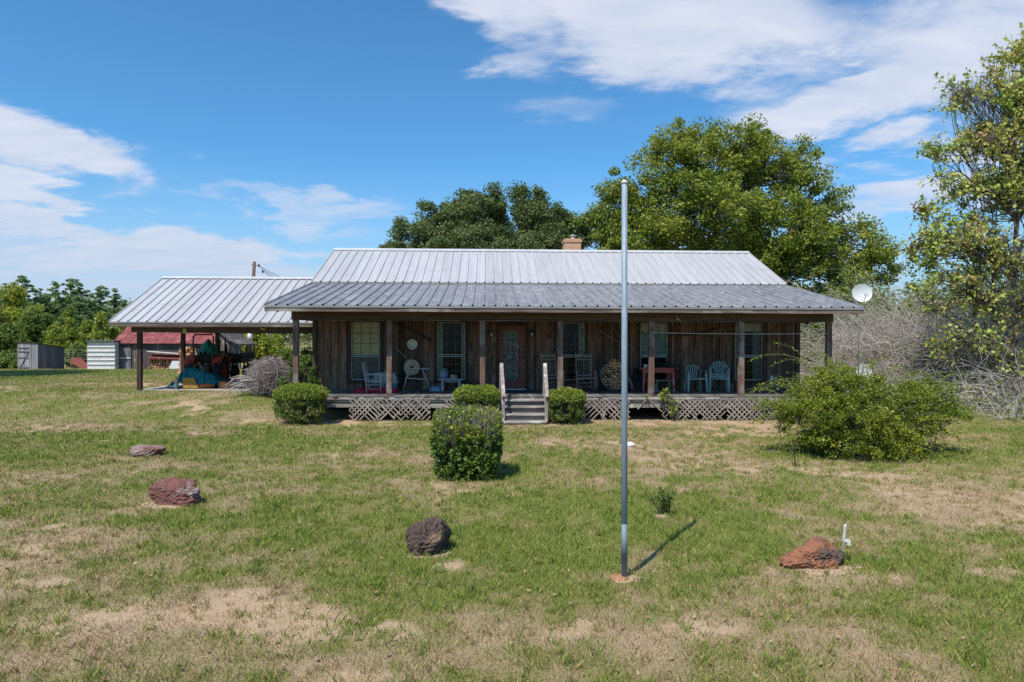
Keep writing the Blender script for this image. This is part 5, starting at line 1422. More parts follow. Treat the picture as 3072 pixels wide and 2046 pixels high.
def wall_rod(name, label, catg, a, b, r, mat_, yo=.06, bend=0., extra=None):
    Y = WY - yo; p, q = at(*a, Y), at(*b, Y); n = 6
    pts = [p + (q - p) * (i / n) + Vector((0, 0, bend * 4 * (i / n) * (1 - i / n))) for i in range(n + 1)]
    m = MB(); m.tube(pts, r, 8)
    if extra: extra(m, p, q)
    o = m.build(name, mat_, None, tuple(p)); tag(o, label, catg); return o
def saw_teeth(m, p, q):
    d = (q - p).normalized()
    m.tube([p, p + Vector((-.05, -.02, .10))], .016, 6); m.tube([q, q + Vector((.05, -.02, .09))], .016, 6)
wall_rod('crosscut_saw', 'long dark curved saw hanging slanted on the wall above the enamel basin', 'saw', (1182, 970), (1290, 1022), .020, M_iron, .05, .05, saw_teeth)
wall_rod('wooden_pole', 'grey wooden pole leaning on the wall behind the grindstone', 'tool handle', (1184, 1040), (1228, 1082), .015, M_greyz, .10)
wall_rod('hand_plough_handle', 'pale wooden tool handle slanting on the wall above the round log rack, lower of two', 'tool handle', (1792, 985), (1862, 1032), .015, M_lattice, .06)
wall_rod('hand_plough_handle', 'pale wooden tool handle slanting on the wall left of the metal pole, upper of two', 'tool handle', (1826, 975), (1902, 1050), .014, M_lattice, .06)
wall_rod('wooden_yoke', 'dark curved wooden yoke hung on the wall above the green chairs', 'yoke', (2035, 1006), (2150, 985), .024, M_trim, .07, -.06)

# enamel basin
Y = WY - .085; p = at(1237, 1033, Y)
m = MB(); m.lathe([(.001, .042), (.07, .042), (.112, .034), (.125, .0), (.157, .006), (.162, -.002), (.155, -.010), (.118, -.004), (.105, .028), (.06, .036), (.001, .036)], 32, (0, 0, 0), Matrix.Translation((p.x, Y - .0, p.z)) @ Matrix.Rotation(-pi / 2, 4, 'X') @ Matrix.Translation((0, 0, 0)), cap=False)
o = m.build('enamel_basin', M_enamel, None, (p.x, Y, p.z)); tag(o, 'round cream enamel basin hanging on the brown wall', 'basin')

# bench with jug and bag
Y = 20.75; t = thing('bench', 'small grey-white slab bench under the second window', 'bench', (P(1353, Y), Y, ZD))
x0, x1 = P(1317, Y), P(1389, Y); zt = ZD + .37
M_benchp = pmat('faded_bench_paint', (.34, .38, .42), (.26, .29, .33), 5, XS, .7, c3=(.45, .46, .46), s3=7)
m = MB(); m.box((x0, Y - .16, zt - .04), (x1, Y + .16, zt)); m.build('seat', M_benchp, t)
for xx in (x0 + .07, x1 - .14): m = MB(); m.prism([(xx, Y - .14, ZD), (xx + .09, Y - .14, ZD), (xx + .07, Y - .14, zt - .041), (xx + .01, Y - .14, zt - .041)], (0, .28, 0)); m.build('leg', M_benchp, t)
m = MB(); m.box((x0 + .14, Y - .012, zt - .12), (x1 - .14, Y + .012, zt - .042)); m.build('brace', M_benchp, t)
jx = P(1332, Y); t = thing('water_jug', 'dull blue round water container standing on the left end of the bench', 'jug', (jx, Y, zt))
m = MB(); m.lathe([(.125, .002), (.14, .012), (.145, .03), (.14, .045), (.135, .05), (.14, .17), (.135, .20), (.145, .215), (.14, .25), (.11, .27), (.05, .275)], 28, (jx, Y, zt)); m.build('body', M_jug, t)
m = MB(); m.lathe([(.03, .272), (.03, .30), (.022, .305)], 12, (jx, Y, zt)); m.build('cap', M_plastic_w, t)
m = MB(); m.tube([(jx - .11, Y, zt + .265), (jx - .10, Y, zt + .30), (jx - .06, Y, zt + .30), (jx - .05, Y, zt + .272)], .009, 6); m.tube([(jx + .11, Y, zt + .265), (jx + .10, Y, zt + .30), (jx + .06, Y, zt + .30), (jx + .05, Y, zt + .272)], .009, 6); m.build('handle', M_jug, t)
M_paper = pmat('crumpled_tan_paper', (.44, .33, .22), (.30, .21, .14), 9, rough=.9)
cloth_heap('paper_bag', 'crumpled tan paper bag lying on the right half of the bench', 'bag', P(1349, Y), P(1374, Y), Y - .1, Y + .1, zt + .001, .12, M_paper, 12, nx=20, ny=14, rag=.03)
cloth_heap('plastic_bag', 'pale blue plastic bag on the deck beside the bench', 'bag', P(1291, 20.7), P(1322, 20.7), 20.55, 20.85, ZD, .13, pmat('blue_bag_film', (.30, .38, .52), (.22, .29, .42), 7, rough=.35), 15, nx=24, ny=16, rag=.04)
cloth_heap('teal_rag', 'small teal rag on the deck below the grindstone', 'rag', P(1214, 20.4), P(1228, 20.4), 20.3, 20.4, ZD, .03, pmat('teal_cloth', (.03, .20, .17), (.02, .14, .12), 7, rough=.9), 16, nx=12, ny=8, rag=.02)
bx = P(1426, 20.95)
t = thing('wicker_basket', 'brown wicker basket against the wall left of the third porch post', 'basket', (bx, 20.95, ZD))
m = MB(); m.lathe([(.115, .0), (.12, .02), (.14, .24), (.15, .25), (.15, .28), (.135, .28), (.13, .24), (.11, .02)], 24, (bx, 20.95, ZD)); m.build('body', pmat('wicker', (.17, .075, .055), (.09, .04, .03), 40, (1, 1, 2), .85, bump=.5), t)
m = MB(); m.lathe([(.152, .248), (.158, .265), (.152, .283), (.132, .283)], 24, (bx, 20.95, ZD)); m.build('rim', pmat('wicker_rim', (.22, .10, .07), (.14, .06, .045), 40, rough=.85), t)
m = MB(); m.box((P(1518, 20.6), 20.35, ZD), (P(1592, 20.6), 20.95, ZD + .014)); o = m.build('door_mat', pmat('dark_blue_mat', (.045, .055, .085), (.03, .036, .06), 60, rough=.95), None, (P(1555, 20.6), 20.65, ZD)); tag(o, 'dark blue door mat on the deck before the red door', 'mat')

# rocking chairs (front = -Y in local space)
def rocking_chair():
    t = thing('rocking_chair', 'x', 'rocking chair', (0, 0, 0), 'wooden rocking chairs on the porch')
    W = .27; m = None
    for s in (-1, 1):
        m = MB(); m.tube([(s * .22, .20, .10), (s * .22, .22, .42), (s * .235, .38, 1.12), (s * .236, .386, 1.14), (s * .237, .392, 1.18)], [.019, .02, .016, .02, .005], 8); m.build('rear_post', M_rocker, t)
        m = MB(); m.tube([(s * W, -.24, .07), (s * W, -.24, .60)], [.018, .020], 8); m.build('front_leg', M_rocker, t)
        m = MB(); m.tube([(s * W, -.30, .615), (s * W, -.24, .625), (s * .25, .26, .605)], [.018, .028, .014], 6); m.build('armrest', M_rocker, t)
        m = MB(); pts = [(s * .245, -.52 + .98 * i / 12, .035 + .20 * ((i / 12 - .45) * 2) ** 2 * .6) for i in range(13)]
        for a, b in zip(pts, pts[1:]): m.beam(a, b, .03, .035, (0, 0, 1))
        m.build('rocker', M_rocker, t)
    m = MB(); m.box((-.215, .372, 1.02), (.215, .392, 1.10)); m.box((-.215, .355, .93), (.215, .372, .975)); m.box((-.215, .225, .46), (.215, .245, .50)); m.build('back_rail', M_rocker, t)
    for k in range(7):
        x = -.165 + k * .055; m = MB(); m.tube([(x, .235, .49), (x, .362, .95)], .008, 6); m.build('spindle', M_rocker, t)
    m = MB(); n = 8
    vs = [(-.25 + .5 * i / n, -.27 + .5 * j / n, .425 - .02 * sin(pi * i / n) * sin(pi * j / n)) for j in range(n + 1) for i in range(n + 1)]
    fs = [(j * (n + 1) + i, j * (n + 1) + i + 1, (j + 1) * (n + 1) + i + 1, (j + 1) * (n + 1) + i) for j in range(n) for i in range(n)]
    m.add(vs, fs, True); m.add([(p[0], p[1], p[2] - .035) for p in vs], [tuple(reversed(f)) for f in fs], True)
    m.tube([(-.25, -.27, .41), (.25, -.27, .41)], .022, 8); m.tube([(-.25, .22, .41), (.25, .22, .41)], .02, 8); m.build('seat', M_wovn, t)
    m = MB()
    for z in (.16, .29): m.tube([(-W, -.24, z), (W, -.24, z)], .011, 6)
    for s in (-1, 1):
        for z in (.20, .31): m.tube([(s * W, -.24, z), (s * .22, .21, z + .02)], .010, 6)
    m.tube([(-.22, .2, .22), (.22, .2, .22)], .010, 6); m.build('stretcher', M_rocker, t)
    return t
rc = rocking_chair(); rc.location = (P(1757, 20.35), 20.45, ZD); rc['label'] = 'slatted rocking chair with red-brown woven seat, right of the fourth porch post'
rc2 = copy_tree(rc); rc2.location = (P(1658, 20.45), 20.5, ZD); rc2.rotation_euler = (0, 0, .30); rc2['label'] = 'slatted rocking chair turned slightly, behind the right step rail and the fourth post'

# firewood: split logs
def log_mesh(k):
    rr = random.Random(k); n = rr.choice([3, 4, 4, 5]); L = .36
    ang = sorted([i * 2 * pi / n + rr.uniform(-.35, .35) for i in range(n)]); r = [rr.uniform(.045, .064) for _ in range(n)]
    m = MB(); m.prism([(r[i] * cos(ang[i]), -L / 2, r[i] * sin(ang[i])) for i in range(n)], (rr.uniform(-.01, .01), L, rr.uniform(-.01, .01)))
    me = bpy.data.meshes.new('split_log'); me.from_pydata(m.v, [], m.f); me.materials.append(M_logend); me.update(); return me
LOGS = [log_mesh(k) for k in range(7)]
def put_log(c, ry, rz, label, group, sc=1.0, rr=random):
    o = bpy.data.objects.new('split_log', rr.choice(LOGS)); COL.objects.link(o); o.location = c; o.rotation_euler = (0, ry, rz); o.scale = (sc, sc, sc); tag(o, label, 'firewood', group); return o
Y = 20.75; ox = P(1842, Y); R_ = .405; oz = ZD + .045 + R_
t = thing('log_ring', 'round black steel firewood ring packed with split logs behind the metal pole', 'log rack', (ox, Y, ZD))
m = MB()
for yy in (Y - .14, Y + .14): m.tube([(ox + R_ * cos(a), yy, oz + R_ * sin(a)) for a in [pi * .62 + i * pi * 1.76 / 40 for i in range(41)]], .017, 6)
m.build('ring', M_drip, t)
m = MB()
for yy in (Y - .14, Y + .14):
    m.tube([(ox - .44, yy, ZD + .012), (ox + .44, yy, ZD + .012)], .012, 6)
    for s in (-1, 1): m.tube([(ox + s * .43, yy, ZD + .012), (ox + s * .40, yy, ZD + .42)], .010, 6)
for s in (-1, 1): m.tube([(ox + s * .43, Y - .14, ZD + .012), (ox + s * .43, Y + .14, ZD + .012)], .010, 6)
m.build('base_frame', M_iron, t)
rr = random.Random(9); n = 0
st = .093
for j in range(-6, 9):
    for i in range(-6, 7):
        x = i * st + (j % 2) * st / 2 + rr.uniform(-.008, .008); z = j * st * .87 + rr.uniform(-.008, .008)
        r = sqrt(x * x + z * z); inside = r < R_ - .055 or (z > .15 and abs(x) < .36 - (z - .15) * .75 and z < .50)
        if inside:
            put_log((ox + x, Y + rr.uniform(-.03, .03), oz + z), rr.uniform(0, 6.28), rr.uniform(-.03, .03), 'split log packed in the round steel firewood ring', 'split logs in the firewood ring', rr.uniform(.82, 1.02), rr); n += 1
print('logs', n)
# leaning rounds beside the ring and by the rocker
M_barklog = pmat('log_bark', (.24, .16, .12), (.12, .08, .06), 5, (3, 3, 1), .9, bump=.5)
def leaning_log(a, b, Y, r, lab, dy=.12):
    p, q = at(*a, Y), at(*b, Y); p.z = ZD + r * .6
    m = MB(); m.tube([p, (p + q) / 2 + Vector((.01, 0, 0)), q + Vector((0, dy, 0))], [r, r * 1.06, r * .95], 12)
    o = m.build('log', M_barklog, None, tuple(p)); tag(o, lab, 'firewood', 'loose logs on the deck'); return o
leaning_log((1899, 1170), (1885, 1128), 20.5, .055, 'thick round log leaning beside the right side of the firewood ring')
leaning_log((1791, 1172), (1789, 1120), 20.6, .050, 'upright round log standing between the rocking chair and the firewood ring', .02)
# heap of broken kindling at the foot of the fourth post
rr = random.Random(21); cx = P(1705, 19.25)
M_kind = pmat('pale_broken_wood', (.62, .42, .32), (.42, .26, .20), 8, rough=.9, objrand=.3)
for k in range(26):
    u = rr.gauss(0, 1); m = MB(); a = rr.uniform(0, 6.28); tl = rr.uniform(-.5, .6); L = rr.uniform(.06, .17); d = Vector((cos(a) * cos(tl), sin(a) * cos(tl), sin(tl))) * L
    x = cx + rr.gauss(0, .13); c = Vector((x, 19.35 + rr.uniform(-.1, .12), ZD + .03 + rr.random() * max(.02, .24 - abs(x - cx) * .9)))
    w = rr.uniform(.03, .06); m.beam(c - d / 2, c + d / 2, w, w * .6, (0, 0, 1), w * .7, w * .3)
    o = m.build('kindling_chunk', M_kind, None, tuple(c)); tag(o, 'pale broken wood chunk in the heap at the foot of the fourth porch post', 'kindling', 'heap of broken wood by the fourth post')
m = MB(); p = at(1655, 1150, 20.1); m.lathe([(.03, 0), (.05, .03), (.055, .09), (.02, .13)], 8, (p.x, 19.9, ZD)); o = m.build('kindling_chunk', M_kind, None, (p.x, 19.9, ZD)); tag(o, 'single pale wood chunk standing between the rocking chair legs', 'kindling')

# red table and what stands on it
Y0 = 20.25; x0, x1 = P(1921, Y0), P(2036, Y0); zt = ZD + .725
t = thing('red_table', 'worn red wooden table with tapered legs behind the fifth porch post', 'table', ((x0 + x1) / 2, 20.5, ZD))
m = MB(); m.box((x0, Y0, zt - .028), (x1, Y0 + .62, zt)); m.build('table_top', M_redtable, t)
m = MB(); a0, a1 = x0 + .10, x1 - .12; m.box((a0, Y0 + .06, zt - .145), (a1, Y0 + .08, zt - .029)); m.box((a0, Y0 + .52, zt - .145), (a1, Y0 + .54, zt - .029)); m.box((a0 + .001, Y0 + .081, zt - .145), (a0 + .02, Y0 + .519, zt - .029)); m.box((a1 - .02, Y0 + .081, zt - .145), (a1 - .001, Y0 + .519, zt - .029)); m.build('apron', M_redtable, t)
for xx, s in ((a0 + .04, -1), (a1 - .04, 1)):
    for yy in (Y0 + .05, Y0 + .53):
        m = MB(); m.beam((xx + s * .035, yy, ZD + .002), (xx + s * .0, yy, zt - .146), .05, .05, (0, 1, 0), .085, .06); m.build('leg', M_tablebase if s > 0 and yy < Y0 + .3 else M_redtable, t)
x = P(1936, Y0 + .15)
t = thing('mug', 'white mug with a dark mark at the left end of the red table', 'mug', (x, Y0 + .15, zt))
m = MB(); m.lathe([(.038, 0), (.042, .005), (.043, .10), (.039, .10), (.037, .012), (.001, .010)], 20, (x, Y0 + .15, zt + .001), cap=False); m.build('body', M_plastic_w, t)
m = MB(); m.tube([(x + .04, Y0 + .15, zt + .085), (x + .07, Y0 + .15, zt + .08), (x + .07, Y0 + .15, zt + .03), (x + .04, Y0 + .15, zt + .022)], .007, 6); m.build('handle', M_plastic_w, t)
m = MB(); m.lathe([(.0436, .03), (.0436, .075)], 20, (x, Y0 + .15, zt + .001), cap=False); 
x = P(1990, Y0 + .3); m = MB(); rr = random.Random(31)
pts = []
for k in range(90):
    a = k * .42; r = .09 + .09 * sin(k * .13) ** 2; pts.append((x + .12 * sin(k * .05) + r * 1.5 * cos(a), Y0 + .3 + r * .9 * sin(a), zt + .02 + .0011 * k + .02 * abs(sin(k * .37))))
pts += [(x + .28, Y0 + .1, zt + .02), (x + .31, Y0 - .02, zt + .0), (x + .33, Y0 - .03, zt - .12), (x + .35, Y0 - .03, zt - .25)]
m.tube(pts, .010, 6); o = m.build('coiled_hose', M_black, None, (x, Y0 + .3, zt)); tag(o, 'tangled black hose coiled on the right half of the red table', 'hose')
m = MB(); x = P(2004, Y0 + .45); m.lathe([(.06, 0), (.075, .03), (.04, .12), (.03, .16)], 10, (x, Y0 + .45, zt)); m.lathe([(.03, .16), (.05, .18), (.03, .2)], 8, (x, Y0 + .45, zt)); o = m.build('black_lamp_base', M_black, None, (x, Y0 + .45, zt)); tag(o, 'small black metal lamp standing at the back of the red table', 'lamp')
cloth_heap('black_bag', 'limp black bag hanging over the left end of the red table', 'bag', P(1895, 20.7), P(1932, 20.7), 20.5, 20.85, ZD, .0 + .72, pmat('black_cloth', (.012, .012, .014), (.02, .02, .022), 8, rough=.95), 33, nx=24, ny=16, rag=.05)
# stool with a grey slab under the table
t = thing('low_stool', 'low dark wooden stool pushed under the red table', 'stool', (P(1990, 20.75), 20.75, ZD))
m = MB(); m.box((P(1965, 20.75), 20.62, ZD + .30), (P(2012, 20.75), 20.9, ZD + .33)); m.build('seat', M_rocker, t)
for uu in (1968, 2008):
    for yy in (20.65, 20.86): m = MB(); m.beam((P(uu, 20.75), yy, ZD), (P(uu * .9 + 1990 * .1, 20.75), yy, ZD + .30), .03, .03, (0, 1, 0)); m.build('leg', M_rocker, t)
x = P(1972, 20.2)
m = MB(); m.prism([(x - .07, 20.3, ZD), (x + .12, 20.3, ZD), (x - .05, 20.34, ZD + .22)], (0, .03, 0)); o = m.build('slate_piece', pmat('slate', (.13, .14, .15), (.09, .10, .11), 6), None, (x, 20.3, ZD)); tag(o, 'grey triangular slate piece standing under the red table', 'slate')

# green plastic chairs
def plastic_chair(group):
    t = thing('plastic_chair', 'x', 'plastic chair', (0, 0, 0), group); W = .25
    m = MB(); n = 8; vs = []; fs = []
    for j in range(n + 1):
        for i in range(n + 1):
            s, v = i / n, j / n; w = .24 - .03 * v; vs.append(((s - .5) * 2 * w, -.22 + .42 * v, .435 - .012 * sin(pi * s) * sin(pi * v) - .02 * v + (-.02 if j == 0 else 0)))
    for j in range(n):
        for i in range(n): a = j * (n + 1) + i; fs.append((a, a + 1, a + n + 2, a + n + 1))
    m.add(vs, fs, True); m.add([(p[0], p[1], p[2] - .012) for p in vs], [tuple(reversed(f)) for f in fs], True); m.box((-.24, -.232, .385), (.24, -.22, .42)); m.build('seat', M_greenpl, t)
    m = MB()   # back: arched rim and fan of slats
    rim = []
    for i in range(17):
        a = pi * i / 16; rim.append((.235 * cos(a) * (1 + .12 * sin(a)), .22 + .055 * sin(a), .55 + .245 * sin(a) ** .8))
    for a, b in zip(rim, rim[1:]): m.beam(a, b, .018, .035, (0, 1, 0))
    for k in range(5):
        f = (k - 2) / 2; m.beam((f * .09, .195, .42), (f * .155, .265, .785 - .05 * abs(f) ** 2), .030, .012, (0, 1, 0))
    m.beam((-.235, .21, .56), (-.20, .19, .42), .02, .03, (0, 1, 0)); m.beam((.235, .21, .56), (.20, .19, .42), .02, .03, (0, 1, 0))
    m.build('backrest', M_greenpl, t)
    for s in (-1, 1):
        m = MB(); pts = [(s * .235, .23, .60), (s * .285, .14, .645), (s * .30, .0, .655), (s * .295, -.14, .645), (s * .275, -.215, .60), (s * .262, -.225, .54)]
        for a, b in zip(pts, pts[1:]): m.beam(a, b, .045, .016, (0, 0, 1))
        m.build('armrest', M_greenpl, t)
        m = MB(); m.beam((s * .285, -.27, 0), (s * .262, -.225, .56), .042, .03, (0, 1, 0), .062, .04); m.build('leg', M_greenpl, t)
        m = MB(); m.beam((s * .245, .27, 0), (s * .215, .20, .43), .042, .03, (0, 1, 0), .055, .04); m.build('leg', M_greenpl, t)
    return t
pc = plastic_chair('green plastic chairs on the porch'); pc.location = (P(2087, 20.3), 20.35, ZD); pc['label'] = 'single faded green plastic armchair standing between the red table and the chair stack'
for k in range(3):
    c = copy_tree(pc); c.location = (P(2160, 20.4) + .01 * k, 20.45 + .028 * k, ZD + .055 * k); c.rotation_euler = (0, 0, -.32)
    c['label'] = ['bottom green plastic chair of the stack near the sixth porch post', 'middle green plastic chair of the stack near the sixth porch post', 'top green plastic chair of the stack near the sixth porch post'][k]

# clothes line along the porch
p, q = at(1954, 998, PY - .08), at(2485, 1001, PY - .08)
m = MB(); m.tube([p + (q - p) * (i / 12) + Vector((0, 0, -.02 * sin(pi * i / 12))) for i in range(13)], .006, 5); o = m.build('clothes_line', M_plastic_w, None, tuple(p)); tag(o, 'thin white clothes line strung from the fifth post to the right end post', 'clothes line')
# hook/bird ornament on the beam and screw plate on the third post
p = at(2032, 956, PY - .12)
m = MB(); m.lathe([(.005, -.05), (.03, -.03), (.038, 0), (.025, .03), (.004, .05)], 10, (p.x, p.y, p.z)); m.beam((p.x - .02, p.y, p.z + .03), (p.x - .035, p.y, p.z + .08), .025, .02, (0, 1, 0)); m.beam((p.x + .02, p.y, p.z - .02), (p.x + .09, p.y, p.z - .045), .03, .012, (0, 1, 0))
o = m.build('bird_ornament', pmat('weathered_tan', (.42, .36, .26), (.3, .25, .18), 9), None, tuple(p)); tag(o, 'small tan bird-shaped ornament fixed on the porch beam', 'ornament')

# satellite dishes
def dish(label, u, v, Y, dia, zbase, tiltx, rz):
    c = at(u, v, Y); t = thing('satellite_dish', label, 'satellite dish', (c.x, c.y + .15, zbase), 'satellite dishes')
    Mx = Matrix.Translation(c) @ Matrix.Rotation(rz, 4, 'Z') @ Matrix.Rotation(pi / 2 - tiltx, 4, 'X')
    r = dia / 2
    prof = [(.001, .0)] + [(r * k / 6, -.11 * (k / 6) ** 2 * dia) for k in range(1, 7)]
    m = MB(); m.lathe([(a, -b) for a, b in prof], 36, (0, 0, 0), Mx @ Matrix.Diagonal((1.0, .93, 1, 1)) , cap=False); m.lathe([(a + .003, -b - .012) for a, b in prof], 36, (0, 0, 0), Mx @ Matrix.Diagonal((1.0, .93, 1, 1)), cap=False)
    m.build('reflector', pmat('dish_white', (.62, .64, .64), (.55, .57, .57), 4, rough=.4), t)
    f = Mx @ Vector((.02, -.10, .34)); lo = Mx @ Vector((.04, -r * .82, .07))
    m = MB(); m.tube([lo, f], .014, 6); m.build('feed_arm', M_ridge, t)
    m = MB(); m.cbox((0, 0, 0), (.13, .085, .09), Matrix.Translation(f) @ Matrix.Rotation(.15, 4, 'Y')); m.build('feed_horn', M_plastic_w, t)
    m = MB(); b = Mx @ Vector((0, 0, -.05)); m.tube([b, Vector((b.x, b.y + .1, b.z - .15)), (b.x, b.y + .1, zbase)], .025, 8); m.build('mast', M_ridge, t)
dish('white satellite dish above the right end of the porch roof', 2583, 880, 22.4, .66, 0.0, .12, -.10)
dish('white satellite dish low behind the arching shrub', 2590, 1112, 24.5, .56, 0.0, .12, -.10)
# pinkish and green yard things under the bare bushes
p = gnd(2875, 1178, 0.0); 
cloth_heap('feed_sack', 'faded pink and tan sack lying under the bare bushes on the right', 'sack', X_at(2868, 24.6), X_at(2925, 24.6), 24.4, 24.9, gz(14, 24.6), .42, pmat('pink_sack', (.45, .25, .20), (.36, .32, .22), 5, rough=.9), 41, nx=24, ny=16)
m = MB(); x = X_at(2822, 24.8); m.lathe([(.20, 0), (.24, .35), (.25, .36), (.22, .36), (.19, .03)], 20, (x, 24.8, 0.0)); o = m.build('green_bucket', pmat('green_bucket_plastic', (.05, .22, .13), (.04, .17, .10), 5, rough=.5), None, (x, 24.8, 0)); tag(o, 'green plastic bucket half hidden under the bare bushes', 'bucket')
# ------------------------------------------------------------------ lawn things
def rockmat(name, a, b, c, s=7, lo3=.5, hi3=.62): return pmat(name, a, b, s, rough=.92, bump=.9, bscale=34, c3=c, s3=5, lo3=lo3, hi3=hi3)
M_r1 = rockmat('rust_ironstone', (.30, .125, .065), (.17, .075, .05), (.10, .07, .06))
M_r2 = rockmat('dark_pitted_rock', (.105, .07, .058), (.055, .04, .036), (.30, .19, .11), lo3=.55, hi3=.66)
M_r3 = rockmat('maroon_rock', (.19, .075, .065), (.12, .055, .05), (.28, .22, .21), lo3=.55, hi3=.66)
M_r4 = rockmat('pale_mauve_rock', (.27, .20, .19), (.19, .13, .125), (.20, .085, .06), lo3=.52, hi3=.64)
g = gnd(2457, 1712); rock_mesh_blob('rock', 'rust-orange ironstone rock beside the metal stake at the lower right', 'rock', (g.x, g.y + .14, .09), (.60, .38, .42), M_r1, 4, amp=.24, sub=6, rot=.0, warp=lambda p, z: Vector((p.x + p.z * .12, p.y, p.z * (.80 + .35 * p.x / z[0]) - (.10 if p.x < 0 else 0) * (-p.x))), group='ironstone rocks on the lawn', edge=.5)
g = gnd(1285, 1668); rock_mesh_blob('rock', 'dark pitted upright rock with an ochre hollow, lower centre of the lawn', 'rock', (g.x, g.y + .13, .125), (.42, .38, .50), M_r2, 31, amp=.28, sub=6, rot=.5, facets=9, warp=lambda p, z: Vector((p.x * (1.05 - .12 * p.z / z[2]) - .05 * (p.z < 0) * 0, p.y, p.z)), group='ironstone rocks on the lawn', edge=.6)
g = gnd(516, 1520); rock_mesh_blob('rock', 'wide maroon flat-topped rock on the left of the lawn', 'rock', (g.x, g.y + .2, .12), (.74, .46, .42), M_r3, 9, amp=.22, sub=6, rot=-.1, group='ironstone rocks on the lawn', edge=1.0)
g = gnd(422, 1373); rock_mesh_blob('rock', 'low pale mauve slab rock farthest back on the left lawn', 'rock', (g.x, g.y + .2, .075), (.66, .50, .30), M_r4, 17, amp=.22, sub=6, rot=.2, group='ironstone rocks on the lawn', edge=.9)
g = gnd(1890, 1340); rock_mesh_blob('rock', 'small white stone lying in the grass behind the metal pole', 'rock', (g.x, g.y, .03), (.26, .2, .12), pmat('white_stone', (.62, .6, .57), (.45, .43, .4), 6, rough=.9, bump=.4), 23, amp=.4, sub=4, edge=.7, group='ironstone rocks on the lawn')
# bare earth collars round rocks and pole (real soil rings laid on the turf)
M_earth = pmat('sandy_earth', (.46, .33, .24), (.36, .25, .18), 14, rough=.95, bump=.5, bscale=60)
def earth(u, v, rx, ry, seed, mat_=M_earth, lab='sandy bare earth'):
    g = gnd(u, v); m = MB(); n = 40; z = gz(g.x, g.y); vs = [(g.x, g.y, z + .016)]
    for ring in (.55, .85, 1.0):
        for i in range(n):
            a = 2 * pi * i / n; k = ring * (1 + .5 * mnoise.noise(Vector((cos(a) * 1.5, sin(a) * 1.5, seed))) + .35 * mnoise.noise(Vector((cos(a) * 5, sin(a) * 5, seed))))
            vs.append((g.x + rx * k * cos(a), g.y + ry * k * sin(a), z + (.014 if ring < .6 else (.008 if ring < .9 else -.012))))
    fs = [(0, 1 + i, 1 + (i + 1) % n) for i in range(n)]
    for r_ in range(2):
        for i in range(n): a = 1 + r_ * n + i; b = 1 + r_ * n + (i + 1) % n; fs.append((a, a + n, b + n, b))
    m.add(vs, fs, True); o = m.build('bare_earth', mat_, None, (g.x, g.y, z)); o['kind'] = 'structure'; return o
earth(1300, 1662, .25, .17, 1); earth(2490, 1708, .38, .20, 2); earth(500, 1515, .42, .18, 3); earth(1885, 1740, .20, .12, 4); earth(1990, 1550, .13, .09, 6)
# galvanised pole with cap
g = gnd(1876, 1738)
t = thing('metal_pole', 'tall galvanised steel pole standing in the lawn in front of the porch', 'pole', (g.x, g.y, 0))
top = at(1871.5, 552, g.y); top.z = at(1871.5, 552, g.y).z
d = (top - g).normalized()
m = MB(); m.tube([g - d * .1, g + (top - g) * .5, top], [.030, .029, .028], 20); m.build('pipe', M_steel, t)
m = MB()
for (r, a) in ((.031, 0), (.034, .012), (.034, .028), (.022, .045), (.004, .052)): pass
m.tube([top + d * 0, top + d * .004, top + d * .022, top + d * .034, top + d * .04], [.029, .034, .034, .02, .004], 20); m.build('cap', M_ridge, t)
m = MB(); j = g + (top - g) * .14; m.tube([j - d * .36, j], [.0302, .0302], 20); m.build('lower_sleeve', pmat('rusty_galvanised', (.21, .255, .30), (.17, .20, .235), 8, (4, 4, .8), .65, .2, c3=(.30, .17, .11), s3=9, lo3=.62, hi3=.75), t)
m = MB(); m.lathe([(.10, -.05), (.11, .012), (.09, .022), (.033, .03)], 14, (g.x - .04, g.y, .0)); m.build('footing', pmat('orange_clay', (.40, .20, .12), (.30, .16, .10), 12, rough=.95), t)
# metal stake with a tag beside the rust rock
g = gnd(2533, 1692); t = thing('ground_stake', 'thin steel stake with a small cream plate beside the rust-orange rock', 'stake', (g.x, g.y, 0))
m = MB(); m.tube([g + Vector((0, 0, -.05)), g + Vector((.0, 0, .27)), at(2540, 1573, g.y)], .007, 6); m.box((g.x + .004, g.y - .006, .26), (g.x + .022, g.y + .008, at(2540, 1573, g.y).z - .02)); m.build('rod', M_ridge, t)
p = at(2544, 1622, g.y); m = MB(); m.box((p.x - .035, p.y - .03, p.z - .012), (p.x + .03, p.y + .02, p.z + .006)); m.box((p.x - .01, p.y - .035, p.z - .045), (p.x + .022, p.y - .008, p.z - .013)); m.build('plate', M_enamel, t)
# fallen leaves / straw bits on the lawn: things nobody would count
rng = np.random.default_rng(12); n = 600
D = 4.2 + rng.random(n) ** 1.2 * 12; l = (rng.random(n) * 2 - 1) * D * .78; Xf = l * cos(YAW) + D * sin(YAW); Yf = -l * sin(YAW) + D * cos(YAW)
V, F = leaf_quads(np.stack([Xf, Yf, ground_z(Xf, Yf) + .03], -1), .045, rng, up=1.2, aspect=.6)
o = np_obj('fallen_leaves', V, F, leafmat('dry_fallen_leaves', [(.16, .07, .04), (.26, .15, .08), (.42, .33, .2)], trans=0), None, (0, 0, 0)); o['kind'] = 'stuff'; o['label'] = 'scattered dry fallen leaves on the lawn'; o['category'] = 'leaves'

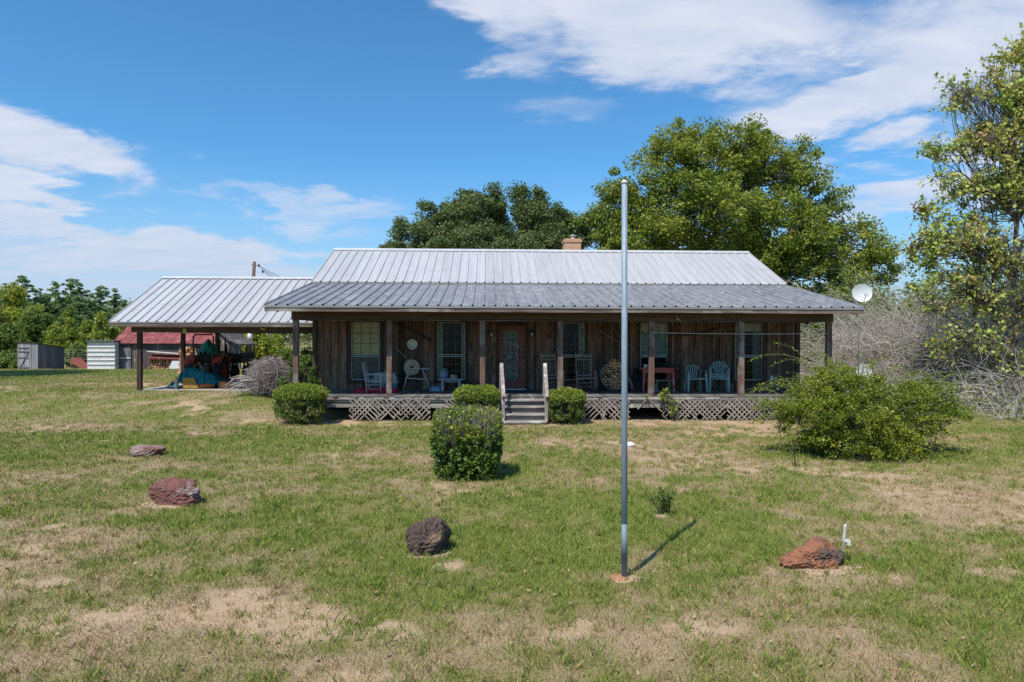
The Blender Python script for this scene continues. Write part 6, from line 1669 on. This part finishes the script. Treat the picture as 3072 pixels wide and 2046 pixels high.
# ------------------------------------------------------------------ under the carport
SZ = .515 + .004
M_orange = pmat('tractor_orange', (.60, .10, .04), (.44, .075, .035), 5, rough=.45, c3=(.14, .05, .035), s3=4)
M_tyre = pmat('tyre_rubber', (.022, .022, .024), (.035, .032, .03), 6, rough=.85)
M_metal_dk = pmat('dark_machine_metal', (.035, .037, .04), (.06, .055, .05), 6, rough=.55, metal=.3)
M_amber = pmat('red_lens', (.35, .02, .03), (.28, .015, .02), 5, rough=.25)
def wheel(parent, x, y, r, w, rimr, s, lugs=18):
    m = MB(); Mx = Matrix.Translation((x, y, SZ + r)) @ Matrix.Rotation(pi / 2, 4, 'Y')
    m.lathe([(rimr, -w / 2), (r * .80, -w / 2), (r - .03, -w * .42), (r - .015, -w * .2), (r - .012, w * .2), (r - .03, w * .42), (r * .80, w / 2), (rimr, w / 2), (rimr * .98, w * .3), (rimr * .98, -w * .3)], 36, (0, 0, 0), Mx, cap=False)
    for k in range(lugs):
        for sd in (-1, 1):
            a = 2 * pi * (k + (.5 if sd > 0 else 0)) / lugs; a2 = a + 1.1 * pi / lugs; rr_ = r - .014
            p = Vector((x + sd * w * .44, y + rr_ * cos(a) * .97, SZ + r + rr_ * sin(a) * .97)); q = Vector((x + sd * .01, y + rr_ * cos(a2), SZ + r + rr_ * sin(a2)))
            m.beam(p, q, .032, .034, (0, cos(a), sin(a)))
    ty = m.build('tyre', M_tyre, parent)
    m = MB(); m.lathe([(.001, s * w * .12), (rimr * .35, s * w * .12), (rimr * .5, s * w * .06), (rimr * .8, s * w * .06), (rimr * .86, s * w * .36), (rimr * .98, s * w * .42), (rimr * .98, -s * w * .4), (.001, -s * w * .35)], 28, (0, 0, 0), Mx, cap=False)
    m.lathe([(.06, s * w * .12), (.06, s * w * .3), (.001, s * w * .32)], 12, (0, 0, 0), Mx, cap=False); m.build('rim', M_orange, ty)
def tractor():
    Y = 26.3; xc = (X_at(582, Y) + X_at(664, Y)) / 2; tw = (X_at(664, Y) - X_at(582, Y)) / 2
    t = thing('compact_tractor', 'orange compact tractor parked rear-first under the carport', 'tractor', (xc, Y, SZ))
    for s in (-1, 1):
        wheel(t, xc + s * tw, Y, .50, .30, .27, s)
        wheel(t, xc + s * (tw - .06), Y + 1.55, .31, .20, .17, s, 14)
        m = MB(); pts = [(xc + s * tw, Y + .58 * cos(a), SZ + .52 + .58 * sin(a)) for a in [pi * .12 + pi * .72 * i / 10 for i in range(11)]]
        for a, b in zip(pts, pts[1:]): m.beam(a, b, .34, .018, (0, 0, 1) if abs((Vector(b) - Vector(a)).normalized().z) < .9 else (0, 1, 0))
        m.box((xc + s * tw - s * .17 - .01, Y - .42, SZ + .62), (xc + s * tw - s * .17 + .01, Y + .42, SZ + 1.06)); f = m.build('fender', M_orange, t)
        m = MB(); m.box((xc + s * tw - .09, Y - .56, SZ + .84), (xc + s * tw + .09, Y - .50, SZ + .94)); m.build('tail_light', M_amber, f)
    m = MB(); m.box((xc - .19, Y - .35, SZ + .34), (xc + .19, Y + .5, SZ + .72)); m.box((xc - .14, Y + .5, SZ + .36), (xc + .14, Y + 1.9, SZ + .62)); m.tube([(xc - tw, Y, SZ + .5), (xc + tw, Y, SZ + .5)], .09, 10); m.tube([(xc - tw, Y + 1.55, SZ + .31), (xc + tw, Y + 1.55, SZ + .31)], .05, 8)
    m.build('chassis', M_metal_dk, t)
    m = MB(); m.prism([(xc - .25, Y + .85, SZ + .62), (xc - .25, Y + .85, SZ + 1.15), (xc - .25, Y + 1.3, SZ + 1.13), (xc - .25, Y + 1.95, SZ + 1.0), (xc - .25, Y + 2.0, SZ + .62)], (.5, 0, 0)); m.build('hood', M_orange, t)
    m = MB(); m.box((xc - .32, Y - .3, SZ + .70), (xc + .32, Y + .75, SZ + .725)); m.build('floor_plate', M_metal_dk, t)
    m = MB(); m.box((xc - .22, Y - .12, SZ + .80), (xc + .22, Y + .30, SZ + .90)); m.prism([(xc - .21, Y - .20, SZ + .88), (xc - .21, Y - .10, SZ + .88), (xc - .21, Y - .16, SZ + 1.24), (xc - .21, Y - .24, SZ + 1.24)], (.42, 0, 0)); m.build('seat', M_black, t)
    m = MB(); c = Vector((xc + .02, Y + .62, SZ + 1.18)); m.tube([c + Vector((.19 * cos(a), .07 * sin(a), .17 * sin(a))) for a in [2 * pi * i / 20 for i in range(21)]], .014, 6, cap=False); m.tube([c, (xc + .02, Y + .85, SZ + .9)], .02, 6); m.beam(c - Vector((.18, 0, 0)), c + Vector((.18, 0, 0)), .02, .02); m.build('steering_wheel', M_black, t)
    # roll bar: two uprights joined at the top
    m = MB(); w = .36
    m.tube([(xc - w + .05, Y - .36, SZ + .35), (xc - w, Y - .38, SZ + .75), (xc - w - .02, Y - .38, SZ + 1.3), (xc - w - .02, Y - .38, SZ + 1.75), (xc - w + .06, Y - .38, SZ + 1.88), (xc + w - .06, Y - .38, SZ + 1.88), (xc + w, Y - .38, SZ + 1.78), (xc + w, Y - .38, SZ + 1.3), (xc + w, Y - .38, SZ + .75), (xc + w - .05, Y - .36, SZ + .35)], .030, 8)
    m.build('roll_bar', M_metal_dk, t)
    # three-point hitch: A-frame, lift arms, top link
    apex = Vector((xc - .03, Y - .72, SZ + .86)); m = MB()
    m.beam(apex, (xc - .38, Y - .95, SZ + .42), .05, .03); m.beam(apex, (xc + .34, Y - .95, SZ + .36), .05, .03); m.tube([(xc + .34, Y - .95, SZ + .36), (xc + .32, Y - .98, SZ + .05)], .02, 6); m.tube([(xc + .36, Y - .95, SZ + .36), (xc + .42, Y - .98, SZ + .05)], .015, 6)
    m.build('hitch_frame', pmat('tan_yellow_paint', (.42, .27, .10), (.28, .18, .08), 5, rough=.6), t)
    m = MB()
    for s in (-1, 1):
        m.tube([(xc + s * .22, Y - .3, SZ + .45), (xc + s * .30, Y - .95, SZ + .34)], .025, 6); m.tube([(xc + s * .25, Y - .3, SZ + .78), (xc + s * .27, Y - .6, SZ + .82), (xc + s * .29, Y - .75, SZ + .38)], .018, 6)
    m.tube([(xc, Y - .3, SZ + .72), apex], .022, 6)
    m.build('lift_arm', M_metal_dk, t)
    m = MB(); m.tube([(xc + .06 + .09 * cos(a), Y - .62, SZ + 1.02 + .13 * sin(a)) for a in [2 * pi * i / 22 for i in range(45)]], .010, 5); m.tube([(xc + .06, Y - .62, SZ + 1.15), (xc + .05, Y - .5, SZ + 1.35)], .014, 5); m.build('hose_loop', M_greyplas, t)
    m = MB(); m.tube([(xc + .2, Y + 1.2, SZ + 1.1), (xc + .2, Y + 1.2, SZ + 1.75)], .03, 8); m.build('exhaust', M_metal_dk, t)
    return xc, Y
txc, tY = tractor()
M_tarpg = pmat('green_tarp', (.015, .28, .19), (.01, .20, .14), 7, rough=.4)
M_tarpb = pmat('teal_tarp', (.004, .13, .15), (.003, .085, .10), 6, rough=.45)
# green tarp draped over the tractor seat
m = MB(); n = 14; vs = []; fs = []
for j in range(n + 1):
    for i in range(n + 1):
        s, v = i / n * 2 - 1, j / n * 2 - 1; r = sqrt(s * s + v * v)
        vs.append((txc + .05 + s * .34 + .03 * sin(v * 7), tY - .05 + v * .34, SZ + 1.68 - .5 * max(0, r - .12) ** 1.0 + .05 * mnoise.noise(Vector((s * 4, v * 4, 1))) + .03 * sin(i * 1.9)))
for j in range(n):
    for i in range(n): a = j * (n + 1) + i; fs.append((a, a + 1, a + n + 2, a + n + 1))
m.add(vs, fs, True); o = m.build('green_tarp', M_tarpg, None, (txc + .05, tY, SZ + 1.2)); tag(o, 'bright green tarp draped over the tractor seat', 'tarp')
# rotary mower under a teal tarp
t = thing('mower_deck', 'yellow and orange rotary mower implement lying under the teal tarp', 'mower', (X_at(615, 24.1), 24.1, SZ))
Y = 23.9
M_yel_p = pmat('worn_yellow_paint', (.36, .21, .03), (.24, .12, .03), 5, rough=.6, c3=(.25, .10, .03), s3=6); M_or_p = pmat('rusty_orange_paint', (.40, .15, .05), (.28, .10, .035), 6, rough=.65, c3=(.2, .09, .05), s3=6)
xa = X_at(562, Y); xb = X_at(636, Y); m = MB(); m.tube([(xa + .05, Y + .1, SZ + .10), (xb, Y + .25, SZ + .13)], [.11, .11], 12); m.build('roller_housing', M_or_p, t)
m = MB(); m.prism([(xa - .15, Y, SZ + .02), (xa + .38, Y, SZ + .02), (xa + .22, Y, SZ + .38), (xa - .15, Y, SZ + .38)], (0, .04, 0)); m.prism([(xa - .02, Y - .01, SZ + .2), (xa + .12, Y - .01, SZ + .2), (xa + .06, Y - .01, SZ + .3)], (0, .06, 0)); m.build('side_plate', M_yel_p, t)
m = MB(); m.box((X_at(652, Y), Y + .1, SZ + .0), (X_at(676, Y), Y + .5, SZ + .24)); m.build('gear_box', M_or_p, t)
m = MB(); m.box((xa - .1, Y + .45, SZ + .0), (X_at(660, Y), Y + 1.0, SZ + .30)); m.build('deck_shell', M_metal_dk, t)
m = MB(); sx_ = X_at(532, Y); m.tube([(sx_, Y - .1, SZ - .02), (sx_, Y - .1, SZ + .42)], .03, 8)
for k in range(7): m.tube([(sx_, Y - .1, SZ + .03 + k * .055), (sx_, Y - .1, SZ + .055 + k * .055)], .055, 10)
m.build('coil_spring', M_rocker, t)
nx, ny = 110, 44; vs = []; fs = []; x0, x1 = X_at(503, 24.0), X_at(655, 24.0)
for j in range(ny + 1):
    for i in range(nx + 1):
        s, v = i / nx, j / ny
        prof = np.interp(s, [0, .08, .18, .32, .45, .6, .75, .9, 1], [.02, .22, .34, .62, .70, .56, .46, .34, .16])
        edge = min(1, v * 4.5) if s > .22 else min(1, v * 2.2)
        z = SZ + .03 + prof * (edge ** .7) * (1 - .25 * v) + .07 * mnoise.noise(Vector((s * 7, v * 3, 3))) + .085 * (1 - abs(mnoise.noise(Vector((s * 13 + v * 3, v * 4, 8)))) * 2.6)
        if s > .25: z = max(z, SZ + .25 - .1 * s)
        vs.append((x0 + (x1 - x0) * s + .03 * sin(v * 9), 23.80 + .95 * v + .05 * sin(s * 17) + .12 * (s > .25) * (1 - v), z))
for j in range(ny):
    for i in range(nx): a = j * (nx + 1) + i; fs.append((a, a + 1, a + nx + 2, a + nx + 1))
m = MB(); m.add(vs, fs, True); o = m.build('teal_tarp', M_tarpb, None, (X_at(580, 24), 24.3, SZ)); tag(o, 'crumpled teal tarp thrown over the mower beside the carport post', 'tarp')
# stacked firewood behind the tractor
rr = random.Random(44); Yw = 27.6
xa, xb = X_at(546, Yw), X_at(600, Yw)
k = 0
z = SZ + .06
while z < SZ + 1.35:
    x = xa + rr.uniform(0, .04)
    while x < xb:
        put_log((x, Yw + rr.uniform(-.05, .05), z), rr.uniform(0, 6.28), rr.uniform(-.08, .08), 'split log in the tall firewood stack behind the tractor', 'firewood stack behind the tractor', rr.uniform(1.0, 1.35), rr); x += rr.uniform(.10, .135)
    z += .105
m = MB(); m.box((X_at(585, 27.3), 27.2, SZ + 1.35), (X_at(612, 27.3), 27.8, SZ + 1.40)); o = m.build('plank', M_trim, None, (X_at(598, 27.3), 27.5, SZ + 1.35)); tag(o, 'dark plank resting on the firewood stack', 'plank')
t = thing('oil_drum', 'dark red oil drum standing behind the left tractor wheel', 'drum', (X_at(608, 28.6), 28.6, SZ))
m = MB(); m.lathe([(.28, 0), (.29, .02), (.28, .04), (.28, .28), (.29, .30), (.28, .32), (.28, .58), (.29, .6), (.28, .62), (.28, .86), (.29, .88), (.27, .88)], 24, (X_at(608, 28.6), 28.6, SZ)); m.build('body', pmat('drum_paint', (.22, .05, .04), (.14, .04, .035), 5, rough=.6), t)
t = thing('tool_chest', 'dark tool chest on legs behind the tractor under the carport', 'tool chest', (X_at(640, 28.9), 28.9, SZ))
xq = X_at(640, 28.9); m = MB(); m.box((xq - .45, 28.7, SZ + .55), (xq + .45, 29.1, SZ + 1.15)); m.build('box', M_metal_dk, t)
for sx_ in (-.4, .4):
    for sy_ in (28.74, 29.06): m = MB(); m.box((xq + sx_ - .025, sy_ - .025, SZ), (xq + sx_ + .025, sy_ + .025, SZ + .549)); m.build('leg', M_iron, t)
m = MB(); m.box((xq - .45, 28.68, SZ + 1.152), (xq + .45, 29.12, SZ + 1.2)); m.build('lid', M_iron, t)
m = MB(); xq = X_at(688, 27.4); m.beam((xq, 27.4, SZ), (xq - .2, 27.6, SZ + 1.5), .05, .05); m.beam((xq + .1, 27.4, SZ + .9), (xq + .9, 27.5, SZ + 1.05), .22, .04); m.beam((xq + .15, 27.42, SZ), (xq + .13, 27.42, SZ + .88), .06, .06, (0, 1, 0)); m.beam((xq + .85, 27.5, SZ), (xq + .86, 27.5, SZ + 1.0), .06, .06, (0, 1, 0)); o = m.build('work_bench', M_cpost, None, (xq, 27.4, SZ)); tag(o, 'dark wooden work bench right of the tractor under the carport', 'work bench')
rr = random.Random(61)
for k in range(7):
    xq = X_at(rr.uniform(600, 730), 27.9); hq = rr.uniform(.9, 1.7); m = MB(); m.beam((xq, 27.9 + k * .12, SZ), (xq + rr.uniform(-.3, .3), 28.3 + k * .1, SZ + hq), rr.uniform(.04, .12), .03); o = m.build('scrap_board', M_cpost if k % 2 else M_greyz, None, (xq, 27.9, SZ)); tag(o, 'scrap board leaning in the shade behind the tractor', 'board', 'scrap boards behind the tractor')
# rusty trailer / implement clutter in the shade right of the tractor
t = thing('utility_trailer', 'dark rusty trailer loaded with scrap behind the right tractor wheel', 'trailer', (X_at(712, 28.2), 28.2, SZ))
xa, xb = X_at(690, 28.0), X_at(735, 28.0)
m = MB(); m.box((xa, 27.6, SZ + .75), (xb, 29.2, SZ + .80))
for xx in (xa, xb - .03): m.box((xx, 27.6, SZ + .801), (xx + .03, 29.2, SZ + 1.15))
m.box((xa + .031, 27.6, SZ + .801), (xb - .031, 27.63, SZ + 1.12)); m.build('bed', pmat('rusty_steel', (.11, .055, .04), (.06, .04, .035), 6, rough=.8), t)
for xx in (xa + .08, xb - .08): m = MB(); m.lathe([(.04, -.06), (.28, -.07), (.31, -.04), (.31, .04), (.28, .07), (.04, .06)], 24, (0, 0, 0), Matrix.Translation((xx, 28.4, SZ + .312)) @ Matrix.Rotation(pi / 2, 4, 'Y')); m.build('wheel', M_tyre, t)
m = MB(); m.beam((xa + .1, 27.5, SZ + .8), (xb - .1, 27.9, SZ + 1.5), .05, .05); m.beam((xa + .5, 27.8, SZ + .85), (xa + .1, 28, SZ + 1.35), .06, .04); m.tube([(xa + .3, 27.7, SZ + .95), (xb, 27.7, SZ + 1.25)], .04, 8); m.build('scrap', M_ridge, t)
# yellow hanging things
p = at(554, 992, 23.1); m = MB(); Mx = Matrix.Translation(p) @ Matrix.Rotation(pi / 2, 4, 'X'); m.lathe([(.001, .02), (.07, .02), (.09, .0), (.09, -.02), (.001, -.02)], 24, (0, 0, 0), Mx @ Matrix.Diagonal((.75, 1.15, 1, 1)), cap=False); m.tube([(p.x, p.y, p.z + .08), (p.x, p.y, 2.47)], .006, 5)
o = m.build('hanging_lid', pmat('dull_yellow_plastic', (.42, .36, .10), (.33, .28, .08), 5, rough=.5), None, tuple(p)); tag(o, 'dull yellow round lid hanging under the carport beam beside the second post', 'lid')
p = at(790, 988, 23.15); m = MB(); m.lathe([(.10, 0), (.09, -.02), (.03, -.05)], 16, (p.x, p.y, p.z + .03)); m.box((p.x - .12, p.y - .03, p.z + .031), (p.x + .12, p.y + .03, p.z + .05)); o = m.build('ceiling_lamp', pmat('yellow_lamp_plastic', (.55, .42, .08), (.45, .33, .06), 5, rough=.4), None, tuple(p)); tag(o, 'small yellow lamp fixed under the carport beam', 'lamp')

# ------------------------------------------------------------------ utility pole with service wires
Y = 46.0; b = Vector((X_at(745, Y), Y, gz(X_at(745, Y), Y))); tp = at(763, 785, Y)
t = thing('utility_pole', 'brown wooden utility pole behind the carport with wires to the house', 'utility pole', tuple(b))
m = MB(); m.tube([b - Vector((0, 0, .3)), (b + tp) / 2, tp], [.15, .13, .105], 12); m.build('pole', pmat('pole_wood', (.16, .10, .07), (.10, .065, .05), 3, VS, .85, bump=.3), t)
m = MB(); q = b + (tp - b) * .26; m.tube([q, q + Vector((0, 0, .5))], .165, 10); m.tube([q + Vector((0, 0, .55)), q + Vector((0, 0, .62))], .165, 10); m.build('metal_band', M_ridge, t)
ins = tp + Vector((.30, 0, -.25)); m = MB(); m.tube([tp + Vector((-.2, 0, -.22)), ins], .025, 6); m.lathe([(.05, -.1), (.07, 0), (.05, .08)], 8, tuple(ins)); m.lathe([(.05, -.1), (.06, 0), (.05, .06)], 8, tuple(ins + Vector((.25, 0, -.4)))); m.build('insulator', M_iron, t)
m = MB()
for k in range(3):
    e = Vector((-5.4, 31.0, 4.2 - .12 * k)); s = ins + Vector((.1 * k, 0, -.15 * k)); m.tube([s + (e - s) * (i / 14) + Vector((0, 0, -.9 * 4 * (i / 14) * (1 - i / 14) * (.5 + .12 * k))) for i in range(15)], .016, 5)
m.build('service_wire', M_black, t)

# ------------------------------------------------------------------ sheds and barns at the back left
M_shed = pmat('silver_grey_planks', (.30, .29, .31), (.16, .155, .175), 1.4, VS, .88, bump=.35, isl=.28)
M_shedd = pmat('shade_side_and_door_planks', (.17, .165, .185), (.09, .085, .10), 1.4, VS, .88, bump=.35, isl=.3)  # darker copy paints shade onto the shed's side and rear; also barn door
M_barnw = pmat('barn_planks', (.13, .11, .105), (.06, .05, .05), 1.4, VS, .88, bump=.35, isl=.35, c3=(.24, .22, .21), s3=1.5)
M_barnroof = pmat('red_barn_roof', (.235, .060, .058), (.16, .040, .042), 3, (6, .6, .6), .6, c3=(.36, .14, .11), s3=2.2, lo3=.5, hi3=.75, bump=.1)
M_whitemetal = pmat('white_sheet_metal', (.62, .61, .60), (.5, .5, .49), 3, (1, 1, 5), .5, c3=(.42, .40, .37), s3=3)
def wallseg(m, p, q, z0, z1p, z1q, w=.16, seed=1, th=.03):
    rr = random.Random(seed); p = Vector((p[0], p[1], 0)); q = Vector((q[0], q[1], 0)); L = (q - p).length; d = (q - p) / L; nrm = Vector((d.y, -d.x, 0)); s = 0
    while s < L - .01:
        e = min(s + w * rr.uniform(.85, 1.15), L); o_ = rr.uniform(-.008, .008)
        za = z1p + (z1q - z1p) * s / L; zb = z1p + (z1q - z1p) * e / L
        a = p + d * (s + .005) + nrm * o_; b_ = p + d * (e - .005) + nrm * o_
        vs = [a + Vector((0, 0, z0)), b_ + Vector((0, 0, z0)), b_ + Vector((0, 0, zb)), a + Vector((0, 0, za))]
        vs += [v - nrm * th for v in vs]
        m.add(vs, [(0, 1, 2, 3), (7, 6, 5, 4), (0, 4, 5, 1), (1, 5, 6, 2), (2, 6, 7, 3), (3, 7, 4, 0)]); s = e
# grey shed
A = (X_at(53, 42.6), 42.6); B = (X_at(113, 41.6), 41.6); Cc = (X_at(193, 43.4), 43.4)
zg = .05; zA = at(53, 1030, 42.6).z; zB = at(113, 1031, 41.6).z; zC = at(193, 1045, 43.4).z
t = thing('wooden_shed', 'small grey plank shed with a braced door at the far left', 'shed', (B[0], B[1], zg))
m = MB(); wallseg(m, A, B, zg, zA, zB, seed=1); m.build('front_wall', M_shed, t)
m = MB(); wallseg(m, B, Cc, zg, zB, zC, seed=2); m.build('side_wall', M_shedd, t)  # shade of the side away from the sun is in the plank colour
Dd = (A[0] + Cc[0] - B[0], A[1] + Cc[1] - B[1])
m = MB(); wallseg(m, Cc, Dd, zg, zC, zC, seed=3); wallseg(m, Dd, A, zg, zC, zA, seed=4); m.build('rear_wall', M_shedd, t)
up_ = Vector((0, 0, .05)); va, vb, vc, vd = [Vector((q[0], q[1], z_)) for q, z_ in ((A, zA), (B, zB), (Cc, zC), (Dd, zC))]
c0 = (va + vb + vc + vd) / 4; ex = lambda v: v + (v - c0) * .05
m = MB(); m.add([ex(va) , ex(vb), ex(vc), ex(vd), ex(va) + up_, ex(vb) + up_, ex(vc) + up_, ex(vd) + up_], [(0, 3, 2, 1), (4, 5, 6, 7), (0, 1, 5, 4), (1, 2, 6, 5), (2, 3, 7, 6), (3, 0, 4, 7)]); m.build('roof', M_iron, t)
dv = (vb - va).normalized(); nn_ = Vector((dv.y, -dv.x, 0)).normalized() * .03
def S(s, z): v = va + dv * s; return Vector((v.x, v.y, z)) + nn_
W_ = (vb - va).length * .58
m = MB()
for z_ in (zA - .28, zA - .50, zA - .86, zg + .36): m.beam(S(.08, z_), S(W_, z_ + .01), .02, .06)
m.beam(S(.12, zg + .1), S(W_ - .03, zA - .5), .02, .06, (0, 0, 1)); m.build('door_brace', M_barnw, t)
# white corrugated panel shed
Y = 42.5; x0, x1 = X_at(262, Y), X_at(345, Y); z1 = at(300, 1021, Y).z; zg = .1
t = thing('panel_shed', 'shed clad in horizontal white corrugated metal beside the red barn', 'shed', (x0, Y, zg))
m = MB(); n = 7; hh = (z1 - .1 - zg) / n; prof = []
for k in range(n):
    z0 = zg + k * hh; prof += [(Y, z0), (Y, z0 + hh * .72), (Y - .05, z0 + hh * .80), (Y - .05, z0 + hh * .9), (Y, z0 + hh * .985)]
vs = []; 
for (yy, zz) in prof: vs += [(x0, yy, zz), (x1, yy, zz)]
m.add(vs, [(2 * i, 2 * i + 1, 2 * i + 3, 2 * i + 2) for i in range(len(prof) - 1)]); m.build('front_cladding', M_whitemetal, t)
m = MB(); m.box((x0, Y + .01, zg), (x0 + .05, Y + .5, z1 - .1)); m.box((x1 - .05, Y + .01, zg), (x1, Y + .5, z1 - .1)); m.box((x0, Y + .45, zg), (x1, Y + .5, z1 - .12)); m.build('side_wall', M_whitemetal, t)
m = MB(); rib_sheet(m, x0 - .08, x1 + .05, (Y - .15, z1 - .05), (Y + .6, z1 - .02), pitch=.22, h=.035, minor=False); m.build('roof', M_drip, t)
# red-roofed barn
Y = 43.0; x0 = X_at(338, Y); x1 = X_at(665, Y); ze = at(380, 1029, Y).z; zr = at(400, 975, 44.9).z; zg = gz(x0, Y) 
t = thing('red_roof_barn', 'old plank barn with a faded red metal roof behind the carport', 'barn', (x0, Y, zg))
m = MB(); wallseg(m, (x0 + .25, Y + .1), (x1 - .1, Y + .1), zg - .1, ze - .02, ze - .02, .2, 7); m.build('front_wall', M_barnw, t)
m = MB(); wallseg(m, (x0 + .25, Y + 3.7), (x0 + .25, Y + .1), zg - .1, ze, ze, .2, 8); wallseg(m, (x1 - .1, Y + .1), (x1 - .1, Y + 3.7), zg - .1, ze, ze, .2, 9); m.build('side_wall', M_barnw, t)
m = MB(); rib_sheet(m, x0, x1, (Y - .12, ze - .02), (44.9, zr), pitch=.5, h=.03); rib_sheet(m, x0, x1, (46.9, ze - .02), (44.9, zr), pitch=.5, h=.03); m.box((x0, 44.8, zr + .01), (x1, 45.0, zr + .04)); m.build('roof', M_barnroof, t)
xd0, xd1 = X_at(352, Y), X_at(392, Y)
m = MB(); wallseg(m, (xd0, Y + .04), (xd1, Y + .04), zg, ze - .25, ze - .25, .18, 12); dr = m.build('door', M_shedd, t)
m = MB(); m.box((xd0, Y - .0, zg + .78), (xd1, Y + .025, zg + .86)); m.box((xd0, Y - .0, zg + .08), (xd1, Y + .025, zg + .14)); m.build('door_rail', M_whitepaint, dr)
# lean-to shelf with stacked wood and white sheet
xs0, xs1 = X_at(446, 42.4), X_at(545, 42.4)
t = thing('lean_to', 'low lean-to against the barn with a white metal sheet on top', 'lean-to', (xs0, 42.4, zg))
m = MB(); m.beam(at(446, 1054, 42.2), at(552, 1062, 42.2), .5, .04, (0, 0, 1)); m.build('white_sheet', M_whitemetal, t)
m = MB(); m.beam(at(452, 1068, 42.3), at(548, 1071, 42.3), .7, .05, (0, -.4, 1)); m.build('lower_roof', M_barnroof, t)
m = MB(); m.box((xs0 + .1, 42.1, zg), (xs0 + .16, 42.16, at(452, 1068, 42.3).z)); m.box((xs1 - .1, 42.1, zg), (xs1 - .04, 42.16, at(548, 1071, 42.3).z)); m.build('upright', M_barnw, t)
rr = random.Random(52); zt_ = at(500, 1076, 42.4).z; z = zg + .06
while z < zt_:
    x = xs0 + .22
    while x < X_at(512, 42.4): put_log((x, 42.5, z), rr.uniform(0, 6.28), rr.uniform(-.1, .1), 'grey split log stacked under the lean-to of the barn', 'logs stacked under the barn lean-to', rr.uniform(1.3, 1.7), rr); x += rr.uniform(.14, .18)
    z += .14
m = MB(); a = at(516, 1083, 41.9); b2 = at(552, 1083, 41.9); m.prism([(X_at(505, 41.7), 41.6, zg), (X_at(552, 41.7), 41.6, zg), (b2.x, 41.9, b2.z), (a.x, 41.9, a.z)], (0, .04, .0)); o = m.build('leaning_panel', pmat('pale_grey_panel', (.42, .43, .44), (.36, .37, .38), 3, rough=.7), None, (a.x, 41.7, zg)); tag(o, 'pale grey sheet panel leaning against the stacked wood by the barn', 'panel')
# old barn gable with lean-to roof on the right
Y = 41.5; xg = X_at(655, Y); t = thing('old_gable_shed', 'dilapidated dark plank gable shed right of the red-roofed barn', 'shed', (xg, Y, zg))
xl, xr2, xr = X_at(648, Y), X_at(690, Y), X_at(726, Y); zp = at(652, 975, Y).z; z2 = at(690, 1018, Y).z; z3 = at(726, 1033, Y).z
m = MB(); wallseg(m, (xl, Y), (xr2, Y), zg, zp - .1, z2 - .1, .2, 31); m.build('gable_wall', M_barnw, t)
m = MB(); m.prism([(xl - .1, Y - .25, zp - .08), (xr2, Y - .25, z2 - .06), (xr2, Y - .25, z2 + .02), (xl - .1, Y - .25, zp + .04)], (0, 3, 0)); m.prism([(xr2 + .002, Y - .25, z2 - .06), (xr, Y - .25, z3 - .06), (xr, Y - .25, z3 + .02), (xr2 + .002, Y - .25, z2 + .02)], (0, 3, 0)); m.build('roof', M_barnw, t)
m = MB(); m.box((xr - .2, Y, zg), (xr - .1, Y + .1, z3 - .06)); m.box((xr - .2, Y + 2.5, zg), (xr - .1, Y + 2.6, z3 - .06)); m.build('post', M_barnw, t)
# red hopper on a drawbar
Y = 43.5; t = thing('red_hopper', 'faded red metal hopper tilted beside the white panel shed', 'hopper', (X_at(235, Y), Y, .1))
a, b_, c_, d_ = at(215, 1074, Y), at(243, 1073, Y + .6), at(262, 1092, Y + .6), at(262, 1112, Y)
e_ = at(208, 1088, Y)
M_hop = pmat('faded_red_metal', (.34, .10, .08), (.26, .08, .07), 4, rough=.6, c3=(.40, .2, .17), s3=4)
m = MB(); m.add([a, e_, d_, at(262, 1094, Y), b_, c_, at(250, 1090, Y + .9), at(230, 1100, Y + .8)], [(0, 1, 2, 3), (0, 3, 5, 4), (1, 7, 6, 2), (0, 4, 7, 1), (3, 2, 6, 5), (4, 5, 6, 7)]); m.build('bin', M_hop, t)
m = MB(); m.tube([at(192, 1088, Y), at(215, 1098, Y), at(240, 1113, Y)], .04, 6); m.tube([at(215, 1098, Y), at(218, 1112, Y)], .03, 6); m.build('drawbar', M_iron, t)
# wire fence
Y = 46.5; xs = [X_at(u, Y) for u in (38, 125, 200, 232, 262, 330)]
t = thing('wire_fence', 'thin wire mesh fence behind the sheds', 'fence', (xs[0], Y, .1))
for x in xs: m = MB(); m.tube([(x, Y, .0), (x, Y, 1.35)], .02, 6); m.build('fence_post', M_iron, t)
m = MB()
for k in range(8): m.tube([(xs[0], Y, .25 + k * .16), (xs[-1], Y, .25 + k * .16)], .008, 3)
x = xs[0]
while x < xs[-1]: m.tube([(x, Y, .2), (x, Y, 1.4)], .006, 3); x += .3
m.build('wire_mesh', M_drip, t)
Y = 95; x0, x1 = X_at(780, Y), X_at(960, Y); t = thing('field_fence', 'post and wire fence crossing the far field', 'fence', (x0, Y, gz(x0, Y)))
for k in range(7):
    x = x0 + (x1 - x0) * k / 6; m = MB(); m.tube([(x, Y, 0), (x, Y, gz(x, Y) + 1.5)], .06, 6); m.build('fence_post', M_barnw, t)
m = MB()
for k in range(3): m.tube([(x0, Y, gz(x0, Y) + .6 + k * .35), (x1, Y, gz(x1, Y) + .6 + k * .35)], .012, 3)
m.build('fence_wire', M_iron, t)
